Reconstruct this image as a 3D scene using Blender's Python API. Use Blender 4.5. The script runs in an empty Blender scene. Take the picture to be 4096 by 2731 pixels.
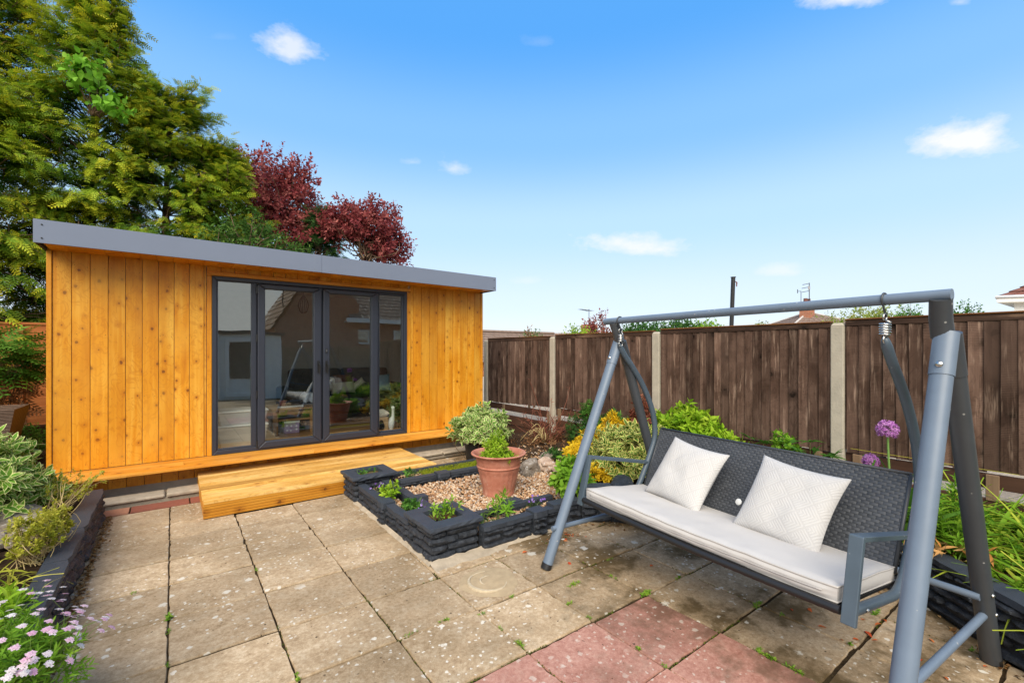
import bpy, bmesh, math, random
import numpy as np
from mathutils import Vector, Matrix, noise
R = math.radians
random.seed(11)
rng = np.random.default_rng(11)
scene = bpy.context.scene
COL = scene.collection

# ------------------------------------------------------------------ camera
CAM_H = 1.47
cam = bpy.data.cameras.new("camera")
cam.sensor_width = 36.0
cam.lens = 1810.0 / 4096.0 * 36.0
cam.shift_y = 36.5 / 4096.0
cam.clip_start = 0.05
cam.clip_end = 900.0
cam_ob = bpy.data.objects.new("camera", cam)
cam_ob.location = (0, 0, CAM_H)
cam_ob.rotation_euler = (R(90), 0, R(-36.9))
COL.objects.link(cam_ob)
scene.camera = cam_ob

# ------------------------------------------------------------------ sky, sun, exposure
SUN_EL, SUN_AZ = 44.0, 222.0        # azimuth clockwise from +Y
sd = Vector((math.sin(R(SUN_AZ)) * math.cos(R(SUN_EL)), math.cos(R(SUN_AZ)) * math.cos(R(SUN_EL)), math.sin(R(SUN_EL))))
world = bpy.data.worlds.new("World")
scene.world = world
world.use_nodes = True
wn = world.node_tree
for n in list(wn.nodes):
    wn.nodes.remove(n)
def W(t, **k):
    n = wn.nodes.new(t)
    for a, b in k.items():
        setattr(n, a, b)
    return n
wl = wn.links.new
w_out = W('ShaderNodeOutputWorld')
w_bg = W('ShaderNodeBackground')
w_bg.inputs['Strength'].default_value = 0.15
wl(w_bg.outputs[0], w_out.inputs[0])
sky = W('ShaderNodeTexSky', sky_type='NISHITA')
sky.sun_disc = False
sky.sun_elevation = R(SUN_EL)
sky.sun_rotation = R(SUN_AZ)
sky.air_density = 1.0
sky.dust_density = 1.2
sky.ozone_density = 2.0
def wmath(op, a, b=None, c=None, clamp=False):
    n = W('ShaderNodeMath', operation=op)
    n.use_clamp = clamp
    for i, v in enumerate((a, b, c)):
        if v is None:
            continue
        if isinstance(v, (int, float)):
            n.inputs[i].default_value = v
        else:
            wl(v, n.inputs[i])
    return n.outputs[0]
tc = W('ShaderNodeTexCoord')
sepd = W('ShaderNodeSeparateXYZ')
wl(tc.outputs['Generated'], sepd.inputs[0])
hue = W('ShaderNodeHueSaturation')
hue.inputs['Saturation'].default_value = 1.25
hue.inputs['Value'].default_value = 1.0
wl(sky.outputs[0], hue.inputs['Color'])
# elevation tint: clear azure overhead, milky pale blue towards the horizon
ramp = W('ShaderNodeValToRGB')
ramp.color_ramp.interpolation = 'EASE'
wl(sepd.outputs['Z'], ramp.inputs[0])
els = ramp.color_ramp.elements
SKYSTOPS = [(0.0, (2.92, 3.08, 3.32)), (0.1, (2.48, 2.88, 3.32)), (0.26, (1.811, 2.607, 3.314)), (0.42, (0.883, 1.9, 3.304)), (0.58, (0.353, 1.396, 3.251)), (1.0, (0.247, 1.06, 2.827))]
els[0].position, els[1].position = 0.0, 1.0
for i, (p, c) in enumerate(SKYSTOPS):
    e = els[0] if i == 0 else (els[-1] if p == 1.0 else els.new(p))
    e.color = (c[0], c[1], c[2], 1)
mixs = W('ShaderNodeMixRGB')
mixs.inputs[0].default_value = 0.9
wl(hue.outputs[0], mixs.inputs[1])
wl(ramp.outputs[0], mixs.inputs[2])
# clouds: (pixel x, pixel y of the photograph's sky, half width, half height, strength) as directions at infinity
YAW = R(36.9)
FWD = Vector((math.sin(YAW), math.cos(YAW), 0)); RT = Vector((math.cos(YAW), -math.sin(YAW), 0)); UP = Vector((0, 0, 1))
def pdir(x, y):
    return (FWD + RT * ((x - 2048) / 1810.0) + UP * ((1402 - y) / 1810.0)).normalized()
CLOUDS = [(1165, 205, 130, 75, .75), (3380, 0, 210, 75, .85), (3860, 575, 250, 105, .95), (2540, 990, 210, 70, .8),
          (1815, 675, 75, 45, .5), (1650, 650, 55, 22, .35), (3110, 1085, 110, 40, .5), (3840, 10, 60, 25, .4), (2110, 1125, 80, 30, .3), (880, 150, 60, 22, .08),
          (2160, 170, 80, 30, .12), (400, 1180, 300, 90, .6)]
nz = W('ShaderNodeTexNoise')
nz.inputs['Scale'].default_value = 15.0; nz.inputs['Detail'].default_value = 6.0; nz.inputs['Roughness'].default_value = 0.62
mp = W('ShaderNodeMapping'); mp.inputs['Scale'].default_value = (1, 1, 2.0)
wl(tc.outputs['Generated'], mp.inputs[0]); wl(mp.outputs[0], nz.inputs['Vector'])
total = None
def dotn(v):
    n = W('ShaderNodeVectorMath', operation='DOT_PRODUCT')
    wl(tc.outputs['Generated'], n.inputs[0])
    n.inputs[1].default_value = v
    return n.outputs['Value']
for (x, y, hw, hh, st) in CLOUDS:
    c = pdir(x, y)
    t1 = (RT - c * c.dot(RT)).normalized(); t2 = t1.cross(c).normalized()
    if t2.z < 0: t2 = -t2
    k = 1 / math.sqrt(1 + ((x - 2048) / 1810.) ** 2 + ((1402 - y) / 1810.) ** 2)
    a = wmath('DIVIDE', dotn(t1), hw / 1810. * k * k * 1.1 if abs(x - 2048) > 1200 else hw / 1810. * k * 1.0)
    b = wmath('DIVIDE', dotn(t2), hh / 1810. * k * 1.0)
    b = wmath('MULTIPLY', b, wmath('ADD', 1.0, wmath('MULTIPLY', wmath('LESS_THAN', b, 0.0), 0.9)))
    r2 = wmath('ADD', wmath('MULTIPLY', a, a), wmath('MULTIPLY', b, b))
    f = wmath('SUBTRACT', 1.0, wmath('SQRT', r2))
    f = wmath('ADD', f, wmath('MULTIPLY', wmath('SUBTRACT', nz.outputs['Fac'], 0.50), 2.6))
    front = wmath('GREATER_THAN', dotn(c), 0.5)
    f = wmath('MULTIPLY', wmath('MULTIPLY', f, 1.05, clamp=True), wmath('MULTIPLY', front, st))
    f = wmath('SMOOTH_MIN', f, st, 0.2)
    total = f if total is None else wmath('MAXIMUM', total, f)
# scattered cumulus all round the rest of the sky (behind the camera: seen in the door glass)
n2 = W('ShaderNodeTexNoise'); n2.inputs['Scale'].default_value = 2.3; n2.inputs['Detail'].default_value = 7.0
wl(mp.outputs[0], n2.inputs['Vector'])
back = wmath('MULTIPLY', wmath('ADD', wmath('MULTIPLY', dotn((-FWD.x * .9, -FWD.y * .9, .43)), 2.2), 0.25, clamp=True), wmath('MULTIPLY', wmath('SUBTRACT', n2.outputs['Fac'], 0.34), 5.0, clamp=True))
total = wmath('MAXIMUM', total, wmath('MULTIPLY', back, 0.9))
mixc = W('ShaderNodeMixRGB')
wl(total, mixc.inputs[0]); wl(mixs.outputs[0], mixc.inputs[1])
mixc.inputs[2].default_value = (3.3, 3.3, 3.3, 1)
wl(mixc.outputs[0], w_bg.inputs['Color'])

sun = bpy.data.lights.new("sun", 'SUN')
sun.energy = 2.45
sun.angle = R(50)
sun.color = (1.0, 0.91, 0.76)
sun_ob = bpy.data.objects.new("sun", sun)
sun_ob.rotation_euler = (-sd).to_track_quat('-Z', 'Y').to_euler()
sun_ob.location = (-6, -8, 12)
COL.objects.link(sun_ob)
scene.view_settings.view_transform = 'Standard'
scene.view_settings.look = 'None'
scene.view_settings.exposure = 1.05
scene.view_settings.gamma = 1.0
scene.view_settings.use_curve_mapping = False
scene.cycles.use_denoising = True
scene.cycles.max_bounces = 8
scene.cycles.transparent_max_bounces = 24
scene.cycles.use_adaptive_sampling = True

# ------------------------------------------------------------------ material helpers
class M:
    def __init__(s, name):
        s.m = bpy.data.materials.new(name)
        s.m.use_nodes = True
        s.t = s.m.node_tree
        s.b = s.t.nodes['Principled BSDF']
        s.out = s.t.nodes['Material Output']
    def n(s, t, **k):
        n = s.t.nodes.new(t)
        for a, b in k.items():
            setattr(n, a, b)
        return n
    def l(s, a, b):
        s.t.links.new(a, b)
    def put(s, sock, v):
        if isinstance(v, bpy.types.NodeSocket):
            s.l(v, sock)
        elif isinstance(v, (tuple, list)) and len(v) == 3 and sock.type == 'RGBA':
            sock.default_value = (*v, 1)
        else:
            sock.default_value = v
    def math(s, op, a, b=0.0, c=0.0, clamp=False):
        n = s.n('ShaderNodeMath', operation=op); n.use_clamp = clamp
        for i, v in enumerate((a, b, c)):
            s.put(n.inputs[i], v)
        return n.outputs[0]
    def sstep(s, v, a, b):
        n = s.n('ShaderNodeMapRange', interpolation_type='SMOOTHSTEP')
        s.put(n.inputs['Value'], v)
        n.inputs['From Min'].default_value = a; n.inputs['From Max'].default_value = b
        return n.outputs['Result']
    def mix(s, f, a, b, mode='MIX'):
        n = s.n('ShaderNodeMixRGB', blend_type=mode)
        s.put(n.inputs[0], f); s.put(n.inputs[1], a); s.put(n.inputs[2], b)
        return n.outputs[0]
    def ramp(s, f, stops, ip='LINEAR'):
        n = s.n('ShaderNodeValToRGB'); n.color_ramp.interpolation = ip
        s.put(n.inputs[0], f)
        e = n.color_ramp.elements
        while len(e) < len(stops):
            e.new(0.5)
        for i, (p, c) in enumerate(stops):
            e[i].position = p; e[i].color = (*c, 1)
        return n.outputs[0]
    def noise(s, vec, scale, detail=4, rough=.55, dist=0.0):
        n = s.n('ShaderNodeTexNoise')
        n.inputs['Scale'].default_value = scale; n.inputs['Detail'].default_value = detail
        n.inputs['Roughness'].default_value = rough; n.inputs['Distortion'].default_value = dist
        if vec is not None: s.l(vec, n.inputs['Vector'])
        return n.outputs['Fac']
    def vor(s, vec, scale, rnd=1.0, feature='F1', dims='3D'):
        n = s.n('ShaderNodeTexVoronoi', feature=feature, voronoi_dimensions=dims)
        n.inputs['Scale'].default_value = scale; n.inputs['Randomness'].default_value = rnd
        if vec is not None: s.l(vec, n.inputs['Vector'])
        return n
    def map(s, vec, scale=(1, 1, 1), loc=(0, 0, 0), rot=(0, 0, 0)):
        n = s.n('ShaderNodeMapping')
        n.inputs['Scale'].default_value = scale; n.inputs['Location'].default_value = loc; n.inputs['Rotation'].default_value = rot
        s.l(vec, n.inputs[0])
        return n.outputs[0]
    def obj(s):
        """object coordinates shifted by a random amount for every object"""
        tcn = s.n('ShaderNodeTexCoord'); oi = s.n('ShaderNodeObjectInfo')
        c = s.n('ShaderNodeCombineXYZ')
        for i, k in enumerate((37.1, 17.7, 53.3)):
            s.l(s.math('MULTIPLY', oi.outputs['Random'], k), c.inputs[i])
        a = s.n('ShaderNodeVectorMath', operation='ADD')
        s.l(tcn.outputs['Object'], a.inputs[0]); s.l(c.outputs[0], a.inputs[1])
        return a.outputs[0], oi.outputs['Random']
    def pos(s):
        return s.n('ShaderNodeNewGeometry').outputs['Position']
    def bump(s, h, strength=.3, dist=.01):
        n = s.n('ShaderNodeBump')
        n.inputs['Strength'].default_value = strength; n.inputs['Distance'].default_value = dist
        s.l(h, n.inputs['Height'])
        s.l(n.outputs[0], s.b.inputs['Normal'])
    def fin(s, col, rough=.6, spec=.4, metal=0.0):
        s.put(s.b.inputs['Base Color'], col)
        s.put(s.b.inputs['Roughness'], rough)
        s.b.inputs['Specular IOR Level'].default_value = spec
        s.b.inputs['Metallic'].default_value = metal
        return s.m

def simple(name, col, rough=.5, spec=.4, metal=0.0, var=.15, scale=12, bump=0.0):
    m = M(name)
    v, rnd = m.obj()
    f = m.noise(v, scale, 5)
    c = m.mix(f, tuple(x * (1 - var) for x in col), tuple(min(1, x * (1 + var)) for x in col))
    if bump:
        m.bump(m.noise(v, scale * 6, 4), bump, .004)
    return m.fin(c, rough, spec, metal)

def wood(name, dark, mid, light, axis=2, knot=(.12, .035, .006), knots=.45, rough=.5, spec=.35, pale=None, kscale=5.5, vary=.22, bump=.25, streak=0, saw=0):
    m = M(name)
    v, rnd = m.obj()
    sc = [26.0, 26.0, 26.0]; sc[axis] = 0.9
    g = m.noise(m.map(v, sc), 1.0, 5, .6, .8)
    sl = [5.0, 5.0, 5.0]; sl[axis] = 1.1
    tone = m.noise(m.map(v, sl), 1.0, 3, .5)
    f = m.math('ADD', m.math('MULTIPLY', g, .45), m.math('MULTIPLY', tone, .55))
    c = m.ramp(f, [(.30, dark), (.5, mid), (.70, light)])
    sp = m.n('ShaderNodeSeparateXYZ'); m.l(v, sp.inputs[0])
    cb = m.n('ShaderNodeCombineXYZ')
    o = [0, 1, 2]; o.remove(axis)
    m.l(m.math('ADD', sp.outputs[o[0]], sp.outputs[o[1]]), cb.inputs[0]); m.l(m.math('MULTIPLY', sp.outputs[axis], .8), cb.inputs[1])
    kn = m.vor(cb.outputs[0], kscale, 1.0, 'F1', '2D')
    sc_ = m.n('ShaderNodeSeparateColor'); m.l(kn.outputs['Color'], sc_.inputs[0])
    on = m.math('GREATER_THAN', sc_.outputs[0], 1 - knots)
    d = m.math('ADD', kn.outputs['Distance'], m.math('MULTIPLY', m.math('SUBTRACT', m.noise(v, 34, 3), .5), .16))
    halo = m.math('MULTIPLY', m.sstep(d, .30, .06), on)
    kr = m.math('MULTIPLY', sc_.outputs[1], .07)
    core = m.math('MULTIPLY', m.sstep(m.math('SUBTRACT', d, kr), .05, .005), on)
    c = m.mix(m.math('MULTIPLY', halo, .65), c, dark)
    c = m.mix(m.math('MULTIPLY', core, .9), c, knot)
    if streak:
        # curved cross-figure: slow rings round the pith, cut flat
        s3 = [7.0, 7.0, 7.0]; s3[axis] = 4.2
        fig = m.noise(m.map(v, s3), 1.0, 2, .5, 1.6)
        fl = m.math('SINE', m.math('MULTIPLY', fig, 34.0))
        c = m.mix(m.math('MULTIPLY', m.sstep(fl, .55, 1.0), streak), c, dark)
        c = m.mix(m.math('MULTIPLY', m.sstep(m.noise(v, 1.3, 3), .45, .65), .35), c, light)
    if saw:
        wv = m.n('ShaderNodeTexWave', wave_type='BANDS', bands_direction='XYZ'[axis]); wv.inputs['Scale'].default_value = 26; wv.inputs['Distortion'].default_value = 3; wv.inputs['Detail'].default_value = 2
        m.l(v, wv.inputs['Vector'])
        c = m.mix(m.math('MULTIPLY', m.math('MULTIPLY', wv.outputs['Fac'], m.sstep(m.noise(v, 5, 3), .45, .6)), saw), c, light)
    if pale:
        sp2 = [34.0, 34.0, 34.0]; sp2[axis] = 2.6
        w_ = m.sstep(m.noise(m.map(v, sp2), 1.0, 4, .65), .50, .68)
        w2 = m.sstep(m.noise(v, 2.4, 3), .42, .60)
        c = m.mix(m.math('MULTIPLY', m.math('MULTIPLY', w_, w2), .62), c, pale)
    h = m.n('ShaderNodeHueSaturation')
    m.l(c, h.inputs['Color'])
    m.l(m.math('ADD', m.math('MULTIPLY', rnd, vary), 1 - vary * .5), h.inputs['Value'])
    m.bump(g, bump, .004)
    return m.fin(h.outputs[0], rough, spec)

def leafmat(name, c1, c2, c3, edge=None, ethr=(.45, .75), tip=None, trans=.35, rough=.6, spec=.16):
    """foliage: R of 'tint' picks the leaf colour, G is 1 on a leaf's rim, B is the age along a shoot, plus the lit look of cypress tips"""
    m = M(name)
    a = m.n('ShaderNodeAttribute', attribute_name='tint')
    s = m.n('ShaderNodeSeparateColor'); m.l(a.outputs['Color'], s.inputs[0])
    c = m.ramp(s.outputs[0], [(0.0, c1), (.5, c2), (1.0, c3)])
    if tip:
        c = m.mix(s.outputs[2], c, tip)
    if edge:
        nn = m.noise(m.pos(), 60, 2)
        e = m.math('ADD', s.outputs[1], m.math('MULTIPLY', m.math('SUBTRACT', nn, .5), .7))
        c = m.mix(m.sstep(e, *ethr), c, edge)
    m.fin(c, rough, spec)
    tr = m.n('ShaderNodeBsdfTranslucent'); m.l(c, tr.inputs[0])
    mx = m.n('ShaderNodeMixShader'); mx.inputs[0].default_value = trans
    m.l(m.b.outputs[0], mx.inputs[1]); m.l(tr.outputs[0], mx.inputs[2])
    m.l(mx.outputs[0], m.out.inputs[0])
    return m.m

# ------------------------------------------------------------------ object helpers
def setparent(o, p):
    o.parent = p
    o.matrix_parent_inverse = p.matrix_basis.inverted()

def put(name, me, mat=None, parent=None, loc=(0, 0, 0), rot=(0, 0, 0), scale=None, label=None, kind=None):
    o = bpy.data.objects.new(name, me)
    if mat is not None and me is not None and not me.materials:
        me.materials.append(mat)
    o.location = loc; o.rotation_euler = rot
    if scale is not None:
        o.scale = scale
    COL.objects.link(o)
    if parent is not None:
        setparent(o, parent)
    if label: o['label'] = label
    if kind: o['kind'] = kind
    return o

def tag(o, label, cat, group=None):
    o['label'] = label; o['category'] = cat
    if group: o['group'] = group
    return o

def thing(name, label, cat, loc=(0, 0, 0), group=None, rotz=0):
    o = bpy.data.objects.new(name, None)
    o.empty_display_size = .1
    o.location = loc; o.rotation_euler = (0, 0, rotz)
    COL.objects.link(o)
    return tag(o, label, cat, group)

def pymesh(name, verts, faces, smooth=False):
    me = bpy.data.meshes.new(name)
    me.from_pydata([tuple(v) for v in verts], [], faces)
    if smooth:
        me.polygons.foreach_set('use_smooth', [True] * len(me.polygons))
    me.update()
    return me

def npmesh(name, V, F, tint=None, smooth=False):
    """V (n,3), F (m,k) arrays; tint (n,3) -> point colour attribute"""
    V = np.asarray(V, np.float32); F = np.asarray(F, np.int32)
    me = bpy.data.meshes.new(name)
    me.vertices.add(len(V)); me.vertices.foreach_set('co', V.ravel())
    me.loops.add(F.size); me.loops.foreach_set('vertex_index', F.ravel())
    me.polygons.add(len(F)); me.polygons.foreach_set('loop_start', np.arange(len(F), dtype=np.int32) * F.shape[1])
    if smooth:
        me.polygons.foreach_set('use_smooth', np.ones(len(F), bool))
    me.update(calc_edges=True)
    if tint is not None:
        a = me.attributes.new('tint', 'FLOAT_COLOR', 'POINT')
        c = np.ones((len(V), 4), np.float32); c[:, :3] = tint
        a.data.foreach_set('color', c.ravel())
    return me

_bc = {}
def boxmesh(sx, sy, sz, ch=.002, mat=None, name='board'):
    """chamfered box, origin at its low corner; shared between alike pieces"""
    k = (round(sx, 3), round(sy, 3), round(sz, 3), ch, mat.name if mat else None)
    if k in _bc:
        return _bc[k]
    bm = bmesh.new()
    bmesh.ops.create_cube(bm, size=1)
    for v in bm.verts:
        v.co = Vector(((v.co.x + .5) * sx, (v.co.y + .5) * sy, (v.co.z + .5) * sz))
    if ch:
        bmesh.ops.bevel(bm, geom=bm.edges[:], offset=ch, segments=1, affect='EDGES')
    me = bpy.data.meshes.new(name); bm.to_mesh(me); bm.free()
    if mat: me.materials.append(mat)
    _bc[k] = me
    return me

def box(name, x0, x1, y0, y1, z0, z1, mat, parent=None, ch=.002, **k):
    return put(name, boxmesh(x1 - x0, y1 - y0, z1 - z0, ch, mat, name), mat, parent, (x0, y0, z0), **k)

class B:
    """collects simple shapes into one mesh"""
    def __init__(s):
        s.v = []; s.f = []
    def add(s, verts, faces):
        n = len(s.v); s.v += [tuple(v) for v in verts]; s.f += [tuple(i + n for i in f) for f in faces]
        return s
    def box(s, x0, x1, y0, y1, z0, z1):
        return s.add([(x0, y0, z0), (x1, y0, z0), (x1, y1, z0), (x0, y1, z0), (x0, y0, z1), (x1, y0, z1), (x1, y1, z1), (x0, y1, z1)],
                     [(0, 3, 2, 1), (4, 5, 6, 7), (0, 1, 5, 4), (1, 2, 6, 5), (2, 3, 7, 6), (3, 0, 4, 7)])
    def tube(s, pts, rad, n=8, cap=True, oval=1.0):
        pts = [Vector(p) for p in pts]
        if not isinstance(rad, (list, tuple)): rad = [rad] * len(pts)
        rings = []; nrm = None
        for i, p in enumerate(pts):
            t = (pts[min(i + 1, len(pts) - 1)] - pts[max(i - 1, 0)]).normalized()
            if nrm is None:
                nrm = t.orthogonal().normalized() if abs(t.z) > .95 or n < 5 else Vector((0, 0, 1)).cross(t).normalized()
            nrm = (nrm - t * nrm.dot(t)).normalized(); b = t.cross(nrm)
            rings.append([p + (nrm * math.cos(2 * math.pi * k / n) + b * math.sin(2 * math.pi * k / n) * oval) * rad[i] for k in range(n)])
        V = [v for r in rings for v in r]; F = []
        for i in range(len(pts) - 1):
            for k in range(n):
                F.append((i * n + k, i * n + (k + 1) % n, (i + 1) * n + (k + 1) % n, (i + 1) * n + k))
        if cap:
            F.append(tuple(range(n - 1, -1, -1))); F.append(tuple((len(pts) - 1) * n + k for k in range(n)))
        return s.add(V, F)
    def lathe(s, prof, n=32, c=(0, 0)):
        V = [(c[0] + r * math.cos(2 * math.pi * k / n), c[1] + r * math.sin(2 * math.pi * k / n), z) for r, z in prof for k in range(n)]
        F = [(i * n + k, i * n + (k + 1) % n, (i + 1) * n + (k + 1) % n, (i + 1) * n + k) for i in range(len(prof) - 1) for k in range(n)]
        return s.add(V, F)
    def obj(s, name, mat, parent=None, smooth=False, bevel=0, loc=(0, 0, 0), auto=None, **k):
        me = pymesh(name, s.v, s.f, smooth)
        if auto is not None:
            me.set_sharp_from_angle(angle=R(auto))
        o = put(name, me, mat, parent, loc, **k)
        if bevel:
            b = o.modifiers.new('bevel', 'BEVEL'); b.width = bevel; b.segments = 2
        return o

def catmull(pts, n=6):
    P = [np.array(p, float) for p in pts]
    P = [2 * P[0] - P[1]] + P + [2 * P[-1] - P[-2]]
    out = []
    for i in range(1, len(P) - 2):
        for k in range(n):
            t = k / n
            out.append(.5 * (2 * P[i] + (P[i + 1] - P[i - 1]) * t + (2 * P[i - 1] - 5 * P[i] + 4 * P[i + 1] - P[i + 2]) * t * t + (3 * P[i] - P[i - 1] - 3 * P[i + 1] + P[i + 2]) * t ** 3))
    out.append(P[-2])
    return out

# ------------------------------------------------------------------ foliage helpers
def leaf(nr=4, w=.5, fold=.12, curl=.15, power=.8):
    """leaf of length 1 along +y; rows of left, mid, right; returns verts, quads, rim attribute, length attribute"""
    V = []; E = []; T = []
    for i in range(nr + 1):
        t = i / nr
        ww = w * .5 * max(.02, math.sin(math.pi * min(1, max(0, t)) ** power)) if 0 < i < nr else .012
        z = -curl * t * t
        for s in (-1, 0, 1):
            V.append((s * ww, t, z + (fold * ww * 2 * abs(s))))
            E.append(1.0 if s else (0.0 if 0 < i < nr else .8)); T.append(t)
    F = []
    for i in range(nr):
        a = i * 3
        F += [(a, a + 1, a + 4, a + 3), (a + 1, a + 2, a + 5, a + 4)]
    return np.array(V), np.array(F), np.array(E), np.array(T)

def rhomb(w=.45, curl=.1):
    V = np.array([(0, 0, 0), (w * .5, .45, .04), (0, 1, -curl), (-w * .5, .45, .04)])
    return V, np.array([(0, 1, 2, 3)]), np.array([0, 1, .5, 1.]), np.array([0, .45, 1., .45])

def spray(pairs=7):
    """flat conifer frond of length 1 with side leaflets"""
    V = []; F = []; T = []
    def q(b, d, ln, wd):
        d = Vector(d).normalized(); sd_ = Vector((d.y, -d.x, 0)) * wd
        n = len(V); b = Vector(b); e = b + d * ln
        e.z -= .10 * ln; m_ = b + d * ln * .5
        V.extend([tuple(b), tuple(m_ + sd_), tuple(e), tuple(m_ - sd_)]); F.append((n, n + 1, n + 2, n + 3))
        t0 = b.y
        T.extend([t0 * .3, t0 * .5 + .2, min(1, t0 * .6 + .55), t0 * .5 + .2])
    for i in range(pairs):
        t = .08 + .8 * i / (pairs - 1)
        z = -.22 * t * t
        ln = .40 * (1 - .62 * t) + .05
        for s in (-1, 1):
            q((0, t, z), (s * .95, .75, 0), ln, .055)
    q((0, .0, 0), (0, 1, 0), 1.0, .035)
    V = np.array(V); V[-4:, 2] = [0, -.05, -.24, -.05]
    T = np.array(T); T[-4:] = [0, .2, 1, .2]
    return V, np.array(F), np.zeros(len(V)), T

def frame(D, N):
    D = D / (np.linalg.norm(D, axis=1, keepdims=True) + 1e-9)
    X = np.cross(D, N); X /= (np.linalg.norm(X, axis=1, keepdims=True) + 1e-9)
    return np.stack([X, D, np.cross(X, D)], axis=2)      # columns

def scat(tm, P, D, N, S, rnd, age=None):
    V, F, E, T = tm
    Mx = frame(D, N)
    S = np.asarray(S)
    VV = np.einsum('kij,nj->kni', Mx, V) * S[:, None, None] + P[:, None, :]
    k, n = len(P), len(V)
    FF = (F[None] + (np.arange(k) * n)[:, None, None]).reshape(-1, F.shape[1])
    t = np.zeros((k, n, 3)); t[..., 0] = rnd[:, None]; t[..., 1] = E[None]; t[..., 2] = T[None] * (1.0 if age is None else age[:, None])
    return VV.reshape(-1, 3), FF, t.reshape(-1, 3)

def merge(parts):
    V = []; F = []; T = []; o = 0
    for v, f, t in parts:
        V.append(v); F.append(f + o); T.append(t); o += len(v)
    return np.concatenate(V), np.concatenate(F), np.concatenate(T)

def unit(a):
    return a / (np.linalg.norm(a, axis=-1, keepdims=True) + 1e-9)

def nz3(p, s, seed=0.0):
    return noise.noise(Vector((p[0] * s + seed, p[1] * s + seed * 1.7, p[2] * s - seed)))

def whorls(P, D, k, slen, size, tm, r0=.5, rvar=.25, a0=75, a1=28, age=None, droop=0.0):
    """k leaves spiralling up the end of each shoot (P tip-side point, D direction)"""
    n = len(P)
    D = unit(D)
    ref = np.where(np.abs(D[:, 2:3]) < .9, np.array([[0, 0, 1.]]), np.array([[1., 0, 0]]))
    A = unit(np.cross(D, ref)); Bv = np.cross(D, A)
    ps, ds, ns, ss, rs, ag = [], [], [], [], [], []
    base = rng.uniform(r0 - rvar, r0 + rvar, n)
    ph0 = rng.uniform(0, 6.28, n)
    for j in range(k):
        f = (j + .5) / k
        ph = ph0 + j * 2.4 + rng.normal(0, .25, n)
        perp = A * np.cos(ph)[:, None] + Bv * np.sin(ph)[:, None]
        ang = np.radians(a0 + (a1 - a0) * f + rng.normal(0, 10, n))
        ld = D * np.cos(ang)[:, None] + perp * np.sin(ang)[:, None]
        ld[:, 2] -= droop
        ld = unit(ld)
        nn = unit(D * np.sin(ang)[:, None] - perp * np.cos(ang)[:, None] + rng.normal(0, .18, (n, 3)))
        ps.append(P + D * (slen * (f - .6))[:, None] if not np.isscalar(slen) else P + D * slen * (f - .6))
        ds.append(ld); ns.append(nn); ss.append(size * rng.uniform(.7, 1.2, n) * (1 - .25 * f))
        rs.append(np.clip(base + rng.normal(0, .12, n), 0, 1)); ag.append(np.full(n, f))
    return scat(tm, np.concatenate(ps), np.concatenate(ds), np.concatenate(ns), np.concatenate(ss), np.concatenate(rs), np.concatenate(ag))

def shell(c, rad, n, zmin=-.5, inner=.5, lump=.25, ls=2.2, seed=0.0):
    d = unit(rng.normal(0, 1, (n * 3, 3)))
    d = d[d[:, 2] > zmin][:n]
    r = inner + (1 - inner) * rng.uniform(0, 1, len(d)) ** .55
    r *= np.array([1 + lump * nz3(x, ls, seed) * 1.6 for x in d])
    return np.array(c) + d * r[:, None] * np.array(rad), d

def stems(base, P, n, rad, mat, parent, wob=.05, name='stem', spread=.04):
    b = B(); base = np.array(base)
    for i in rng.permutation(len(P))[:n]:
        p0 = base + np.array([rng.normal(0, spread), rng.normal(0, spread), 0])
        m_ = (p0 + P[i]) / 2 + np.array([rng.normal(0, wob), rng.normal(0, wob), abs(rng.normal(0, wob))])
        b.tube(catmull([p0, m_, P[i]], 3), [rad, rad * .85, rad * .75, rad * .6, rad * .5, rad * .4, rad * .3], 4, cap=False)
    return b.obj(name, mat, parent, smooth=True)

def bush(name, label, cat, base, c, rad, n, k, size, tm, mat, stemmat, up=.35, slen=None, zmin=-.4, inner=.5, lump=.25, nst=30, srad=.006, group=None, seed=0.0, a0=75, a1=28, droop=0., r0=.5):
    t = thing(name, label, cat, base, group)
    P, d = shell(c, rad, n, zmin, inner, lump, seed=seed)
    D = unit(d * (1 - up) + np.array([0, 0, up]) + rng.normal(0, .25, d.shape))
    V, F, T = whorls(P, D, k, slen or size * 1.1, size, tm, a0=a0, a1=a1, droop=droop, r0=r0)
    put('foliage', npmesh('foliage', V, F, T, True), mat, t)
    if nst:
        stems(base, P - D * size * .3, nst, srad, stemmat, t)
    return t
# ------------------------------------------------------------------ materials
m_clad = wood('orange_stained_board', (.44, .145, .005), (.60, .245, .010), (.73, .39, .05), 2, knot=(.16, .048, .007), knots=.5, rough=.42, kscale=7.0, streak=.42, vary=.22)
m_cladx = wood('orange_stained_board_long', (.42, .13, .008), (.58, .24, .022), (.72, .38, .08), 0, knot=(.20, .06, .01), knots=.35, rough=.5, streak=.25)
m_deck = wood('stained_deck_board', (.34, .145, .022), (.58, .32, .072), (.78, .54, .22), 0, knot=(.22, .08, .02), knots=.28, rough=.6, spec=.2, vary=.34, streak=.35)
m_deckf = wood('stained_deck_front', (.30, .10, .008), (.52, .22, .02), (.62, .33, .05), 0, knot=(.12, .04, .008), knots=.45, rough=.45)
m_fence = wood('weathered_brown_fence', (.026, .015, .011), (.066, .038, .027), (.16, .10, .075), 2, knot=(.008, .005, .003), knots=.6, rough=.85, spec=.1, pale=(.34, .235, .175), kscale=4.0, vary=.9, bump=.9, saw=.5, streak=.35)
m_fencey = wood('weathered_brown_rail', (.022, .012, .008), (.050, .027, .018), (.10, .055, .033), 1, knot=(.012, .006, .004), knots=.3, rough=.75, spec=.2, pale=(.26, .16, .10), vary=.4, bump=.5)
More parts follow.
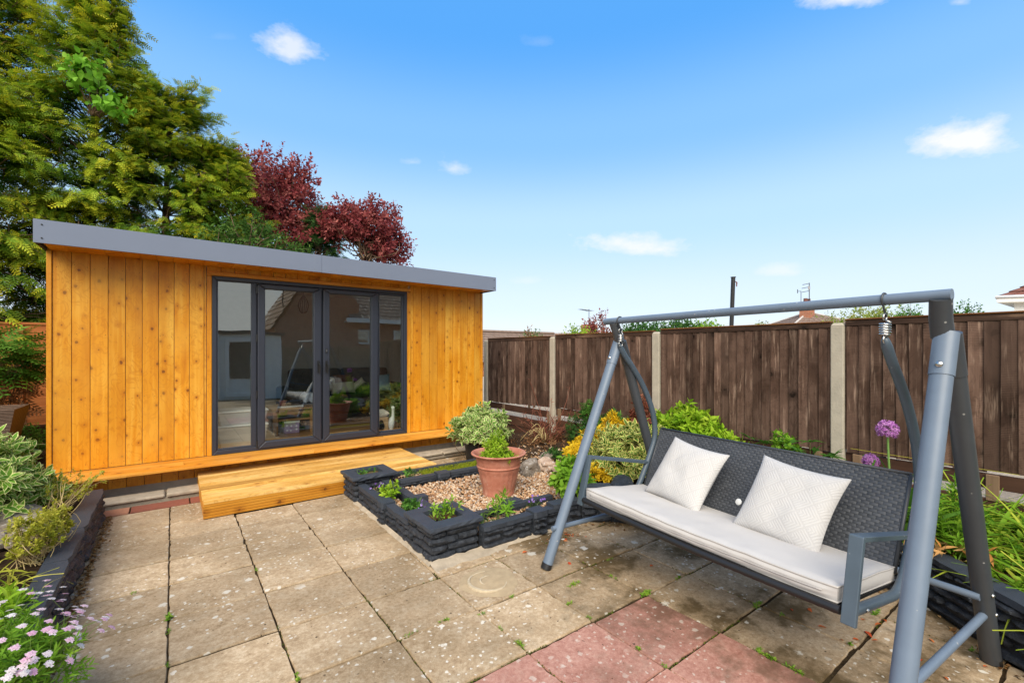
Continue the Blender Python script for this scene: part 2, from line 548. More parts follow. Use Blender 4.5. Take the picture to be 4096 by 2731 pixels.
m_fencetop = wood('mossy_fence_cap', (.07, .028, .012), (.13, .055, .022), (.20, .09, .035), 1, knots=.1, rough=.85, spec=.1, pale=(.24, .12, .05), vary=.3)
m_gboard = wood('dark_gravel_board', (.030, .013, .008), (.065, .030, .018), (.10, .048, .028), 1, knots=.3, rough=.7, spec=.25, vary=.35)
m_peg = wood('grey_timber_peg', (.12, .075, .045), (.20, .13, .08), (.29, .2, .13), 2, knots=.2, rough=.8, spec=.15)
m_lap = wood('orange_lap_board', (.25, .075, .022), (.36, .12, .035), (.46, .17, .055), 0, knots=.25, rough=.7, spec=.2)
m_grey = simple('fascia_grey_metal', (.165, .195, .265), .35, .5, 0, .06, 3)
m_dkgrey = simple('roof_felt', (.05, .052, .06), .8, .2, 0, .2, 20)
m_upvc = simple('anthracite_frame', (.026, .031, .046), .38, .5, 0, .10, 20)
m_black = simple('black_plastic', (.012, .012, .013), .4, .5)
m_steel = simple('steel', (.6, .6, .58), .28, .5, 1.0, .1, 40)
m_conc = simple('grey_concrete', (.30, .27, .235), .9, .15, 0, .35, 14, .5)
m_wallin = simple('cream_lining', (.62, .60, .56), .8, .2)
m_floorin = wood('oak_floor', (.20, .10, .04), (.30, .16, .07), (.40, .23, .11), 0, knots=.1, rough=.35)
m_oak = wood('oak_table', (.22, .11, .04), (.34, .18, .07), (.44, .25, .11), 0, knots=.15, rough=.4)
m_white = simple('white_plastic', (.78, .78, .76), .45, .4, 0, .04)
m_stem = simple('woody_stem', (.12, .075, .04), .8, .2, 0, .3, 30)
m_gstem = simple('green_stem', (.14, .22, .05), .6, .3, 0, .3, 30)

def glassmat():
    m = M('door_glass')
    t = m.t
    t.nodes.remove(m.b)
    ge = m.n('ShaderNodeNewGeometry'); dp = m.n('ShaderNodeVectorMath', operation='DOT_PRODUCT')
    m.l(ge.outputs['Incoming'], dp.inputs[0]); m.l(ge.outputs['Normal'], dp.inputs[1])
    f = m.math('ADD', m.math('MULTIPLY', m.math('POWER', m.math('SUBTRACT', 1.0, m.math('ABSOLUTE', dp.outputs['Value'])), 5.0), .78), .22)   # the four faces of a double glazed unit together
    tr = m.n('ShaderNodeBsdfTransparent'); tr.inputs[0].default_value = (.86, .91, .89, 1)
    gl = m.n('ShaderNodeBsdfGlossy'); gl.inputs[0].default_value = (.93, 1.0, .97, 1); gl.inputs['Roughness'].default_value = .004
    wv = m.noise(m.pos(), 1.6, 1)
    bp = m.n('ShaderNodeBump'); bp.inputs['Strength'].default_value = .02; bp.inputs['Distance'].default_value = .05
    m.l(wv, bp.inputs['Height']); m.l(bp.outputs[0], gl.inputs['Normal'])
    mx = m.n('ShaderNodeMixShader')
    m.l(f, mx.inputs[0]); m.l(tr.outputs[0], mx.inputs[1]); m.l(gl.outputs[0], mx.inputs[2]); m.l(mx.outputs[0], m.out.inputs[0])
    return m.m
m_glass = glassmat()

def slabmat(name, c1, c2, c3, red=False):
    m = M(name)
    tv, rnd = m.obj()
    p = m.pos()
    wn_ = m.n('ShaderNodeTexNoise'); wn_.inputs['Scale'].default_value = 38; wn_.inputs['Detail'].default_value = 3; m.l(p, wn_.inputs['Vector'])
    ws_ = m.n('ShaderNodeVectorMath', operation='SCALE'); ws_.inputs['Scale'].default_value = .030; m.l(wn_.outputs['Color'], ws_.inputs[0])
    av = m.n('ShaderNodeVectorMath', operation='ADD'); cv = m.n('ShaderNodeCombineXYZ'); m.l(m.math('MULTIPLY', rnd, 61.7), cv.inputs[0]); m.l(m.math('MULTIPLY', rnd, 23.9), cv.inputs[1])
    m.l(p, av.inputs[0]); m.l(cv.outputs[0], av.inputs[1]); v = av.outputs[0]
    aw = m.n('ShaderNodeVectorMath', operation='ADD'); m.l(v, aw.inputs[0]); m.l(ws_.outputs[0], aw.inputs[1]); vw = aw.outputs[0]
    fine = m.noise(v, 170, 3, .75)
    mid = m.noise(v, 9, 6, .68); grit = m.noise(v, 42, 4, .7)
    big = m.noise(p, 1.5, 4, .6)
    c = m.ramp(m.math('ADD', m.math('ADD', m.math('MULTIPLY', mid, .42), m.math('MULTIPLY', fine, .22)), m.math('MULTIPLY', grit, .36)), [(.37, c1), (.5, c2), (.61, c3)])
    # damp brown algae, heavier on the swing side of the patio
    sx = m.n('ShaderNodeSeparateXYZ'); m.l(p, sx.inputs[0])
    side = m.sstep(sx.outputs[0], .9, 2.5)
    stain = m.math('MULTIPLY', m.sstep(m.math('ADD', m.math('MULTIPLY', mid, .35), m.math('MULTIPLY', big, .65)), .45, .58), m.math('ADD', m.math('MULTIPLY', side, .60), .30))
    c = m.mix(stain, c, (.085, .055, .022) if not red else (.13, .07, .045))
    # fine pits and dark specks
    sp = m.vor(vw, 26); dsp = m.sstep(sp.outputs['Distance'], .17, .09)
    s1 = m.n('ShaderNodeSeparateColor'); m.l(sp.outputs['Color'], s1.inputs[0])
    patch = m.sstep(m.noise(p, 2.1, 3), .40, .58)
    dk = m.math('MULTIPLY', m.math('MULTIPLY', dsp, m.math('GREATER_THAN', s1.outputs[1], .60)), m.math('ADD', m.math('MULTIPLY', patch, .75), .2))
    c = m.mix(dk, c, (.05, .035, .024))
    # pale lichen rosettes in clusters
    nn = m.noise(v, 55, 3)
    for sc, r0, keep, amt in ((15, .22, .62, 1.0), (32, .22, .48, 1.0), (7.5, .20, .82, .9)):
        lv = m.vor(vw, sc)
        s2 = m.n('ShaderNodeSeparateColor'); m.l(lv.outputs['Color'], s2.inputs[0])
        rr = m.math('SUBTRACT', lv.outputs['Distance'], m.math('MULTIPLY', m.math('SUBTRACT', nn, .5), .30))
        rr = m.math('SUBTRACT', rr, m.math('MULTIPLY', s2.outputs[2], .10))
        a = m.sstep(rr, r0, r0 - .07)
        cl = m.sstep(m.noise(m.map(p, loc=(sc, 3, 0)), 1.9, 4), .44, .58)
        f = m.math('MULTIPLY', m.math('MULTIPLY', a, m.math('GREATER_THAN', s2.outputs[0], keep)), m.math('MULTIPLY', m.math('ADD', cl, m.math('GREATER_THAN', s2.outputs[0], .95), clamp=True), amt * (.55 if red else 1.0)))
        c = m.mix(m.math('MULTIPLY', f, .85), c, (.62, .58, .50))
    h = m.n('ShaderNodeHueSaturation'); m.l(c, h.inputs['Color'])
    m.l(m.math('ADD', m.math('MULTIPLY', rnd, .32), .84), h.inputs['Value'])
    m.bump(m.math('ADD', m.math('MULTIPLY', fine, .4), m.math('MULTIPLY', mid, .6)), .55, .006)
    return m.fin(h.outputs[0], .92, .12)
m_slab = slabmat('buff_paving', (.235, .160, .092), (.40, .295, .185), (.56, .445, .31))
m_slabr = slabmat('red_paving', (.26, .115, .085), (.40, .205, .16), (.52, .31, .245), True)
m_tile = simple('red_quarry_tile', (.25, .085, .055), .7, .25, 0, .35, 12, .4)
m_tile2 = simple('pale_red_tile', (.42, .20, .12), .75, .25, 0, .35, 12, .4)

def soilmat(name, a, b, c, sc=30):
    m = M(name); p = m.pos()
    f = m.noise(p, sc, 8, .75); g = m.noise(p, 3, 4)
    col = m.ramp(m.math('ADD', m.math('MULTIPLY', f, .65), m.math('MULTIPLY', g, .35)), [(.35, a), (.52, b), (.68, c)])
    m.bump(f, 1.0, .03)
    return m.fin(col, .95, .1)
m_soil = soilmat('brown_soil', (.022, .013, .008), (.055, .034, .020), (.12, .08, .05))
m_joint = soilmat('joint_dirt', (.030, .020, .011), (.075, .05, .027), (.13, .10, .045), 60)
m_ground = soilmat('rough_ground', (.06, .07, .025), (.11, .10, .04), (.17, .14, .08), 4)
m_drive = soilmat('pale_gravel_drive', (.34, .27, .20), (.48, .40, .31), (.60, .52, .42), 40)
m_mortar = simple('pale_mortar', (.37, .31, .235), .95, .1, 0, .45, 16, .9)

def stonemat():
    m = M('charcoal_painted_stone'); v = m.pos()
    f = m.noise(v, 22, 6, .65)
    c = m.ramp(f, [(.3, (.011, .014, .019)), (.5, (.023, .028, .038)), (.72, (.058, .067, .083))])
    w_ = m.sstep(m.noise(v, 60, 3), .66, .76)
    c = m.mix(m.math('MULTIPLY', w_, .35), c, (.16, .13, .10))
    m.bump(m.noise(v, 38, 7, .75), .9, .02)
    return m.fin(c, .50, .45)
m_stone = stonemat()
m_cope = simple('slate_blue_coping', (.040, .048, .063), .55, .3, 0, .3, 16, .7)

# ------------------------------------------------------------------ ground and patio
def struct(o):
    o['kind'] = 'structure'
    return o
struct(put('ground', pymesh('ground', [(-400, -400, -.06), (400, -400, -.06), (400, 400, -.06), (-400, 400, -.06)], [(0, 1, 2, 3)]), m_ground))
patio = struct(put('patio', pymesh('patio', [(-.62, -3.4, -.012), (4.75, -3.4, -.012), (4.75, 6.0, -.012), (-.62, 6.0, -.012)], [(0, 1, 2, 3)]), m_joint))

# the walls' front lines, used to trim the paving and the beds
RWALL = [(2.50, 2.755), (2.80, 2.735), (3.02, 2.58), (3.24, 2.27), (3.45, 1.85), (3.57, 1.40), (3.58, 1.00), (3.47, .66), (3.24, .40), (2.98, .10), (2.72, -.25), (2.5, -.7)]
XL = [-.497, -.017, .450, .920, 1.385, 1.832, 2.286, 2.712, 3.135, 3.58]
YL = [5.335, 4.85, 4.415, 3.985, 3.57, 3.11, 2.65, 2.195, 1.735, 1.275, .815, .355, -.10, -.56, -1.02, -1.48, -1.94, -2.40, -2.86]
def xwall(y):
    for (x0, y0), (x1, y1) in zip(RWALL, RWALL[1:]):
        if y1 <= y <= y0:
            return x0 + (x1 - x0) * (y - y0) / (y1 - y0)
    return 2.5 if y < 0 else 3.2
RED = {(3, 8), (4, 8), (5, 8), (5, 9), (4, 9), (4, 10), (5, 10), (3, 9)}
def slabmesh(seed, n=9, th=.045):
    """unit slab, ragged worn rim, flat top"""
    rr = random.Random(seed)
    rim = []
    for (p_, q_) in (((0, 0), (1, 0)), ((1, 0), (1, 1)), ((1, 1), (0, 1)), ((0, 1), (0, 0))):
        for k in range(n):
            t_ = k / n
            x, y = p_[0] + (q_[0] - p_[0]) * t_, p_[1] + (q_[1] - p_[1]) * t_
            nx_, ny_ = (q_[1] - p_[1]), -(q_[0] - p_[0])
            e = -abs(rr.gauss(0, .0045)) - (.016 * rr.random() if k == 0 else 0) - (.018 * rr.random() if rr.random() < .07 else 0)
            rim.append((x + nx_ * e, y + ny_ * e))
    m_ = len(rim)
    V = [(x, y, 0) for x, y in rim] + [(x, y, th - .007) for x, y in rim] + [(.5 + (x - .5) * .985, .5 + (y - .5) * .985, th) for x, y in rim]
    F = [(k, (k + 1) % m_, m_ + (k + 1) % m_, m_ + k) for k in range(m_)] + [(m_ + k, m_ + (k + 1) % m_, 2 * m_ + (k + 1) % m_, 2 * m_ + k) for k in range(m_)] + [tuple(2 * m_ + k for k in range(m_))]
    return pymesh('paving_slab', V, F)
SLABS = {}
def slab(x0, x1, y0, y1, z, mat, name='paving_slab', th=.045, **k):
    g, gy = .0014, .0062
    key = (random.randrange(9), mat.name)
    if key not in SLABS:
        SLABS[key] = slabmesh(key[0]); SLABS[key].materials.append(mat)
    return put(name, SLABS[key], mat, patio, (x0 + g, y0 + gy, z - th), (random.gauss(0, .0020), random.gauss(0, .0020), random.gauss(0, .0025)), (x1 - x0 - 2 * g, y1 - y0 - 2 * gy, th / .045), **k)
for i in range(len(XL) - 1):
    for j in range(len(YL) - 1):
        x0, x1 = XL[i], XL[i + 1]
        jit = random.gauss(0, .0018)
        sk = -.018 * x0 + jit
        y1, y0 = YL[j] + sk, YL[j + 1] + sk
        if x0 > 1.4 and y0 > 2.45 and not (y0 < 2.75 and x0 < 3.0):
            continue
        if x0 > 1.3 and y0 > 2.75: continue
        if y0 > 4.6 and x0 > .4: continue
        if y1 > 4.78 and x0 > .4: y1 = 4.745
        if y0 > 4.6 and x0 > -.1: x1 = .40
        xm = max(xwall(max(y0, -.69)), xwall(max(min(y1, 2.7), -.69)))
        if x0 > xm - .02: continue
        if i == 3 and y0 > 2.7: x1 = 1.418
        red = (i, j) in RED
        slab(x0, x1, y0, y1, random.gauss(0, .0018), m_slabr if red else m_slab, **({'label': 'red paving slab'} if red else {}))
# paving right of the step, and the red tile strip, and the raised concrete edging along the cabin
for x0, x1, y0, y1 in ((2.50, 3.02, 4.66, 5.50), (3.02, 3.50, 4.66, 5.50), (3.50, 3.98, 4.66, 5.50), (1.80, 2.5, 4.6, 4.72)):
    slab(x0, x1, y0, y1, .002, m_slab)
for x0, x1, mt in ((-.56, -.315, m_tile2), (-.31, .135, m_tile), (.14, .40, m_tile)):
    slab(x0, x1, 5.345, 5.555, .004, mt, 'quarry_tile', .02)
for x0, x1 in ((-.9, -.05), (-.05, .75), (.75, 1.6), (1.6, 2.45), (2.45, 3.0), (3.0, 3.62), (3.62, 4.3)):
    box('edging_slab', x0 + .006, x1 - .006, 5.575 + random.gauss(0, .006), 5.80, .028, .066 + random.gauss(0, .003), m_mortar, patio, .012)
box('edging_bed', -.9, 4.3, 5.60, 5.93, -.03, .028, m_mortar, patio, .004)
# round sanded patch with a swirl on one slab
b = B(); N = 40
ring = [(1.61 + .185 * (1 + .05 * math.sin(3 * a) + .03 * math.sin(7 * a)) * math.cos(a), 2.385 + .185 * (1 + .05 * math.sin(3 * a) + .03 * math.sin(7 * a)) * math.sin(a)) for a in [2 * math.pi * k / N for k in range(N)]]
b.add([(x, y, .0035) for x, y in ring] + [(1.61 + (x - 1.61) * .9, 2.385 + (y - 2.385) * .9, .007) for x, y in ring], [(k, (k + 1) % N, N + (k + 1) % N, N + k) for k in range(N)] + [tuple(N + k for k in range(N))])
SW = B(); SW.tube([(1.61 + r * math.cos(a), 2.385 + r * math.sin(a), .005) for a, r in [(1.2 + t * 4.4, .135 - .012 * t - .035 * max(0, t - .6)) for t in [k / 22 for k in range(23)]]], [.004 + .012 * math.sin(math.pi * k / 22) ** 2 for k in range(23)], 6)
SW.tube([(1.61 + r * math.cos(a), 2.385 + r * math.sin(a), .004) for a, r in [(.9 + t * 2.6, .075 - .03 * t) for t in [k / 14 for k in range(15)]]], [.003 + .006 * math.sin(math.pi * k / 14) for k in range(15)], 6)
b.obj('mortar_patch', simple('sandy_mortar', (.40, .305, .19), .95, .1, 0, .30, 22, .8), patio, True, auto=40)

SW.obj('mortar_swirl', simple('pale_swirl_mortar', (.50, .415, .29), .95, .1, 0, .35, 45, .9), patio, True, auto=60)

# ------------------------------------------------------------------ garden room
YW = 6.15
cab = thing('garden_room', 'orange stained timber garden room with flat grey-edged roof and glazed doors', 'garden room', (1.5, 7.4, 0))
XA, XB, YB = -.965, 4.02, 8.85
def fz(x):          # the roof edge falls slightly to the right
    return -.0075 * (x + .985)
box('base_slab', XA + .03, XB - .03, 5.975, YB - .02, -.05, .10, m_conc, cab, .004)
# cladding: vertical boards each side of the doors
edges = [-.925] + [-.925 + .1346 * k for k in range(1, 10)]
NAILS = B()
def clad(x0, x1, z0, z1, y=YW, th=.02, g=.0018, name='cladding_board'):
    box(name, x0 + g, x1 - g, y + random.uniform(0, .0015), y + th, z0, z1, m_clad, cab, .0028)
    for z in ((.33, .98, 1.62, 2.30) if z1 - z0 > 1.5 else ((z0 + z1) / 2,)):
        for x in (x0 + .025, x1 - .025):
            if x1 - x0 < .08: continue
            zz = z + random.gauss(0, .012); xx = x + random.gauss(0, .006); r_ = .0032; yy = y - .0006
            NAILS.add([(xx + r_ * math.cos(k * math.pi / 3), yy, zz + r_ * math.sin(k * math.pi / 3)) for k in range(6)], [tuple(range(6))])
for a, c in zip(edges, edges[1:]):
    clad(a, c, .281, 2.47)
clad(.2864, .310, .281, 2.47)
box('corner_trim', XA, -.928, YW - .012, YW + .10, .281, 2.47, m_clad, cab, .003)
redge = [2.768] + [2.813 + .1318 * k for k in range(0, 10)]
for a, c in zip(redge, redge[1:]):
    clad(a, min(c, 3.985), .281, 2.46)
box('corner_trim', 3.985, XB, YW - .010, YW + .10, .281, 2.46, m_clad, cab, .003)
xs = [.312 + .1346 * k for k in range(0, 19)]
for a, c in zip(xs, xs[1:]):
    if a < 2.76: clad(a, min(c, 2.766), 2.365, 2.47)
box('door_trim', .3125, .3585, YW - .014, YW + .02, .281, 2.318, m_clad, cab, .004)
box('door_trim', 2.712, 2.766, YW - .014, YW + .02, .281, 2.310, m_clad, cab, .004)
box('door_trim', .3125, 2.766, YW - .017, YW + .02, 2.320, 2.364, m_cladx, cab, .004)
# skirt below the ledge
xs = [-.93 + .1405 * k for k in range(0, 36)]
for a, c in zip(xs, xs[1:]):
    if a < 3.95: clad(a, min(c, 3.98), .072 if a > .2 else .078, .252, 5.975, .018, name='skirt_board')
NAILS.obj('nail_heads', simple('rusty_nail', (.10, .03, .01), .6), cab, kind='stuff')
# ledge of three boards
for k, (cut) in enumerate((1.35, .10, 2.35)):
    y0 = 5.695 + k * .151
    for x0, x1 in ((XA - .012, cut), (cut, XB - .02)):
        box('ledge_board', x0 + .001, x1 - .001, y0, y0 + .149, .252 + random.uniform(-.001, .001), .279 + random.uniform(-.0015, .0015), m_cladx, cab, .004)
# walls, floor, roof
box('wall', XA, .36, YW + .022, YW + .12, .10, 2.46, m_wallin, cab, 0)
box('wall', 2.712, XB, YW + .022, YW + .12, .10, 2.46, m_wallin, cab, 0)
box('wall', .36, 2.712, YW + .022, YW + .12, 2.322, 2.46, m_wallin, cab, 0)
box('wall', XA, XA + .1, YW + .122, YB - .102, .10, 2.46, m_wallin, cab, 0)
box('wall', XB - .1, XB, YW + .122, YB - .102, .10, 2.46, m_wallin, cab, 0)
box('wall', XA, XB, YB - .1, YB, .10, 2.46, m_wallin, cab, 0)
nb = int((YB - YW - .13) / .135)
for k in range(nb):
    box('side_board', XA - .016, XA - .002, YW + .105 + k * .135, YW + .105 + k * .135 + .132, .1, 2.46, m_clad, cab, .002)
box('floor', XA + .102, XB - .102, YW + .122, YB - .102, .20, .262, m_floorin, cab, 0)
rb = B()
rb.box(-.94, 3.96, YW + .03, YB + .05, 2.462, 2.50)
rb.obj('ceiling', m_wallin, cab)
roofv = []
for x in (-.955, 3.975):
    for y in (5.775, YB + .1):
        for z in (2.565, 2.60):
            roofv.append((x, y, z + fz(x) - (.02 if y > 7 else 0)))
put('roof', pymesh('roof', roofv, [(0, 1, 3, 2), (4, 6, 7, 5), (0, 4, 5, 1), (2, 3, 7, 6), (1, 5, 7, 3), (0, 2, 6, 4)]), m_dkgrey, cab)
# soffit boards
xs = [-.935 + .1346 * k for k in range(0, 38)]
for a, c in zip(xs, xs[1:]):
    if a < 3.93: box('soffit_board', a + .001, min(c, 3.95) - .001, 5.762, YW + .02, 2.437 + fz(a), 2.457 + fz(a), m_clad, cab, .002)
# grey metal edge in two lengths, with the returns and screws
def sheet(name, x0, x1, z0, z1, y=5.742, th=.016):
    v = [(x, yy, z + fz(x)) for yy in (y, y + th) for x, z in ((x0, z0), (x1, z0), (x1, z1), (x0, z1))]
    o = put(name, pymesh(name, v, [(0, 1, 2, 3), (7, 6, 5, 4), (0, 4, 5, 1), (1, 5, 6, 2), (2, 6, 7, 3), (3, 7, 4, 0)]), m_grey, cab)
    bb = o.modifiers.new('bevel', 'BEVEL'); bb.width = .002
sheet('fascia', -.985, 1.441, 2.428, 2.638)
sheet('fascia', 1.4425, 4.005, 2.428, 2.636)
sheet('fascia_lap', 1.36, 1.4415, 2.429, 2.637, 5.7395, .003)
box('side_fascia', -.984, -.957, 5.760, YB + .1, 2.430, 2.62, m_dkgrey, cab, .003)
box('side_fascia', 3.977, 4.004, 5.760, YB + .1, 2.392, 2.585, m_dkgrey, cab, .003)
for x in (-.93, 3.965):
    for dz in (.045, .165):
        sb = B(); zc = 2.428 + fz(x) + dz
        sb.tube([(x, 5.742, zc), (x, 5.736, zc)], .0065, 10)
        sb.obj('screw', m_black, cab)

# door set: frame, sidelights and a pair of doors
def beams(name, x0, x1, z0, z1, w, y0, y1, mat, parent, wb=None, bev=.006):
    """four mitred bars round an opening: one frame"""
    wb = wb or (w, w, w, w)       # left right bottom top
    b = B()
    o = [(x0, z0), (x1, z0), (x1, z1), (x0, z1)]
    i = [(x0 + wb[0], z0 + wb[2]), (x1 - wb[1], z0 + wb[2]), (x1 - wb[1], z1 - wb[3]), (x0 + wb[0], z1 - wb[3])]
    for k in range(4):
        a, c = k, (k + 1) % 4
        q = [o[a], o[c], i[c], i[a]]
        b.add([(x, y0, z) for x, z in q] + [(x, y1, z) for x, z in q], [(0, 1, 2, 3), (7, 6, 5, 4), (0, 4, 5, 1), (1, 5, 6, 2), (2, 6, 7, 3), (3, 7, 4, 0)])
    return b.obj(name, mat, parent, bevel=bev)
def pane(x0, x1, z0, z1, y, parent):
    return put('glass_pane', pymesh('glass_pane', [(x0, y, z0), (x1, y, z0), (x1, y, z1), (x0, y, z1)], [(0, 1, 2, 3)]), m_glass, parent)
fr = beams('door_frame', .360, 2.710, .281, 2.318, .05, YW - .022, YW + .05, m_upvc, cab, (.045, .045, .05, .045))
# left sidelight
s1 = beams('sidelight', .4055, .800, .3315, 2.2725, .05, YW - .014, YW + .045, m_upvc, cab, (.012, .052, .016, .008))
pane(.414, .752, .340, 2.268, YW + .012, s1)
s2 = beams('sidelight', 2.2915, 2.6645, .3315, 2.2725, .05, YW - .014, YW + .045, m_upvc, cab, (.014, .030, .016, .028))
pane(2.303, 2.637, .342, 2.248, YW + .012, s2)
b = B(); b.box(.800, .808, YW - .004, YW + .05, .332, 2.272); b.box(1.531, 1.552, YW + .0, YW + .05, .332, 2.272); b.box(2.276, 2.291, YW - .004, YW + .05, .332, 2.272)
b.obj('mullion', m_upvc, cab, bevel=.002)
def door(x0, x1, hx):
    d = beams('door', x0, x1, .304, 2.266, .08, YW - .040, YW + .035, m_upvc, cab, (.080, .092, .078, .058), .010)
    pane(x0 + .07, x1 - .08, .372, 2.216, YW - .002, d)
    hb = B()
    hb.box(hx - .014, hx + .014, YW - .049, YW - .041, 1.19, 1.34)
    hb.tube([(hx, YW - .045, 1.30), (hx, YW - .085, 1.30)], .009, 8)
    hb.tube([(hx, YW - .085, 1.305), (hx + .012, YW - .088, 1.26), (hx + .004, YW - .086, 1.17)], [.009, .009, .007], 8)
    hb.obj('handle', m_black, d, True, auto=40)
    return d
dl = door(.812, 1.530, 1.494)
dr = door(1.5535, 2.274, 1.592)
b = B(); b.box(1.580, 1.604, YW - .05, YW - .041, 1.44, 1.50); b.obj('lock', m_black, dr, bevel=.003)
b = B(); b.box(1.586, 1.598, YW - .053, YW - .0505, 1.455, 1.485); b.obj('lock_plate', m_steel, dr)
for x in (.806, 2.284):
    for z in (.36, .95, 1.62, 2.19) if x < 1 else (.36, 2.19):
        hb = B(); hb.tube([(x, YW - .030, z - .045), (x, YW - .030, z + .045)], .010, 8); hb.obj('hinge', m_black, cab, True, auto=40)

# ------------------------------------------------------------------ things inside the garden room
FZ = .262
t = thing('side_table', 'square oak side table inside the left-hand glass door', 'table', (1.45, 7.45, FZ))
TT = .64
box('tabletop', 1.12, 1.72, 7.15, 7.75, TT - .03, TT, m_oak, t, .004)
box('apron', 1.18, 1.66, 7.19, 7.21, TT - .10, TT - .032, m_oak, t, .002)
box('shelf', 1.16, 1.68, 7.20, 7.70, TT - .19, TT - .165, m_oak, t, .002)
for x in (1.14, 1.64):
    for y in (7.17, 7.67):
        box('leg', x, x + .07, y, y + .07, FZ, TT - .031, m_oak, t, .003)
t = thing('plant_pot', 'small terracotta pot standing on the oak side table', 'plant pot', (1.30, 7.35, TT))
b = B(); b.lathe([(.0, TT + .002), (.035, TT + .002), (.05, TT + .08), (.054, TT + .08), (.054, TT + .095), (.045, TT + .095), (.043, TT + .07), (0, TT + .07)], 20, (1.30, 7.35)); b.obj('pot_body', simple('terracotta', (.30, .09, .05), .7), t, True, auto=40)
b = B(); b.box(1.22, 1.56, 7.24, 7.30, TT + .001, TT + .02)
tag(b.obj('paper_stack', m_white, bevel=.003), 'flat white papers lying on the oak side table', 'papers')
b = B()
for k in range(3):
    b.tube([(1.40, 7.50, TT + .012 + .03 * k), (1.62, 7.50, TT + .012 + .03 * k), (1.62, 7.66, TT + .012 + .03 * k), (1.40, 7.66, TT + .012 + .03 * k), (1.40, 7.5, TT + .012 + .03 * k)], .004, 5)
for x, y in ((1.4, 7.5), (1.62, 7.5), (1.62, 7.66), (1.4, 7.66)): b.tube([(x, y, TT + .001), (x, y, TT + .085)], .004, 5)
tag(b.obj('wire_tray', m_black, None, True), 'black wire tray on the oak side table', 'tray')
t = thing('gift_box', 'lilac box with pale dots on the floor beneath the side table', 'box', (1.40, 7.30, FZ))
ml = M('lilac_dots'); v, r_ = ml.obj(); vv = ml.vor(v, 16, .25); ml_ = ml.fin(ml.mix(ml.sstep(vv.outputs['Distance'], .25, .2), (.36, .26, .40), (.75, .72, .75)), .6)
box('box_body', 1.30, 1.50, 7.22, 7.37, FZ, FZ + .15, ml_, t, .004)
box('box_lid', 1.295, 1.505, 7.215, 7.375, FZ + .152, FZ + .185, m_white, t, .003)
# storage boxes by the left pane
for k, (z, h, col, lab) in enumerate(((FZ, .26, (.55, .48, .42), 'lower clear plastic storage crate behind the left glass pane'), (FZ + .288, .15, (.50, .52, .55), 'upper grey plastic storage crate behind the left glass pane'))):
    t = thing('storage_crate', lab, 'storage box', (.72, 6.75, z), 'storage crates stacked behind the left pane')
    mm = simple('crate_plastic', col, .35, .5, 0, .08)
    bm_ = B(); x0, x1, y0, y1 = .44, .98, 6.52, 6.92
    bm_.add([(x0 + .03, y0 + .03, z), (x1 - .03, y0 + .03, z), (x1 - .03, y1 - .03, z), (x0 + .03, y1 - .03, z), (x0, y0, z + h), (x1, y0, z + h), (x1, y1, z + h), (x0, y1, z + h)], [(0, 3, 2, 1), (4, 5, 6, 7), (0, 1, 5, 4), (1, 2, 6, 5), (2, 3, 7, 6), (3, 0, 4, 7)])
    bm_.obj('crate_body', mm, t, bevel=.012)
    box('crate_lid', x0 - .012, x1 + .012, y0 - .012, y1 + .012, z + h + .001, z + h + .026, m_white, t, .008)
# sofa along the back wall with two cushions
m_sofa = simple('dark_sofa_fabric', (.018, .017, .018), .85, .2, 0, .2, 30)
t = thing('sofa', 'dark sofa standing against the back wall of the garden room', 'sofa', (2.6, 8.3, FZ))
for n_, a in (('seat', (1.62, 3.32, 7.80, 8.60, FZ + .16, FZ + .42)), ('base', (1.60, 3.34, 7.82, 8.62, FZ + .03, FZ + .155)), ('arm', (1.42, 1.595, 7.80, 8.65, FZ + .03, FZ + .60)), ('arm', (3.345, 3.52, 7.80, 8.65, FZ + .03, FZ + .60))):
    bb = B(); bb.box(*a); bb.obj(n_, m_sofa, t, bevel=.04)
for x0, x1 in ((1.60, 2.465), (2.475, 3.34)):
    bb = B(); bb.box(x0, x1, 8.42, 8.66, FZ + .40, 1.15); bb.obj('backrest', m_sofa, t, bevel=.06)
for x in (1.5, 3.42):
    box('foot', x - .03, x + .03, 7.86, 7.92, FZ, FZ + .029, m_black, t, .002)
def pillow(name, w, h, th, mat, M4, label=None, cat=None, parent=None, nx=20, pinch=.10, crease=0.0, group=None, seed=0):
    V = []; F = []
    for side in (1, -1):
        for i in range(nx + 1):
            for j in range(nx + 1):
                u_, v_ = 2 * i / nx - 1, 2 * j / nx - 1
                e = ((1 - abs(u_) ** 2.6) * (1 - abs(v_) ** 2.6)) ** .55 if abs(u_) < 1 and abs(v_) < 1 else 0
                sx = 1 - pinch * (1 - abs(v_) ** 2) * abs(u_) ** 3; sy = 1 - pinch * (1 - abs(u_) ** 2) * abs(v_) ** 3
                n_ = nz3((u_, v_, side), 1.7, seed) * .16 * e + nz3((u_, v_, side), 5, seed) * crease * e
                V.append(M4 @ Vector((u_ * w / 2 * sx, v_ * h / 2 * sy, side * (th / 2 * e * (1 + n_) + .003))))
        o_ = len(V) - (nx + 1) ** 2
        for i in range(nx):
            for j in range(nx):
                q = (o_ + i * (nx + 1) + j, o_ + (i + 1) * (nx + 1) + j, o_ + (i + 1) * (nx + 1) + j + 1, o_ + i * (nx + 1) + j + 1)
                F.append(q if side > 0 else q[::-1])
    n1 = (nx + 1) ** 2
    idx = [i * (nx + 1) for i in range(nx + 1)] + [nx * (nx + 1) + j for j in range(1, nx + 1)] + [i * (nx + 1) + nx for i in range(nx - 1, -1, -1)] + [j for j in range(nx - 1, 0, -1)]
    for k in range(len(idx)):
        a, c = idx[k], idx[(k + 1) % len(idx)]
        F.append((c, a, a + n1, c + n1))
    o = put(name, pymesh(name, V, F, True), mat, parent)
    if label: tag(o, label, cat, group)
    return o
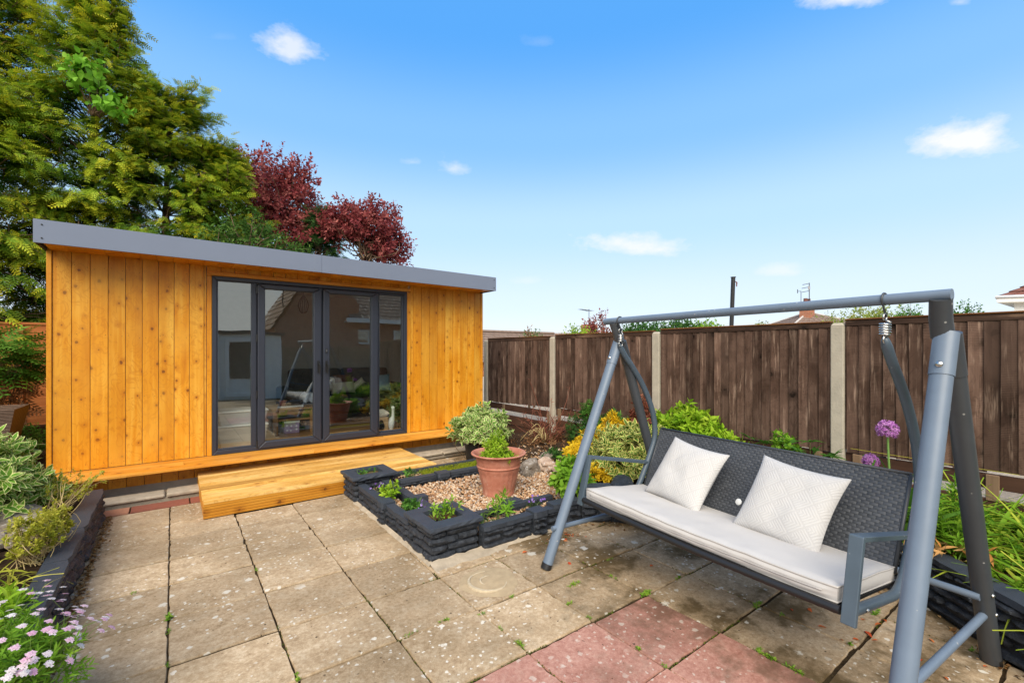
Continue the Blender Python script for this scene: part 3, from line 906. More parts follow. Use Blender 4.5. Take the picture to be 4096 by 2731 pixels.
m_cream = simple('cream_plush', (.60, .55, .46), .95, .1, 0, .12, 30); m_plushblue = simple('blue_plush', (.22, .42, .56), .95, .1, 0, .12, 30); m_brown = simple('brown_plush', (.16, .06, .03), .95, .1, 0, .15, 30)
t = thing('plush_cushion', 'cream and brown plush cushion lying on the dark sofa', 'cushion', (2.42, 8.1, .69))
RX = Matrix.Rotation(R(72), 4, 'X')
pillow('cushion_body', .42, .30, .20, m_cream, Matrix.Translation((2.42, 8.22, .86)) @ RX, parent=t)
pillow('cushion_top', .34, .16, .20, m_brown, Matrix.Translation((2.42, 8.205, .965)) @ RX, parent=t)
pillow('cushion_side', .26, .12, .10, m_cream, Matrix.Translation((2.16, 8.2, .87)) @ Matrix.Rotation(R(35), 4, 'Y') @ RX, parent=t)
pillow('cushion_side', .26, .12, .10, m_cream, Matrix.Translation((2.68, 8.2, .87)) @ Matrix.Rotation(R(-35), 4, 'Y') @ RX, parent=t)
pillow('plush_cushion', .36, .34, .2, m_plushblue, Matrix.Translation((3.12, 8.22, .87)) @ RX, 'pale blue plush cushion at the right end of the dark sofa', 'cushion')
m_towel = simple('striped_towel', (.52, .56, .64), .95, .1)
t = thing('blanket_roll', 'pale blue-grey folded blankets propped beside the oak side table', 'blankets', (1.85, 7.5, FZ))
for k in range(4):
    pillow('blanket', .34, .16, .12, m_towel, Matrix.Translation((1.66 + k * .085, 7.60, .74)) @ Matrix.Rotation(R(22), 4, 'Y') @ Matrix.Rotation(R(90), 4, 'Y') @ Matrix.Rotation(R(90), 4, 'Z'), parent=t, nx=10, seed=k)
box('blanket_strap', 1.60, 1.98, 7.515, 7.522, .735, .75, m_black, t, 0)
bb = B(); bb.box(1.62, 2.0, 7.45, 7.78, FZ, .655); bb.obj('basket', simple('grey_basket', (.2, .2, .21), .9), t, bevel=.02)
# box with a gourd-shaped opening, goose and lantern at the right-hand pane
t = thing('nest_box', 'square wooden box with a dark gourd-shaped opening by the right pane', 'box', (2.43, 6.45, FZ))
m_pine = wood('plain_pine', (.36, .2, .09), (.48, .29, .14), (.56, .37, .2), 2, knots=.1)
box('box_body', 2.33, 2.545, 6.42, 6.58, FZ, FZ + .23, m_pine, t, .004)
gb = B(); pts = []
for k in range(28):
    a = 2 * math.pi * k / 28 + math.pi / 2
    zz = math.sin(a); rr = .052 + .016 * math.sin(-a * 1) + (.0 if zz < 0 else -.012)
    pts.append((2.437 + math.cos(a) * (.050 if zz < 0 else .036 + .02 * abs(zz - .5)), FZ + .115 + zz * .085))
gb.add([(x, 6.417, z) for x, z in pts] + [(x, 6.4195, z) for x, z in pts], [tuple(range(27, -1, -1))] + [(k, (k + 1) % 28, 28 + (k + 1) % 28, 28 + k) for k in range(28)])
gb.obj('gourd_dark_plate', m_black, t)  # black plate on the solid face, its colour standing for the hollow's shade
pillow('seat_pad', .24, .2, .12, m_cream, Matrix.Translation((2.437, 6.50, FZ + .285)), 'small cream pad on top of the wooden box', 'pad')
t = thing('goose_ornament', 'tall slim white goose ornament by the right pane', 'ornament', (2.62, 6.46, FZ))
b = B(); b.tube(catmull([(2.60, 6.46, FZ + .002), (2.60, 6.46, FZ + .08), (2.605, 6.46, FZ + .16), (2.625, 6.455, FZ + .22), (2.628, 6.45, FZ + .30), (2.622, 6.44, FZ + .365), (2.62, 6.43, FZ + .38)], 3), [.020, .028, .036, .046, .050, .052, .050, .044, .036, .028, .022, .020, .020, .022, .025, .026, .022, .014, .006], 12)
b.obj('goose_body', m_white, t, True)
t = thing('lantern', 'small black caged lantern beside the white goose', 'lantern', (2.68, 6.38, FZ))
b = B()
for k in range(6):
    a = k * math.pi / 3
    b.tube([(2.69 + .04 * math.cos(a), 6.40 + .04 * math.sin(a), FZ + .02), (2.69 + .04 * math.cos(a), 6.40 + .04 * math.sin(a), FZ + .15)], .003, 4)
b.obj('cage', m_black, t)
b = B(); b.lathe([(0, FZ + .002), (.05, FZ + .002), (.05, FZ + .02), (0, FZ + .02)], 12, (2.69, 6.40)); b.obj('lantern_base', m_black, t); b = B(); b.lathe([(.055, FZ + .15), (.055, FZ + .158), (.012, FZ + .19), (0, FZ + .195)], 12, (2.69, 6.40)); b.obj('lantern_cap', m_black, t)
t = thing('pendant_lamp', 'unlit caged pendant lamp hanging behind the left-hand door', 'lamp', (1.55, 7.2, 2.46))
b = B(); b.tube([(1.55, 7.2, 2.46), (1.55, 7.2, 2.28)], .004, 5); b.obj('cord', m_black, t)
b = B()
for k in range(8):
    a = k * math.pi / 4
    b.tube([(1.55 + r * math.cos(a), 7.2 + r * math.sin(a), z) for r, z in ((.015, 2.28), (.06, 2.20), (.075, 2.13), (.05, 2.05), (.02, 2.02))], .004, 4)
b.obj('cage', m_black, t)

# ------------------------------------------------------------------ timber step in front of the doors
def grooved(L, w, th, n=7, mat=None, name='deck_board'):
    """ridged board lying along x, origin at low corner"""
    prof = [(0, 0), (w, 0)]
    top = []
    p = w / n
    for k in range(n):
        a = k * p
        top += [(a + .0015, th - .006), (a + .0042, th), (a + p - .0042, th), (a + p - .0015, th - .006)]
    prof += top[::-1]
    m_ = len(prof)
    V = [(x, y, z) for x in (0, L) for y, z in prof]
    F = [(k, (k + 1) % m_, m_ + (k + 1) % m_, m_ + k) for k in range(m_)] + [tuple(range(m_ - 1, -1, -1)), tuple(range(m_, 2 * m_))]
    return pymesh(name, V, F)
step = thing('timber_step', 'low grooved timber step in front of the glass doors', 'step', (1.33, 5.35, 0))
SX0, SX1 = .215, 2.462
gm = grooved(SX1 - SX0, .1305, .026)
gm.materials.append(m_deck)
for k in range(9):
    put('deck_board', gm, None, step, (SX0 + random.uniform(-.004, .004), 4.752 + k * .1355, .131 + random.uniform(-.0012, .0012)))
gf = grooved(SX1 - SX0, .127, .024, 5, name='front_board'); gf.materials.append(m_deckf)
put('front_board', gf, None, step, (SX0, 4.775, .003), (R(90), 0, 0))
gs = grooved(1.19, .127, .024, 5, name='side_board'); gs.materials.append(m_deckf)
put('side_board', gs, None, step, (SX0 + .026, 5.972, .003), (R(90), 0, R(-90)))
box('bearer', SX0 + .05, SX1 - .05, 4.80, 5.95, .004, .12, m_deckf, step, 0)
box('side_board', SX1 - .026, SX1 - .002, 4.78, 5.97, .003, .13, m_deckf, step, .003)
# ------------------------------------------------------------------ dark painted stone walling
def rockmesh(seed, n=(6, 1, 3), amp=.17, top=False):
    """unit block (0..1 each way) with a rough hewn face on -y and worn edges"""
    bm = bmesh.new()
    bmesh.ops.create_cube(bm, size=1)
    nx, ny, nzz = n
    V = {}; vl = []; F = []
    def vid(i, j, k):
        if (i, j, k) not in V:
            V[(i, j, k)] = len(vl); vl.append((i / nx, j / ny, k / nzz))
        return V[(i, j, k)]
    for i in range(nx):
        for k in range(nzz):
            F.append((vid(i, 0, k), vid(i + 1, 0, k), vid(i + 1, 0, k + 1), vid(i, 0, k + 1)))
            F.append((vid(i, ny, k), vid(i, ny, k + 1), vid(i + 1, ny, k + 1), vid(i + 1, ny, k)))
        for j in range(ny):
            F.append((vid(i, j, nzz), vid(i + 1, j, nzz), vid(i + 1, j + 1, nzz), vid(i, j + 1, nzz)))
            F.append((vid(i, j, 0), vid(i, j + 1, 0), vid(i + 1, j + 1, 0), vid(i + 1, j, 0)))
    for j in range(ny):
        for k in range(nzz):
            F.append((vid(0, j, k), vid(0, j, k + 1), vid(0, j + 1, k + 1), vid(0, j + 1, k)))
            F.append((vid(nx, j, k), vid(nx, j + 1, k), vid(nx, j + 1, k + 1), vid(nx, j, k + 1)))
    bm.free()
    out = []
    for x, y, z in vl:
        ex, ez = abs(2 * x - 1), abs(2 * z - 1)
        rn = noise.noise(Vector((x * 3.1 + seed * 7.3, z * 1.6, seed))) * .55 + noise.noise(Vector((x * 9 + seed * 3.1, z * 3, seed * 2))) * .6
        yy = y
        if y < .01:
            yy = amp * (-.6 + rn * 1.9) + (amp * 1.5 if ez > .99 else 0) + (amp * 1.2 if ex > .99 else 0)
        zz = z if top else z + (-.07 if z > .99 and ex > .99 else 0) + (.07 if z < .01 and ex > .99 else 0) + .05 * noise.noise(Vector((x * 4, seed * 5, z))) * (1 if ez > .9 else .5)
        out.append((x, yy, zz))
    me = pymesh('stone', out, F, True)
    me.set_sharp_from_angle(angle=R(26))
    me.materials.append(m_stone)
    return me
ROCKS = [rockmesh(s) for s in range(14)]
CAPS = [rockmesh(s + 40, (9, 2, 1), .07, True) for s in range(6)]
for me_ in CAPS:
    me_.materials.clear(); me_.materials.append(m_cope)

def orient(p, d, n):
    """matrix with x along d (2D), y pointing away from outward normal n (2D)"""
    return Matrix(((d[0], -n[0], 0, p[0]), (d[1], -n[1], 0, p[1]), (0, 0, 1, p[2]), (0, 0, 0, 1)))

def stone(parent, name, me, p, d, n, sx, sy, sz):
    o = bpy.data.objects.new(name, me)
    o.matrix_basis = orient(p, d, n) @ Matrix.Diagonal((sx, sy, sz, 1))
    COL.objects.link(o)
    setparent(o, parent)
    return o

def courses(parent, a, b, n, z0, heights, th=.075, lmin=.19, lmax=.34, caph=.034, capl=.46, capw=None, capover=.014, core=True, cap=True, back=None):
    a = np.array(a, float); b = np.array(b, float)
    L = np.linalg.norm(b - a); d = (b - a) / L; n = np.array(n, float)
    # keep the block right-handed: x along d, y inward, so flip d where needed
    if d[0] * (-n[1]) - d[1] * (-n[0]) < 0:
        a, b = b, a; d = -d
    z = z0
    for ci, h in enumerate(heights):
        s = 0.0
        first = random.uniform(.5, 1) * lmin if ci % 2 else 0
        while s < L - .001:
            ln = first if first else random.uniform(lmin, lmax)
            first = 0
            if L - s - ln < lmin * .6: ln = L - s
            g = .0055
            p = a + d * (s + g) + n * random.uniform(-.003, .006)
            stone(parent, 'stone', random.choice(ROCKS), (p[0], p[1], z + .003), d, n, ln - 2 * g, th, h - .006)
            s += ln
        z += h
    if core:
        w = back or th
        bq = B(); q = [a + n * -.012, b + n * -.012, b - n * (w - .004), a - n * (w - .004)]
        bq.add([(x, y, z0) for x, y in q] + [(x, y, z - .002) for x, y in q], [(0, 1, 5, 4), (1, 2, 6, 5), (2, 3, 7, 6), (3, 0, 4, 7), (4, 5, 6, 7)])
        bq.obj('core', m_stone, parent)
    if cap:
        s = 0.0; w = capw or th + capover
        while s < L - .001:
            ln = capl * random.uniform(.85, 1.15)
            if L - s - ln < .2: ln = L - s
            p = a + d * (s + .0015) + n * capover
            stone(parent, 'coping', random.choice(CAPS), (p[0], p[1], z), d, n, ln - .003, w, caph + random.uniform(-.002, .002))
            s += ln
    return z + caph

def pillar(parent, x0, x1, y0, y1, cx0, cx1, cy0, cy1, z0, heights, caph=.036, hole=None):
    for (a, b_, n) in (((x0, y0), (x1, y0), (0, -1)), ((x0, y1), (x0, y0), (-1, 0)), ((x1, y0), (x1, y1), (1, 0)), ((x1, y1), (x0, y1), (0, 1))):
        courses(parent, a, b_, n, z0, heights, cap=False, core=False, th=.07, lmin=.15, lmax=.28)
    z = z0 + sum(heights)
    bq = B(); bq.box(x0 + .02, x1 - .02, y0 + .02, y0 + .05, z0, z); bq.box(x0 + .02, x1 - .02, y1 - .05, y1 - .02, z0, z); bq.box(x0 + .02, x0 + .05, y0 + .05, y1 - .05, z0, z); bq.box(x1 - .05, x1 - .02, y0 + .05, y1 - .05, z0, z)
    bq.obj('core', m_stone, parent)
    hx0, hx1, hy0, hy1 = hole
    bl = B()
    for q in ((hx0 - .02, hx1 + .02, hy0 - .025, hy0 - .005), (hx0 - .02, hx1 + .02, hy1 + .005, hy1 + .025), (hx0 - .025, hx0 - .005, hy0 - .004, hy1 + .004), (hx1 + .005, hx1 + .025, hy0 - .004, hy1 + .004)):
        bl.box(q[0], q[1], q[2], q[3], z0 + .05, z - .001)
    bl.obj('inner_lining', simple('brown_lining', (.20, .13, .07), .9, .1, 0, .3), parent)
    # square ring of coping with chiselled rim
    V = []; F = []; N = 10
    def loop(ax0, ax1, ay0, ay1, zz, amp, sd_):
        idx = []
        for (p, q) in (((ax0, ay0), (ax1, ay0)), ((ax1, ay0), (ax1, ay1)), ((ax1, ay1), (ax0, ay1)), ((ax0, ay1), (ax0, ay0))):
            for k in range(N):
                t_ = k / N
                x, y = p[0] + (q[0] - p[0]) * t_, p[1] + (q[1] - p[1]) * t_
                nn = Vector((y - p[1] if False else (q[1] - p[1]), -(q[0] - p[0]), 0)).normalized()
                e = amp * noise.noise(Vector((x * 22 + sd_, y * 22, zz * 60)))
                idx.append(len(V)); V.append((x + nn.x * e, y + nn.y * e, zz))
        return idx
    l0 = loop(cx0 + .006, cx1 - .006, cy0 + .006, cy1 - .006, z + .0005, .006, 1)
    l1 = loop(cx0, cx1, cy0, cy1, z + .012, .012, 3)
    l2 = loop(cx0 + .003, cx1 - .003, cy0 + .003, cy1 - .003, z + caph - .004, .006, 5)
    l3 = loop(cx0 + .008, cx1 - .008, cy0 + .008, cy1 - .008, z + caph, .002, 7)
    l4 = loop(hx0, hx1, hy0, hy1, z + caph, .002, 9)
    l5 = loop(hx0, hx1, hy0, hy1, z + .0005, .002, 9)
    ls = [l0, l1, l2, l3, l4, l5, l0]
    for a, b_ in zip(ls, ls[1:]):
        m_ = len(a)
        for k in range(m_):
            F.append((a[k], a[(k + 1) % m_], b_[(k + 1) % m_], b_[k]))
    put('coping', pymesh('coping', V, F), m_cope, parent)
    so = B(); so.box(hx0 - .004, hx1 + .004, hy0 - .004, hy1 + .004, z0, z - .045); so.obj('soil', m_soil, parent)

ring = thing('stone_planter', 'charcoal painted stone planter wall with two square corner pillars round the gravel', 'planter wall', (1.6, 3.6, 0))
H4 = (.056, .054, .054, .052)
pillar(ring, 1.425, 1.812, 2.815, 3.215, 1.400, 1.835, 2.788, 3.240, 0, H4, hole=(1.505, 1.730, 2.905, 3.135))
pillar(ring, 1.400, 1.795, 4.385, 4.735, 1.370, 1.825, 4.350, 4.742, 0, H4, hole=(1.475, 1.715, 4.445, 4.650))
LOW = (.050, .050, .046)
courses(ring, (1.432, 4.38), (1.432, 3.81), (-1, 0), 0, LOW, th=.075, capw=.085, capl=.6)
courses(ring, (1.432, 3.66), (1.432, 3.22), (-1, 0), 0, LOW, th=.075, capw=.085, capl=.5)
courses(ring, (1.405, 3.808), (1.405, 3.662), (-1, 0), 0, LOW, th=.10, capw=.125, lmin=.15, lmax=.16, caph=.046, capover=.014)
courses(ring, (1.735, 4.38), (1.735, 3.22), (1, 0), .05, (.052, .046), th=.07, capw=.085, capl=.6)
courses(ring, (1.815, 3.74), (1.660, 3.74), (0, 1), .05, (.052, .046), th=.09, capw=.11, capl=.3, caph=.040)
courses(ring, (1.82, 2.765), (2.28, 2.765), (0, -1), 0, LOW, th=.075, capw=.088, capl=.6)
courses(ring, (2.283, 2.74), (2.425, 2.74), (0, -1), 0, LOW, th=.11, capw=.135, lmin=.14, lmax=.15, caph=.046)
courses(ring, (2.428, 2.765), (2.80, 2.755), (0, -1), 0, LOW, th=.075, capw=.088, capl=.6)
courses(ring, (1.84, 3.085), (2.72, 3.06), (0, 1), .06, (.05, .04), th=.05, capw=.062, capl=.7)
box('coping', 2.24, 2.40, 3.045, 3.15, .155, .198, m_cope, ring, .004)
courses(ring, (1.80, 4.225), (2.19, 4.205), (0, -1), .06, (.055, .042), th=.075, capw=.09, capl=.7)
courses(ring, (2.192, 4.18), (2.335, 4.175), (0, -1), .06, (.055, .042), th=.10, capw=.125, caph=.046, lmin=.14, lmax=.15)
courses(ring, (2.338, 4.20), (3.00, 4.17), (0, -1), .06, (.055, .042), th=.075, capw=.09, capl=.7)
courses(ring, (3.0, 4.575), (1.80, 4.60), (0, 1), .0, (.055, .055, .045), th=.045, capw=.055, capl=.8, caph=.028)
# pale mortar haunch along the pillar's foot
b = B()
for k in range(12):
    pass
V = []; F = []
for k in range(40):
    x = 1.40 + k * .035
    o_ = .055 + .028 * noise.noise(Vector((x * 9, 1, 2)))
    V += [(x, 2.80, .03 + .012 * noise.noise(Vector((x * 14, 5, 2)))), (x, 2.775 - o_ * .4, .014 + .008 * noise.noise(Vector((x * 31, 5, 2)))), (x, 2.775 - o_ * (1.25 if x < 2.0 else .7), .0005)]
    if k:
        a = (k - 1) * 3
        F += [(a, a + 1, a + 4, a + 3), (a + 1, a + 2, a + 5, a + 4)]
put('mortar_haunch', pymesh('mortar_haunch', V, F, True), m_mortar, ring)
V = []; F = []
for k in range(50):
    y = 2.80 + k * .034
    o_ = .03 + .018 * noise.noise(Vector((y * 9, 3, 2)))
    V += [(1.425, y, .022), (1.422 - o_ * .3, y, .010 + .006 * noise.noise(Vector((y * 17, 3, 8)))), (1.420 - o_ * .8, y, .0005)]
    if k:
        a = (k - 1) * 3
        F += [(a, a + 3, a + 4, a + 1), (a + 1, a + 4, a + 5, a + 2)]
put('mortar_haunch', pymesh('mortar_haunch', V, F, True), m_mortar, ring)

lw = thing('stone_wall', 'long charcoal painted stone bed wall along the left edge of the patio', 'garden wall', (-.52, 4.1, 0))
courses(lw, (-.482, 2.52), (-.482, 5.36), (1, 0), 0, (.056, .056, .056, .052), th=.09, lmin=.18, lmax=.40, capw=.125, capl=.58, caph=.034)
courses(lw, (-.565, 5.36), (-.485, 5.36), (0, 1), 0, (.056, .056, .056, .052), th=.08, lmin=.08, lmax=.1, cap=False, core=False)
rw = thing('stone_wall', 'curved charcoal painted stone bed wall behind the swing seat', 'garden wall', (3.2, .6, 0))
for (a, c) in zip(RWALL, RWALL[1:]):
    a = np.array(a); c = np.array(c); d = (c - a) / np.linalg.norm(c - a)
    courses(rw, a, c, (d[1], -d[0]) if (d[1] * -1 + -d[0] * 0) > 0 else (d[1], -d[0]), 0, (.056, .058, .054, .056, .05), th=.10, lmin=.17, lmax=.32, capw=.135, capl=.7, caph=.03) if a[1] < 2.74 else courses(rw, a, c, (0, -1), 0, (.056, .058, .054), th=.10, capw=.12, capl=.6)

# ------------------------------------------------------------------ beds: soil and gravel
def inside(p, poly):
    x, y = p; r_ = False
    for (x0, y0), (x1, y1) in zip(poly, poly[1:] + poly[:1]):
        if (y0 > y) != (y1 > y) and x < (x1 - x0) * (y - y0) / (y1 - y0) + x0:
            r_ = not r_
    return r_
def bed(name, poly, zf, mat, step_=.07):
    xs = [p[0] for p in poly]; ys = [p[1] for p in poly]
    V = {}; vl = []; F = []
    def vid(i, j):
        if (i, j) not in V:
            x, y = min(xs) + i * step_, min(ys) + j * step_
            V[(i, j)] = len(vl); vl.append((x, y, zf(x, y)))
        return V[(i, j)]
    for i in range(int((max(xs) - min(xs)) / step_) + 1):
        for j in range(int((max(ys) - min(ys)) / step_) + 1):
            if inside((min(xs) + (i + .5) * step_, min(ys) + (j + .5) * step_), poly):
                F.append((vid(i, j), vid(i + 1, j), vid(i + 1, j + 1), vid(i, j + 1)))
    return struct(put(name, pymesh(name, vl, F, True), mat))
def ss(a, b, x):
    t = max(0, min(1, (x - a) / (b - a))); return t * t * (3 - 2 * t)
def zbed(x, y):
    e = .10 + .13 * ss(2.9, 4.0, x) + .06 * ss(2.6, 1.6, y) * ss(3.0, 3.5, x)
    return e + .022 * noise.noise(Vector((x * 6, y * 6, 0))) + .03 * noise.noise(Vector((x * 2.2, y * 2.2, 4)))
rb_poly = [(p[0] + .06, p[1] + .04) for p in RWALL] + [(2.75, -3.2), (4.74, -3.2), (4.74, 4.95), (4.05, 5.45), (3.45, 5.3), (3.0, 4.62), (3.0, 4.22), (1.74, 4.22), (1.74, 3.10), (2.5, 3.10), (2.5, 2.80)]
bed('flower_bed', rb_poly, zbed, m_soil)
bed('planting_trough', [(1.49, 3.2), (1.70, 3.2), (1.70, 4.40), (1.49, 4.40)], lambda x, y: .105 + .02 * noise.noise(Vector((x * 9, y * 9, 0))), m_soil, .04)
bed('planting_trough', [(1.80, 2.82), (2.9, 2.82), (2.9, 3.07), (1.80, 3.07)], lambda x, y: .115 + .02 * noise.noise(Vector((x * 9, y * 9, 0))), m_soil, .04)
bed('planting_trough', [(1.80, 4.26), (3.02, 4.26), (3.02, 4.58), (1.80, 4.58)], lambda x, y: .135 + .02 * noise.noise(Vector((x * 9, y * 9, 0))), m_soil, .04)
bed('flower_bed', [(-.56, -1.5), (-.56, 5.5), (-.9, 5.7), (-1.0, 6.0), (-1.0, 9.1), (-4.5, 9.1), (-4.5, -1.5)], lambda x, y: .21 + .05 * ss(-.8, -1.8, x) + .03 * noise.noise(Vector((x * 5, y * 5, 0))), m_soil, .09)
struct(put('driveway', pymesh('driveway', [(4.9, -4, .15), (40, -4, .15), (40, 30, .15), (4.9, 30, .15)], [(0, 1, 2, 3)]), m_drive))

def pebblemat():
    m = M('mixed_pebbles')
    a = m.n('ShaderNodeAttribute', attribute_name='tint')
    s = m.n('ShaderNodeSeparateColor'); m.l(a.outputs['Color'], s.inputs[0])
    c = m.ramp(s.outputs[0], [(0, (.16, .09, .05)), (.18, (.36, .18, .085)), (.42, (.52, .31, .16)), (.68, (.62, .46, .30)), (.86, (.70, .60, .48)), (1, (.30, .26, .24))])
    c = m.mix(m.math('MULTIPLY', m.noise(m.pos(), 160, 3), .35), c, (.22, .12, .06))
    return m.fin(c, .6, .3)
m_peb = pebblemat()
bm = bmesh.new(); bmesh.ops.create_icosphere(bm, subdivisions=1, radius=1)
ICO_V = np.array([v.co[:] for v in bm.verts]); ICO_F = np.array([[v.index for v in f.verts] for f in bm.faces]); bm.free()
def pebbles(name, pts, smin, smax, mat, flat=.62):
    P = np.array(pts); k = len(P)
    S = rng.uniform(smin, smax, (k, 1)) * np.stack([rng.uniform(.8, 1.5, k), rng.uniform(.7, 1.1, k), rng.uniform(flat * .7, flat * 1.2, k)], 1)
    Vn = ICO_V[None] * (1 + rng.normal(0, .09, (k, len(ICO_V), 1)))
    an = rng.uniform(0, 6.28, k); c, s_ = np.cos(an), np.sin(an)
    Vn = Vn * S[:, None, :]
    tl = rng.normal(0, .35, k)
    Vn[..., 2] += Vn[..., 0] * tl[:, None]
    x = Vn[..., 0] * c[:, None] - Vn[..., 1] * s_[:, None]; y = Vn[..., 0] * s_[:, None] + Vn[..., 1] * c[:, None]
    VV = np.stack([x, y, Vn[..., 2]], -1) + P[:, None, :]
    FF = (ICO_F[None] + (np.arange(k) * len(ICO_V))[:, None, None]).reshape(-1, 3)
    t = np.repeat(rng.uniform(0, 1, (k, 1)), len(ICO_V), 1)[..., None].repeat(3, -1)
    o = put(name, npmesh(name, VV.reshape(-1, 3), FF, t.reshape(-1, 3), True), mat)
    o['kind'] = 'stuff'
    return o
pts = []
gpoly = [(1.745, 3.10), (2.72, 3.08), (3.0, 3.05), (3.35, 3.3), (3.3, 3.75), (3.05, 4.17), (1.745, 4.22)]
while len(pts) < 7200:
    x, y = random.uniform(1.74, 3.4), random.uniform(3.04, 4.22)
    if inside((x, y), gpoly): pts.append((x, y, zbed(x, y) + random.uniform(.0, .018)))
for _ in range(1300):
    x, y = random.uniform(2.9, 4.0), random.uniform(3.1, 4.7)
    if random.random() < 1.3 - (x - 2.9): pts.append((x, y, zbed(x, y) + random.uniform(-.004, .008)))
for _ in range(500): pts.append((random.uniform(1.51, 1.64), random.uniform(3.24, 4.36), random.uniform(.11, .125)))
for _ in range(420): pts.append((random.uniform(1.83, 2.72), random.uniform(2.85, 3.02), random.uniform(.118, .135)))
for _ in range(120): pts.append((random.uniform(1.83, 2.4), random.uniform(4.29, 4.52), random.uniform(.14, .155)))
pebbles('gravel', pts, .0075, .0165, m_peb)
# dead leaves and crumbs lying in the bed and along the wall feet
m_litter = leafmat('dry_leaf_litter', (.10, .045, .015), (.26, .13, .04), (.42, .28, .13), trans=.15)
P = []
for _ in range(1500):
    x, y = random.uniform(2.9, 4.7), random.uniform(2.6, 5.2)
    P.append((x, y, zbed(x, y) + .012))
for _ in range(500):
    x, y = random.uniform(2.8, 3.9), random.uniform(-.6, 1.2)
    if inside((x, y), rb_poly): P.append((x, y, zbed(x, y) + .02))
for _ in range(900):
    P.append((-.462 + abs(random.gauss(0, .018)), random.uniform(2.6, 5.35), .004 + random.uniform(0, .008)))
for _ in range(260):
    yy = random.uniform(.1, 2.7); P.append((xwall(yy) - abs(random.gauss(0, .07)) - .02, yy, .006))
P = np.array(P); k = len(P)
V, F, T = scat(rhomb(.55, .15), P, np.stack([rng.normal(0, 1, k), rng.normal(0, 1, k), rng.normal(0, .25, k)], 1), np.array([[0, 0, 1.]]).repeat(k, 0) + rng.normal(0, .3, (k, 3)), rng.uniform(.012, .035, k), rng.uniform(0, 1, k))
put('leaf_litter', npmesh('leaf_litter', V, F, T), m_litter, kind='stuff')
# orange petals and leaves fallen on the paving near the swing
m_orl = leafmat('orange_fallen_leaf', (.45, .06, .02), (.62, .13, .03), (.55, .22, .08), trans=.2)
P = [(2.03, 2.58, .004), (2.35, 2.62, .004), (2.38, 2.60, .004), (2.42, 2.6, .004), (2.45, 2.58, .004), (2.50, 2.63, .004), (2.62, 2.5, .004), (2.2, 2.28, .004), (2.9, 1.05, .004), (3.0, .62, .004), (3.05, .75, .004), (2.86, .72, .004), (2.6, 1.9, .004), (2.75, .95, .004)] + [(2.30 + random.uniform(0, .3), 2.55 + random.uniform(-.02, .12), .004) for _ in range(22)] + [(random.uniform(2.7, 3.2), random.uniform(.3, 1.1), .004) for _ in range(16)]
P = np.array(P); k = len(P)
V, F, T = scat(leaf(3, .5, .2, .25), P, np.stack([rng.normal(0, 1, k), rng.normal(0, 1, k), rng.normal(0, .1, k)], 1), np.array([[0, 0, 1.]]).repeat(k, 0) + rng.normal(0, .2, (k, 3)), rng.uniform(.02, .05, k), rng.uniform(0, 1, k))
put('fallen_leaves', npmesh('fallen_leaves', V, F, T), m_orl, kind='stuff')

JP = []
for _ in range(2600):
    if random.random() < .5:
        x = random.choice(XL[2:9]) ; y = random.uniform(.3, 2.7)
    else:
        x = random.uniform(.9, 3.1); y = random.choice([2.65, 2.195, 1.735, 1.275, .815]) - .018 * x
    if x < xwall(y) - .05 and noise.noise(Vector((x * 3.1, y * 3.1, 2))) > .02:
        JP.append((x + random.gauss(0, .003), y + random.gauss(0, .003), -.004))
JP = np.array(JP); k = len(JP)
V, F, T = whorls(JP, np.array([[0, 0, 1.]]).repeat(k, 0) + rng.normal(0, .3, (k, 3)), 5, .004, .009, rhomb(.5, 0), r0=.5, rvar=.4)
put('joint_moss', npmesh('joint_moss', V, F, T), leafmat('joint_moss_leaf', (.06, .06, .015), (.11, .13, .02), (.20, .25, .03)), kind='stuff')
# loose rocks
def rockob(name, label, c, r, mat, seed, group=None):
    bm = bmesh.new(); bmesh.ops.create_icosphere(bm, subdivisions=3, radius=1)
    for v in bm.verts:
        n_ = noise.noise(v.co * 1.1 + Vector((seed * 5, 0, 0))) * .45 + noise.noise(v.co * 2.7 + Vector((0, seed * 3, 0))) * .22 + noise.noise(v.co * 7 + Vector((0, 0, seed))) * .07
        q = v.co * (1 + n_)
        q.z = max(q.z, -.55) if True else q.z
        v.co = Vector((q.x * r[0], q.y * r[1], q.z * r[2]))
    me = bpy.data.meshes.new(name); bm.to_mesh(me); bm.free()
    me.polygons.foreach_set('use_smooth', [True] * len(me.polygons)); me.set_sharp_from_angle(angle=R(32))
    o = put(name, me, mat, None, c, (random.gauss(0, .1), random.gauss(0, .1), random.uniform(0, 3)))
    return tag(o, label, 'rock', group)
def rockmat(name, a, b, c):
    m = M(name); v, rnd = m.obj()
    f = m.noise(v, 9, 8, .7); col = m.ramp(f, [(.3, a), (.52, b), (.7, c)])
    li = m.sstep(m.noise(v, 30, 4), .58, .66)
    col = m.mix(m.math('MULTIPLY', li, .6), col, (.62, .60, .56))
    m.bump(m.noise(v, 26, 8, .7), .8, .02)
    return m.fin(col, .9, .15)
m_rock = rockmat('weathered_rock', (.10, .085, .07), (.24, .20, .16), (.40, .35, .29))
m_rock2 = rockmat('pinkish_rock', (.22, .14, .10), (.40, .29, .22), (.55, .46, .38))
rockob('rock', 'mossy grey rock at the back of the gravel right of the terracotta pot', (3.20, 3.93, .15), (.17, .12, .10), m_rock, 1)
rockob('rock', 'pale flat topped rock beside the mossy rock behind the gravel', (3.36, 3.86, .18), (.12, .10, .09), m_rock2, 2)
rockob('rock', 'buff rock under the yellow leaved shrub', (3.50, 3.63, .17), (.15, .12, .10), m_rock2, 3)
rockob('rock', 'low brown rock behind the pale rock in the soil', (3.62, 4.05, .19), (.13, .10, .07), m_rock, 4)
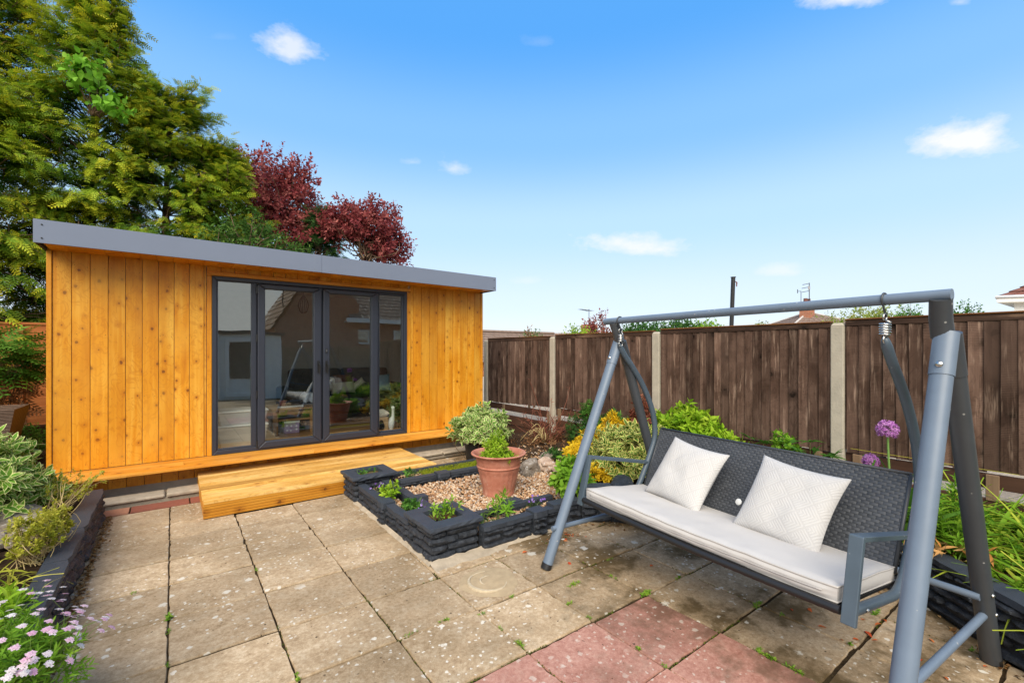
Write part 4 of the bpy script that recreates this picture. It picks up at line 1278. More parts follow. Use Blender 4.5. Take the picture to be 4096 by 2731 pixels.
rockob('rock', 'grey rock in the left bed beside the wall under wiry stems', (-.86, 4.62, .25), (.14, .17, .10), m_rock, 5)
rockob('rock', 'pale rounded rock end touching the left wall', (-.74, 4.20, .255), (.10, .12, .085), m_rock, 6)
rockob('rock', 'long dark rock in the left bed behind the pale rounded one', (-.98, 4.24, .26), (.17, .11, .09), m_rock, 7)
rockob('rock', 'pinkish rock at the left edge of the photograph', (-.98, 3.92, .26), (.15, .13, .085), m_rock2, 8)
rockob('rock', 'small pinkish rock in front of the others in the left bed', (-.90, 3.55, .25), (.11, .11, .075), m_rock2, 9)
rockob('slate_stone', 'dark slate coping stone lying behind the left swing arm', (3.12, 2.60, .27), (.26, .11, .06), m_stone, 10)

# ------------------------------------------------------------------ boundary fence
XF = 4.80
POSTS = [(7.16, 1.672), (5.285, 1.690), (3.385, 1.705), (1.488, 1.722), (-.42, 1.735)]
m_post = simple('pale_concrete_post', (.40, .36, .29), .92, .1, 0, .28, 10, .6)
plab = ['concrete fence post tucked beside the garden room', 'concrete fence post behind the red stemmed plant', 'concrete fence post behind the left arm of the swing', 'widest looking concrete fence post, nearest the allium flowers', 'concrete fence post beyond the right edge']
for (y, zt), lab in zip(POSTS, plab):
    b = B(); b.box(XF - .06, XF + .05, y - .05, y + .05, -.05, zt - .03)
    z = zt - .03
    b.add([(XF - .06, y - .05, z), (XF + .05, y - .05, z), (XF + .05, y + .05, z), (XF - .06, y + .05, z), (XF - .045, y - .035, z + .025), (XF + .035, y - .035, z + .025), (XF + .035, y + .035, z + .025), (XF - .045, y + .035, z + .025)], [(0, 1, 5, 4), (1, 2, 6, 5), (2, 3, 7, 6), (3, 0, 4, 7), (4, 5, 6, 7)])
    o = b.obj('fence_post', m_post, bevel=.008)
    tag(o, lab, 'fence post', 'concrete posts of the right hand fence')
pl = ['brown feather-edge fence panel nearest the garden room', 'brown fence panel behind the left leg of the swing', 'brown fence panel between the two right hand posts', 'brown fence panel at the right edge behind the swing leg']
PBOT = [(.515, .575), (.585, .590), (.560, .555), (.575, .60)]
for k in range(4):
    (ya, za), (yb, zb_) = POSTS[k], POSTS[k + 1]
    y1, y0 = ya - .052, yb + .052
    p = thing('feather_edge_fence', pl[k], 'fence panel', (XF, (y0 + y1) / 2, 0), 'brown panels of the right hand fence')
    zt = (za + zb_) / 2 + .012
    nb_ = 21 if k else 22
    w = (y1 - y0 - .03) / nb_
    for j in range(nb_):
        ya_ = y1 - .015 - j * w
        zb0 = PBOT[k][0] + (PBOT[k][1] - PBOT[k][0]) * j / nb_ + random.gauss(0, .004)
        wd = w + .016; hh = zt - .055 - zb0
        V = []; rows = 9
        for r_ in range(rows + 1):
            t_ = r_ / rows
            wob = .004 * noise.noise(Vector((j * 3.3 + k * 9, t_ * 3, 1))); wo2 = .005 * noise.noise(Vector((j * 3.3 + k * 9, t_ * 3, 7)))
            V += [(0, wob, hh * t_), (-.020, wob, hh * t_), (-.006, -wd + wo2, hh * t_), (0, -wd + wo2, hh * t_)]
        F = []
        for r_ in range(rows):
            a = r_ * 4
            for q in range(4):
                F.append((a + q, a + (q + 1) % 4, a + 4 + (q + 1) % 4, a + 4 + q))
        F += [(3, 2, 1, 0), tuple(rows * 4 + q for q in range(4))]
        put('fence_board', pymesh('fence_board', V, F), m_fence, p, (XF - .012 - random.uniform(0, .002), ya_, zb0), (0, 0, random.gauss(.03, .03)))
    for z in (zt - .16, (zt + .58) / 2, .68):
        box('rail', XF - .010, XF + .028, y0, y1, z, z + .04, m_fencey, p, .003)
    for y in (y0, y1 - .032):
        box('edge_batten', XF - .030, XF - .004 + .014, y, y + .03, .60, zt - .055, m_fence, p, .003)
    box('head_rail', XF - .034, XF + .012, y0 + .002, y1 - .002, zt - .054, zt - .006, m_fencey, p, .004)
    box('cap_strip', XF - .042, XF + .030, y0 + .001, y1 - .001, zt - .004, zt + .010, m_fencetop, p, .004)
    zlo = min(PBOT[k])
    box('gravel_board', XF - .012, XF + .012, y0, y1, zlo - .115, zlo - .006, m_gboard, p, .004)
    box('gravel_board', XF - .026, XF - .002, y0, y1, zlo - .345, zlo - .185, m_gboard, p, .004)
    box('base_board', XF - .012, XF + .030, y0, y1, -.05, zlo - .35, m_gboard, p, .004)
    for f in ((.28, .97) if k == 0 else (.05, .5, .94)):
        yy = y1 - (y1 - y0) * f
        box('peg', XF - .034, XF - .028 + .014, yy - .035, yy + .035, zlo - .20, zlo - .01, m_peg, p, .004)
# fine yellow twine tied between panel and bed
b = B(); b.tube([(4.72, 1.38, .62), (4.74, .4, .60)], .0014, 4)
tag(b.obj('garden_twine', simple('yellow_twine', (.55, .5, .05))), 'yellow twine stretched along the foot of the fence', 'twine')

# ------------------------------------------------------------------ back fence on the left: overlapping horizontal boards
lf = thing('lap_fence', 'orange brown horizontal board fence at the far left behind the cabin', 'fence', (-2.2, 9.25, 0))
for k in range(12):
    z = .28 + k * .128
    o = put('lap_board', boxmesh(3.4, .014, .142, .003, m_lap, 'lap_board'), m_lap, lf, (-4.35, 9.25, z), (R(5), 0, 0))
box('cap_rail', -4.35, -.95, 9.22, 9.285, 1.835, 1.868, m_lap, lf, .004)
for x in (-3.9, -2.9, -1.72, -1.28):
    box('batten', x, x + .045, 9.205, 9.232, .28, 1.832, m_lap, lf, .003)
box('base_board', -4.35, -.95, 9.24, 9.28, .1, .278, m_gboard, lf, .004)
# ------------------------------------------------------------------ swing seat
FLv = np.array([2.013, 2.304]); U_ = np.array([-.097, -.995]); V_ = np.array([.995, -.097])
def S3(u, v, z):
    p = FLv + U_ * u + V_ * v
    return (p[0], p[1], z)
def swmetal(name, col, spk=.35):
    m = M(name); v, r_ = m.obj()
    p = m.pos()
    f = m.noise(p, 9, 5, .6); g = m.noise(p, 240, 2)
    c = m.mix(f, tuple(x * .82 for x in col), tuple(x * 1.15 for x in col))
    chip = m.vor(p, 24); s_ = m.n('ShaderNodeSeparateColor'); m.l(chip.outputs['Color'], s_.inputs[0])
    cf = m.math('MULTIPLY', m.sstep(chip.outputs['Distance'], .13, .08), m.math('GREATER_THAN', s_.outputs[0], .82))
    c = m.mix(m.math('MULTIPLY', cf, spk), c, (.42, .42, .40))
    m.bump(g, .12, .001)
    return m.fin(c, .42, .5)
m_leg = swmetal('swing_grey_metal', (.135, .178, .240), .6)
m_legd = swmetal('swing_dark_metal', (.050, .056, .064), .6)  # darker metal for the rear legs, apex stubs and hooks
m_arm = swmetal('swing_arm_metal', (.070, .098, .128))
sw = thing('garden_swing', 'grey metal framed garden swing seat with woven charcoal back', 'garden swing', (2.5, 1.4, 0))
ZB, VB = 1.69, .622
bar = B(); bar.tube([S3(-.09, VB, ZB), S3(1.87, VB, ZB)], .0235, 18)
bar.obj('top_bar', m_leg, sw, True, auto=50)
def leg(u, v0, va, mat, z1=1.50, za=1.54):
    t = z1 / za
    b = B(); b.tube([S3(u, v0 + (va - v0) * .012, .012), S3(u, v0 + (va - v0) * t, z1)], .038, 20, oval=.86)
    o = b.obj('leg', mat, sw, True, auto=50)
    b = B(); b.tube([S3(u, v0, .001), S3(u, v0 + (va - v0) * .022, .034)], .0395, 20, oval=.86)
    b.obj('foot_cap', m_black, o, True, auto=50)
    # upper sleeve with a rivet
    a0 = (za - .17) / za
    b = B(); b.tube([S3(u, v0 + (va - v0) * a0, za * a0), S3(u, v0 + (va - v0) * 1.0, za)], .041, 20, oval=.86)
    b.obj('sleeve', mat, o, True, auto=50)
    return o
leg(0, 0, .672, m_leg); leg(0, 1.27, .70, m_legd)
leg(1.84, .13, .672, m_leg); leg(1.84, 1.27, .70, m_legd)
for u, du in ((.012, .02), (1.828, -.02)):
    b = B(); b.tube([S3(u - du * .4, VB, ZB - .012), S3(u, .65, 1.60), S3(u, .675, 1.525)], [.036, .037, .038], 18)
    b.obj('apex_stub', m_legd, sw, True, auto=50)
for u, v0 in ((0, .115), (1.84, .215)):
    b = B(); b.tube([S3(u, v0 - (.09 if u else .06), .258), S3(u, 1.20, .258)], .0165, 14); b.obj('brace', m_leg, sw, True, auto=50)
b = B(); b.tube([S3(-.0, 1.10, .352), S3(1.84, 1.10, .352)], .0165, 14); b.obj('brace', m_leg, sw, True, auto=50)
for u, v, z, du in ((1.84 + .036, 1.12, .37, .012), (1.84 + .036, 1.17, .27, .012), (-.036, 1.12, .37, -.012)):
    b = B(); b.lathe([(0, .008), (.005, .007), (.008, .003), (.009, 0)], 10)
    q = S3(u, v, z)
    o = b.obj('bolt', m_steel, sw, True, loc=q)
    o.rotation_euler = (R(90), 0, R(-5) if u > 1 else R(175))
# rivets facing the front on the sleeves
for u, v in ((0, .619), (1.84, .629)):
    q = S3(u, v - .040, 1.418)
    b = B(); b.lathe([(0, .007), (.008, .006), (.012, .002), (.013, 0)], 12)
    o = b.obj('rivet', m_steel, sw, True, loc=q); o.rotation_euler = (R(70), 0, R(-96))
# springs and hooks
US = (.065, 1.652)
for u in US:
    b = B()
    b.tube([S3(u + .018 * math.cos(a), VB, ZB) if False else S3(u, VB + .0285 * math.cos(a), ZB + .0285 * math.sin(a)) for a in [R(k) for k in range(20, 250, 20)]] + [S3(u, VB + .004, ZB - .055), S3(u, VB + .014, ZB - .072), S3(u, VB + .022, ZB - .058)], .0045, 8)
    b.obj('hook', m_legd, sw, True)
    b = B(); pts_ = []
    pts_ += [S3(u, VB + .006 + .016 * math.sin(a), ZB - .075 + .016 * math.cos(a) - .0) for a in [R(k) for k in range(-140, 150, 24)]]
    pts_ += [S3(u + .0185 * math.cos(a), VB + .008 + .0185 * math.sin(a), ZB - .098 - .0108 * a / 6.283) for a in [R(k) for k in range(0, 360 * 5, 20)]]
    zl = ZB - .098 - .054
    pts_ += [S3(u, VB + .008 + .018 * math.sin(a), zl - .020 - .018 * math.cos(a)) for a in [R(k) for k in range(140, -150, -24)]]
    b.tube(pts_, .0036, 7)
    b.obj('spring', m_steel, sw, True)
# side frames: hanger tube sweeping down behind the back and forward under the seat
HP = [(.632, 1.525), (.640, 1.500), (.700, 1.420), (.765, 1.350), (.858, 1.235), (.930, 1.120), (.985, 1.000), (1.012, .88), (1.008, .78), (.965, .680), (.905, .565), (.850, .470), (.800, .412), (.730, .386), (.640, .392), (.40, .420), (.285, .436)]
HP = catmull([(a, z, 0) for a, z in HP], 4)
for u in (.048, 1.652):
    b = B(); b.tube([S3(u, p[0], p[1]) for p in HP], [.011 + .010 * min(1, k / 5) for k in range(len(HP))], 14)
    h = b.obj('hanger', m_arm, sw, True, auto=50)
    for v, z in ((.40, .420), (.76, .398), (.93, .62)):
        b = B(); b.lathe([(0, .007), (.006, .006), (.009, 0)], 10); q = S3(u + (.022 if u > 1 else -.022), v, z)
        o = b.obj('bolt', m_steel, h, True, loc=q); o.rotation_euler = (R(90), 0, R(0 if u > 1 else 180))
# arms: flat upright in front and flat bar sloping back to the hanger
def flat(b, p, q, wdir, w, th):
    p, q, wdir = Vector(p), Vector(q), Vector(wdir).normalized()
    t = (q - p).normalized(); n = t.cross(wdir).normalized()
    vs = [c + wdir * sx * w / 2 + n * sy * th / 2 for c in (p, q) for sx, sy in ((-1, -1), (1, -1), (1, 1), (-1, 1))]
    b.add(vs, [(3, 2, 1, 0), (4, 5, 6, 7), (0, 1, 5, 4), (1, 2, 6, 5), (2, 3, 7, 6), (3, 0, 4, 7)])
for u in (.040, 1.660):
    uu = u
    b = B()
    flat(b, S3(uu, .268, .395), S3(uu, .345, .728), (U_[0], U_[1], 0), .052, .022)
    flat(b, S3(uu, .336, .722), S3(uu, .955, .605), (U_[0], U_[1], 0), .050, .022)
    b.obj('armrest', m_arm, sw, bevel=.003)
# woven back and seat deck
m_wick = M('woven_resin_strip'); v_, r0_ = m_wick.obj(); at = m_wick.n('ShaderNodeAttribute', attribute_name='tint'); s_ = m_wick.n('ShaderNodeSeparateColor'); m_wick.l(at.outputs['Color'], s_.inputs[0])
m_wick = m_wick.fin(m_wick.ramp(s_.outputs[0], [(0, (.038, .042, .049)), (.6, (.058, .063, .073)), (1, (.085, .09, .10))]), .45, .4)
def weave(name, P00, P10, P01, nrm, nu, nv, parent, bow=0.0):
    """basket weave of short bulged strips over the quad P00-P10-P01"""
    P00, P10, P01, nrm = (np.array(q, float) for q in (P00, P10, P01, nrm))
    du, dv = (P10 - P00) / nu, (P01 - P00) / nv
    V = []; F = []; T = []
    prof = [(-.06, .10), (.14, .75), (.5, 1.0), (.86, .75), (1.06, .10)]
    for j in range(nv):
        for i in range(-1, nu):
            a = i + (.5 if j % 2 else 0)
            n0 = len(V); tt = random.uniform(.3, .75)
            for (s, h) in prof:
                for c in (.04, .96):
                    ua = min(max(a + s, 0), nu)
                    V.append(P00 + du * ua + dv * (j + c) + nrm * (.0042 * h + .001 - bow * (1 - (2 * (j + c) / nv - 1) ** 2)))
                    T.append((tt, 0, 0))
            for q in range(4):
                F.append((n0 + q * 2, n0 + q * 2 + 2, n0 + q * 2 + 3, n0 + q * 2 + 1))
    o = put(name, npmesh(name, V, F, np.array(T), True), m_wick, parent)
    o['kind'] = 'stuff'
    return o
def nrm3(a, b):
    n = np.cross(np.array(a), np.array(b)); return n / np.linalg.norm(n)
A0, A1, A2 = S3(.085, .842, .430), S3(1.615, .842, .430), S3(.085, 1.045, .862)
nb_ = nrm3(np.array(A1) - np.array(A0), np.array(A2) - np.array(A0))
if nb_ @ np.array([V_[0], V_[1], 0]) > 0: nb_ = -nb_
bk = B()
for c in ((0, 0),):
    A3 = tuple(np.array(A1) + np.array(A2) - np.array(A0))
    off = -nb_ * .014; off0 = -nb_ * .001
    q = [np.array(x) for x in (A0, A1, A3, A2)]
    bk.add([tuple(x + off0) for x in q] + [tuple(x + off) for x in q], [(0, 1, 2, 3), (7, 6, 5, 4), (0, 4, 5, 1), (1, 5, 6, 2), (2, 6, 7, 3), (3, 7, 4, 0)])
back = bk.obj('backrest', m_black, sw)
weave('wicker_weave', A0, A1, A2, nb_, 42, 30, back)
b = B(); b.tube([S3(.085, 1.046, .864), S3(1.615, 1.046, .864)], .009, 10); b.obj('top_edge', m_wick, back, True)
for u in (.088, 1.612):
    b = B(); b.tube([S3(u, .842, .43), S3(u, 1.044, .862)], .009, 10); b.obj('side_edge', m_wick, back, True)
b = B(); b.lathe([(0, .004), (.016, .004), (.02, 0)], 20)
nq = np.array(A0) * .52 + np.array(A1) * .48 + (np.array(A2) - np.array(A0)) * .23 + nb_ * .006
o = b.obj('maker_disc', m_white, back, True, loc=tuple(nq)); o.rotation_euler = Vector(nb_).to_track_quat('Z', 'Y').to_euler()
b = B(); q = [S3(.08, .275, .435), S3(1.62, .275, .435), S3(1.62, .86, .385), S3(.08, .86, .385)]
b.add([tuple(x) for x in q] + [(x[0], x[1], x[2] + .012) for x in q], [(3, 2, 1, 0), (4, 5, 6, 7), (0, 1, 5, 4), (1, 2, 6, 5), (2, 3, 7, 6), (3, 0, 4, 7)])
seat = b.obj('seat', m_black, sw)
# front edge wrapped in resin strip, sagging slightly
b = B()
pts_ = [S3(.07 + 1.56 * k / 60, .272, .438 - .016 * math.sin(math.pi * k / 60)) for k in range(61)]
b.tube(pts_, [.017 + (.0015 if k % 2 else 0) for k in range(61)], 12)
b.obj('front_edge', m_black, seat, True, auto=60)

# cushions
m_seatc = M('cream_canvas'); v_, r0_ = m_seatc.obj(); p_ = m_seatc.pos()
cc = m_seatc.mix(m_seatc.noise(p_, 7, 4), (.45, .435, .42), (.52, .50, .485))
m_seatc.bump(m_seatc.noise(p_, 420, 2), .15, .001)
m_seatc = m_seatc.fin(cc, .9, .1)
m_pipe = simple('cushion_piping', (.44, .42, .40), .9, .1, 0, .05)
U0, U1, VF, VR = .082, 1.612, .288, .845
def cush(u, v, t):   # t 0 bottom .. 1 top
    f = (v - VF) / (VR - VF)
    sag = .016 * math.sin(math.pi * (u - U0) / (U1 - U0))
    zb_ = .452 - .055 * f - sag * (1 - .3 * f)
    crown = .012 * math.sin(math.pi * min(1, max(0, f))) * math.sin(math.pi * (u - U0) / (U1 - U0)) ** .4
    z = zb_ + .070 * t + (crown + .006 * noise.noise(Vector((u * 3, v * 5, 1))) + .0035 * noise.noise(Vector((u * 11, v * 9, 3)))) * t
    return z
V = []; F = []
nu_, nv_ = 60, 18
prof = [(0.0, 0.0), (0.0, .12), (-.006, .3), (-.010, .5), (-.006, .7), (0.0, .88), (.012, 1.0)]
for side in range(1):
    pass
def addgrid(fn, na, nb):
    o_ = len(V)
    for i in range(na + 1):
        for j in range(nb + 1):
            V.append(fn(i / na, j / nb))
    for i in range(na):
        for j in range(nb):
            F.append((o_ + i * (nb + 1) + j, o_ + (i + 1) * (nb + 1) + j, o_ + (i + 1) * (nb + 1) + j + 1, o_ + i * (nb + 1) + j + 1))
addgrid(lambda a, b_: S3(U0 + (U1 - U0) * a, VF + (VR - VF) * b_, cush(U0 + (U1 - U0) * a, VF + (VR - VF) * b_, 1) - (.010 if b_ in (0, 1) or a in (0, 1) else 0)), nu_, nv_)
addgrid(lambda a, b_: S3(U0 + (U1 - U0) * a, VF + (VR - VF) * b_, cush(U0 + (U1 - U0) * a, VF + (VR - VF) * b_, 0)), nu_, 1)
def wall_f(a, b_):
    u = U0 + (U1 - U0) * a
    ef = min(1, a * 30, (1 - a) * 30); wr = .005 * noise.noise(Vector((u * 14, b_ * 2, 5)))
    bul = .012 * math.sin(math.pi * b_) + wr * math.sin(math.pi * b_) - (.006 if abs(b_ - .55) < .06 else 0)
    bul *= ef
    return S3(u, VF - bul, cush(u, VF, b_) - .010 * b_)
addgrid(wall_f, 90, 9)
addgrid(lambda a, b_: S3(U0 - .008 * math.sin(math.pi * b_) * math.sin(math.pi * a), VF + (VR - VF) * a, cush(U0, VF + (VR - VF) * a, b_) - .010 * b_), 20, 6)
addgrid(lambda a, b_: S3(U1 + .008 * math.sin(math.pi * b_) * math.sin(math.pi * a), VF + (VR - VF) * a, cush(U1, VF + (VR - VF) * a, b_) - .010 * b_), 20, 6)
addgrid(lambda a, b_: S3(U0 + (U1 - U0) * a, VR, cush(U0 + (U1 - U0) * a, VR, b_) - .010 * b_), 30, 3)
sc_ = thing('seat_cushion', 'long off-white box cushion on the swing seat', 'cushion', S3(.8, .5, .44))
put('cushion_body', pymesh('cushion_body', V, F, True), m_seatc, sc_)
for t_, dz in ((1, -.008), (0, .003)):
    b = B()
    loop = [(U0 + (U1 - U0) * k / 40, VF) for k in range(41)] + [(U1, VF + (VR - VF) * k / 12) for k in range(1, 13)] + [(U1 - (U1 - U0) * k / 40, VR) for k in range(1, 41)] + [(U0, VR - (VR - VF) * k / 12) for k in range(1, 13)]
    b.tube([S3(u, v, cush(u, v, t_) + dz) for u, v in loop], .0042, 7)
    b.obj('piping', m_pipe, sc_, True)
b = B(); b.tube([S3(U0 + .05 + (U1 - U0 - .1) * k / 60, VF - .0125, cush(U0 + (U1 - U0) * k / 60, VF, .55) - .005) for k in range(61)], .003, 6); b.obj('zip', simple('zip_grey', (.38, .36, .35), .6), sc_, True)

def scatmat(name, wlen):
    """raised concentric-diamond stitch woven into pale fabric"""
    m = M(name)
    tcn = m.n('ShaderNodeTexCoord'); v = tcn.outputs['UV']
    sp = m.n('ShaderNodeSeparateXYZ'); m.l(v, sp.inputs[0])
    # diagonal tiles
    a = m.math('MULTIPLY', m.math('ADD', sp.outputs[0], sp.outputs[1]), 3.6)
    b_ = m.math('MULTIPLY', m.math('SUBTRACT', sp.outputs[0], sp.outputs[1]), 3.6)
    fa = m.math('FRACT', m.math('ADD', a, 10.0)); fb = m.math('FRACT', m.math('ADD', b_, 10.0))
    chev = m.math('MAXIMUM', fa, fb)
    lines = m.math('SINE', m.math('MULTIPLY', chev, 2 * math.pi * wlen))
    edge = m.math('MINIMUM', m.math('SUBTRACT', 1.0, chev), m.math('MINIMUM', fa, fb))
    e2 = m.sstep(edge, .0, .05)
    h = m.math('MULTIPLY', m.math('ADD', m.math('MULTIPLY', lines, .5), .5), e2)
    c = m.mix(h, (.45, .44, .435), (.52, .51, .50))
    c = m.mix(m.math('MULTIPLY', m.noise(tcn.outputs['Object'], 9, 4), .3), c, (.55, .53, .51))
    m.bump(h, .35, .0025)
    return m.fin(c, .92, .08)
m_scat = scatmat('diamond_stitched_fabric', 7)
def swpillow(u, v, z, w, tilt, roll, name, label, seed):
    ax = Vector((U_[0], U_[1], 0)); dn = Vector((V_[0], V_[1], 0))
    upv = (Vector((0, 0, 1)) * math.cos(tilt) + dn * math.sin(tilt)).normalized()
    n = upv.cross(ax).normalized()
    if n.dot(dn) > 0: n = -n
    # columns: x along the bench, y up the back, z facing the sitter
    xx = upv.cross(n).normalized()
    Mt = Matrix(((xx.x, upv.x, n.x, 0), (xx.y, upv.y, n.y, 0), (xx.z, upv.z, n.z, 0), (0, 0, 0, 1)))
    c = Vector(S3(u, v, z))
    o = pillow(name, w, w, .135, m_scat, Matrix.Translation(c) @ Mt @ Matrix.Rotation(roll, 4, 'Z'), label, 'cushion', nx=28, pinch=.085, crease=.05, group='scatter cushions on the swing', seed=seed)
    me = o.data
    uv = me.uv_layers.new(name='UVMap')
    n1 = 29 * 29
    co = []
    for lp in me.loops:
        k = lp.vertex_index % n1
        co += [(k // 29) / 28, (k % 29) / 28]
    uv.data.foreach_set('uv', co)
    return o
swpillow(.515, .770, .650, .445, R(35), R(-7), 'scatter_cushion', 'left of the two off-white diamond patterned scatter cushions on the swing', 3)
swpillow(1.175, .765, .645, .46, R(35), R(-5), 'scatter_cushion', 'right of the two off-white diamond patterned scatter cushions, nearest the right arm', 8)

# ------------------------------------------------------------------ terracotta pot
def potmat():
    m = M('sun_faded_terracotta_plastic'); p = m.pos()
    f = m.noise(p, 7, 6, .65)
    c = m.ramp(f, [(.3, (.34, .115, .07)), (.52, (.44, .175, .115)), (.72, (.52, .27, .195))])
    w_ = m.sstep(m.noise(p, 34, 5), .60, .72)
    c = m.mix(m.math('MULTIPLY', w_, .35), c, (.60, .42, .34))
    m.bump(m.noise(p, 60, 3), .15, .003)
    return m.fin(c, .55, .3)
m_terra = potmat()
PX, PY, PZ = 2.49, 3.53, .095
pot = thing('flower_pot', 'large faded terracotta coloured pot standing on the gravel', 'flower pot', (PX, PY, PZ))
prof = [(.0, 0), (.135, 0), (.146, .004), (.150, .03), (.158, .075), (.172, .13), (.186, .19), (.197, .25), (.202, .275), (.209, .280), (.211, .288), (.205, .295), (.207, .31), (.212, .345), (.220, .365), (.236, .382), (.256, .394), (.262, .400), (.262, .406), (.255, .410), (.240, .408), (.222, .39), (.205, .36), (.198, .33)]
b = B(); N_ = 96
for r_, z in prof: pass
V = []; F = []
fine = catmull([(r_, z, 0) for r_, z in prof], 3)
for (r_, z, _) in fine:
    for k in range(N_):
        a = 2 * math.pi * k / N_
        rr = r_
        fl = (a * 22 / (2 * math.pi)) % 1.0
        top_ = .245 - .03 * (2 * fl - 1) ** 2
        if .03 < z < top_ and r_ > .14: rr -= .0065 * (1 - abs(2 * fl - 1) ** 6) * min(1, (z - .03) / .02)
        if .305 < z < .362 and r_ > .204:
            rr += .004 * max(0, noise.noise(Vector((math.cos(a) * 6, math.sin(a) * 6, z * 26))) ) * 2
        V.append((PX + rr * math.cos(a), PY + rr * math.sin(a), PZ + z))
for i in range(len(fine) - 1):
    for k in range(N_):
        F.append((i * N_ + k, i * N_ + (k + 1) % N_, (i + 1) * N_ + (k + 1) % N_, (i + 1) * N_ + k))
put('pot_body', pymesh('pot_body', V, F, True), m_terra, pot)
b = B(); b.lathe([(0, PZ + .345), (.10, PZ + .35), (.198, PZ + .338)], 32, (PX, PY)); b.obj('soil', m_soil, pot, True)

# ------------------------------------------------------------------ plants
g = leafmat
L_small = leaf(3, .55, .15, .2); L_lance = leaf(4, .26, .12, .35); L_oval = leaf(4, .52, .16, .25); L_broad = leaf(4, .62, .14, .22); L_blade = leaf(6, .075, .25, .9, .5)
mv_white = g('cream_edged_leaf', (.08, .21, .025), (.14, .32, .04), (.24, .43, .07), edge=(.84, .82, .42), ethr=(.58, .78))
mv_pit = g('silver_edged_leaf', (.08, .21, .02), (.15, .32, .035), (.25, .43, .06), edge=(.84, .84, .38), ethr=(.60, .82))
mv_euon = g('ivory_edged_leaf', (.05, .13, .02), (.10, .21, .03), (.22, .33, .06), edge=(.84, .76, .26), ethr=(.56, .76))
m_gold = g('golden_leaf', (.50, .30, .01), (.68, .46, .015), (.78, .60, .05), tip=None, edge=(.74, .52, .02), ethr=(.6, 1.0))
m_green = g('mid_green_leaf', (.035, .11, .015), (.07, .19, .025), (.14, .30, .045))
m_dark = g('dark_green_leaf', (.020, .070, .014), (.042, .12, .022), (.09, .20, .035))
m_fresh = g('fresh_green_leaf', (.10, .25, .015), (.18, .36, .025), (.30, .47, .05))
m_lime = g('lime_green_leaf', (.13, .30, .012), (.26, .43, .02), (.42, .54, .05))
m_redlf = g('bronze_red_leaf', (.16, .045, .03), (.27, .09, .055), (.36, .17, .10))
m_ylsed = g('yellow_stonecrop_leaf', (.22, .26, .02), (.40, .40, .04), (.55, .50, .09))
m_dead = g('dead_brown_leaf', (.10, .05, .02), (.20, .10, .045), (.32, .19, .10), trans=.15)
m_stemr = simple('red_brown_stem', (.18, .06, .035), .6, .3, 0, .35, 30)
m_stemy = simple('straw_stem', (.45, .34, .16), .7, .2, 0, .3, 30)

# plant in the terracotta pot: ferny tuft with low leaves round it
pp = thing('pot_plant', 'bright green ferny plant growing in the terracotta pot', 'plant', (PX, PY, PZ + .35))
P, d = shell((PX - .03, PY, PZ + .40), (.125, .125, .19), 260, -.1, .3, .3)
Vp = whorls(P, unit(d + np.array([0, 0, 1.2])), 8, .035, .026, L_small, r0=.6)
P2, d2 = shell((PX, PY, PZ + .35), (.185, .185, .065), 170, -.05, .2, .2)
Vq = whorls(P2, unit(d2 + np.array([0, 0, .6])), 7, .03, .036, L_oval, r0=.45)
V, F, T = merge([Vp, Vq]); put('foliage', npmesh('foliage', V, F, T, True), m_lime, pp)
stems((PX, PY, PZ + .34), P, 40, .0022, m_gstem, pp, .02)
# variegated shrub in a black pot
vs = bush('variegated_shrub', 'white variegated shrub in a black pot behind the terracotta pot', 'shrub', (3.22, 5.08, .0), (3.28, 5.06, .43), (.35, .33, .24), 300, 8, .095, L_oval, mv_white, m_stem, up=.4, zmin=-.55, lump=.3, nst=30, seed=1)
b = B(); b.lathe([(0, .003), (.12, .003), (.135, .04), (.14, .15), (.16, .26), (.158, .262), (.13, .24), (0, .23)], 24, (3.22, 5.08)); b.obj('pot_body', m_black, vs, True, auto=45)
# red-stemmed plant with dead lower leaves
rs = thing('red_stemmed_plant', 'nearly bare red-brown stemmed plant in the soil by the fence post', 'plant', (4.08, 4.66, .2))
P = np.array([(4.08 + random.gauss(0, .26), 4.66 + random.gauss(0, .22), .40 + abs(random.gauss(.12, .17))) for _ in range(46)])
stems((4.08, 4.66, .2), P, 46, .007, m_stemr, rs, .06, spread=.08)
V, F, T = whorls(P, unit(P - np.array([4.08, 4.66, .1])), 4, .04, .045, L_lance, r0=.5); put('young_leaves', npmesh('young_leaves', V, F, T, True), m_redlf, rs)
P = np.array([(4.05 + random.gauss(0, .17), 4.62 + random.gauss(0, .15), .235 + abs(random.gauss(0, .04))) for _ in range(110)])
V, F, T = whorls(P, rng.normal(0, 1, (110, 3)) + np.array([0, 0, .3]), 4, .04, .075, L_lance, r0=.4, rvar=.4); put('dead_leaves', npmesh('dead_leaves', V, F, T, True), m_dead, rs)
b = B()
for k in range(12):
    a = random.uniform(2.2, 4.2); r_ = random.uniform(.16, .42)
    b.tube(catmull([(4.04, 4.62, .22), (4.04 + r_ * .5 * math.cos(a), 4.62 + r_ * .5 * math.sin(a), .22 + random.uniform(.02, .3)), (4.04 + r_ * math.cos(a), 4.62 + r_ * math.sin(a), .24 + random.uniform(0, .32))], 3), [.006, .006, .006, .005, .005, .004, .003], 4)
b.obj('dry_stalk', m_stemy, rs, True)
bush('evergreen_shrub', 'small upright bright evergreen shrub right of the red stemmed plant', 'shrub', (4.36, 4.30, .2), (4.36, 4.30, .40), (.19, .19, .27), 300, 11, .036, L_lance, m_dark, m_stem, up=.55, zmin=-.8, lump=.35, nst=20, seed=2)
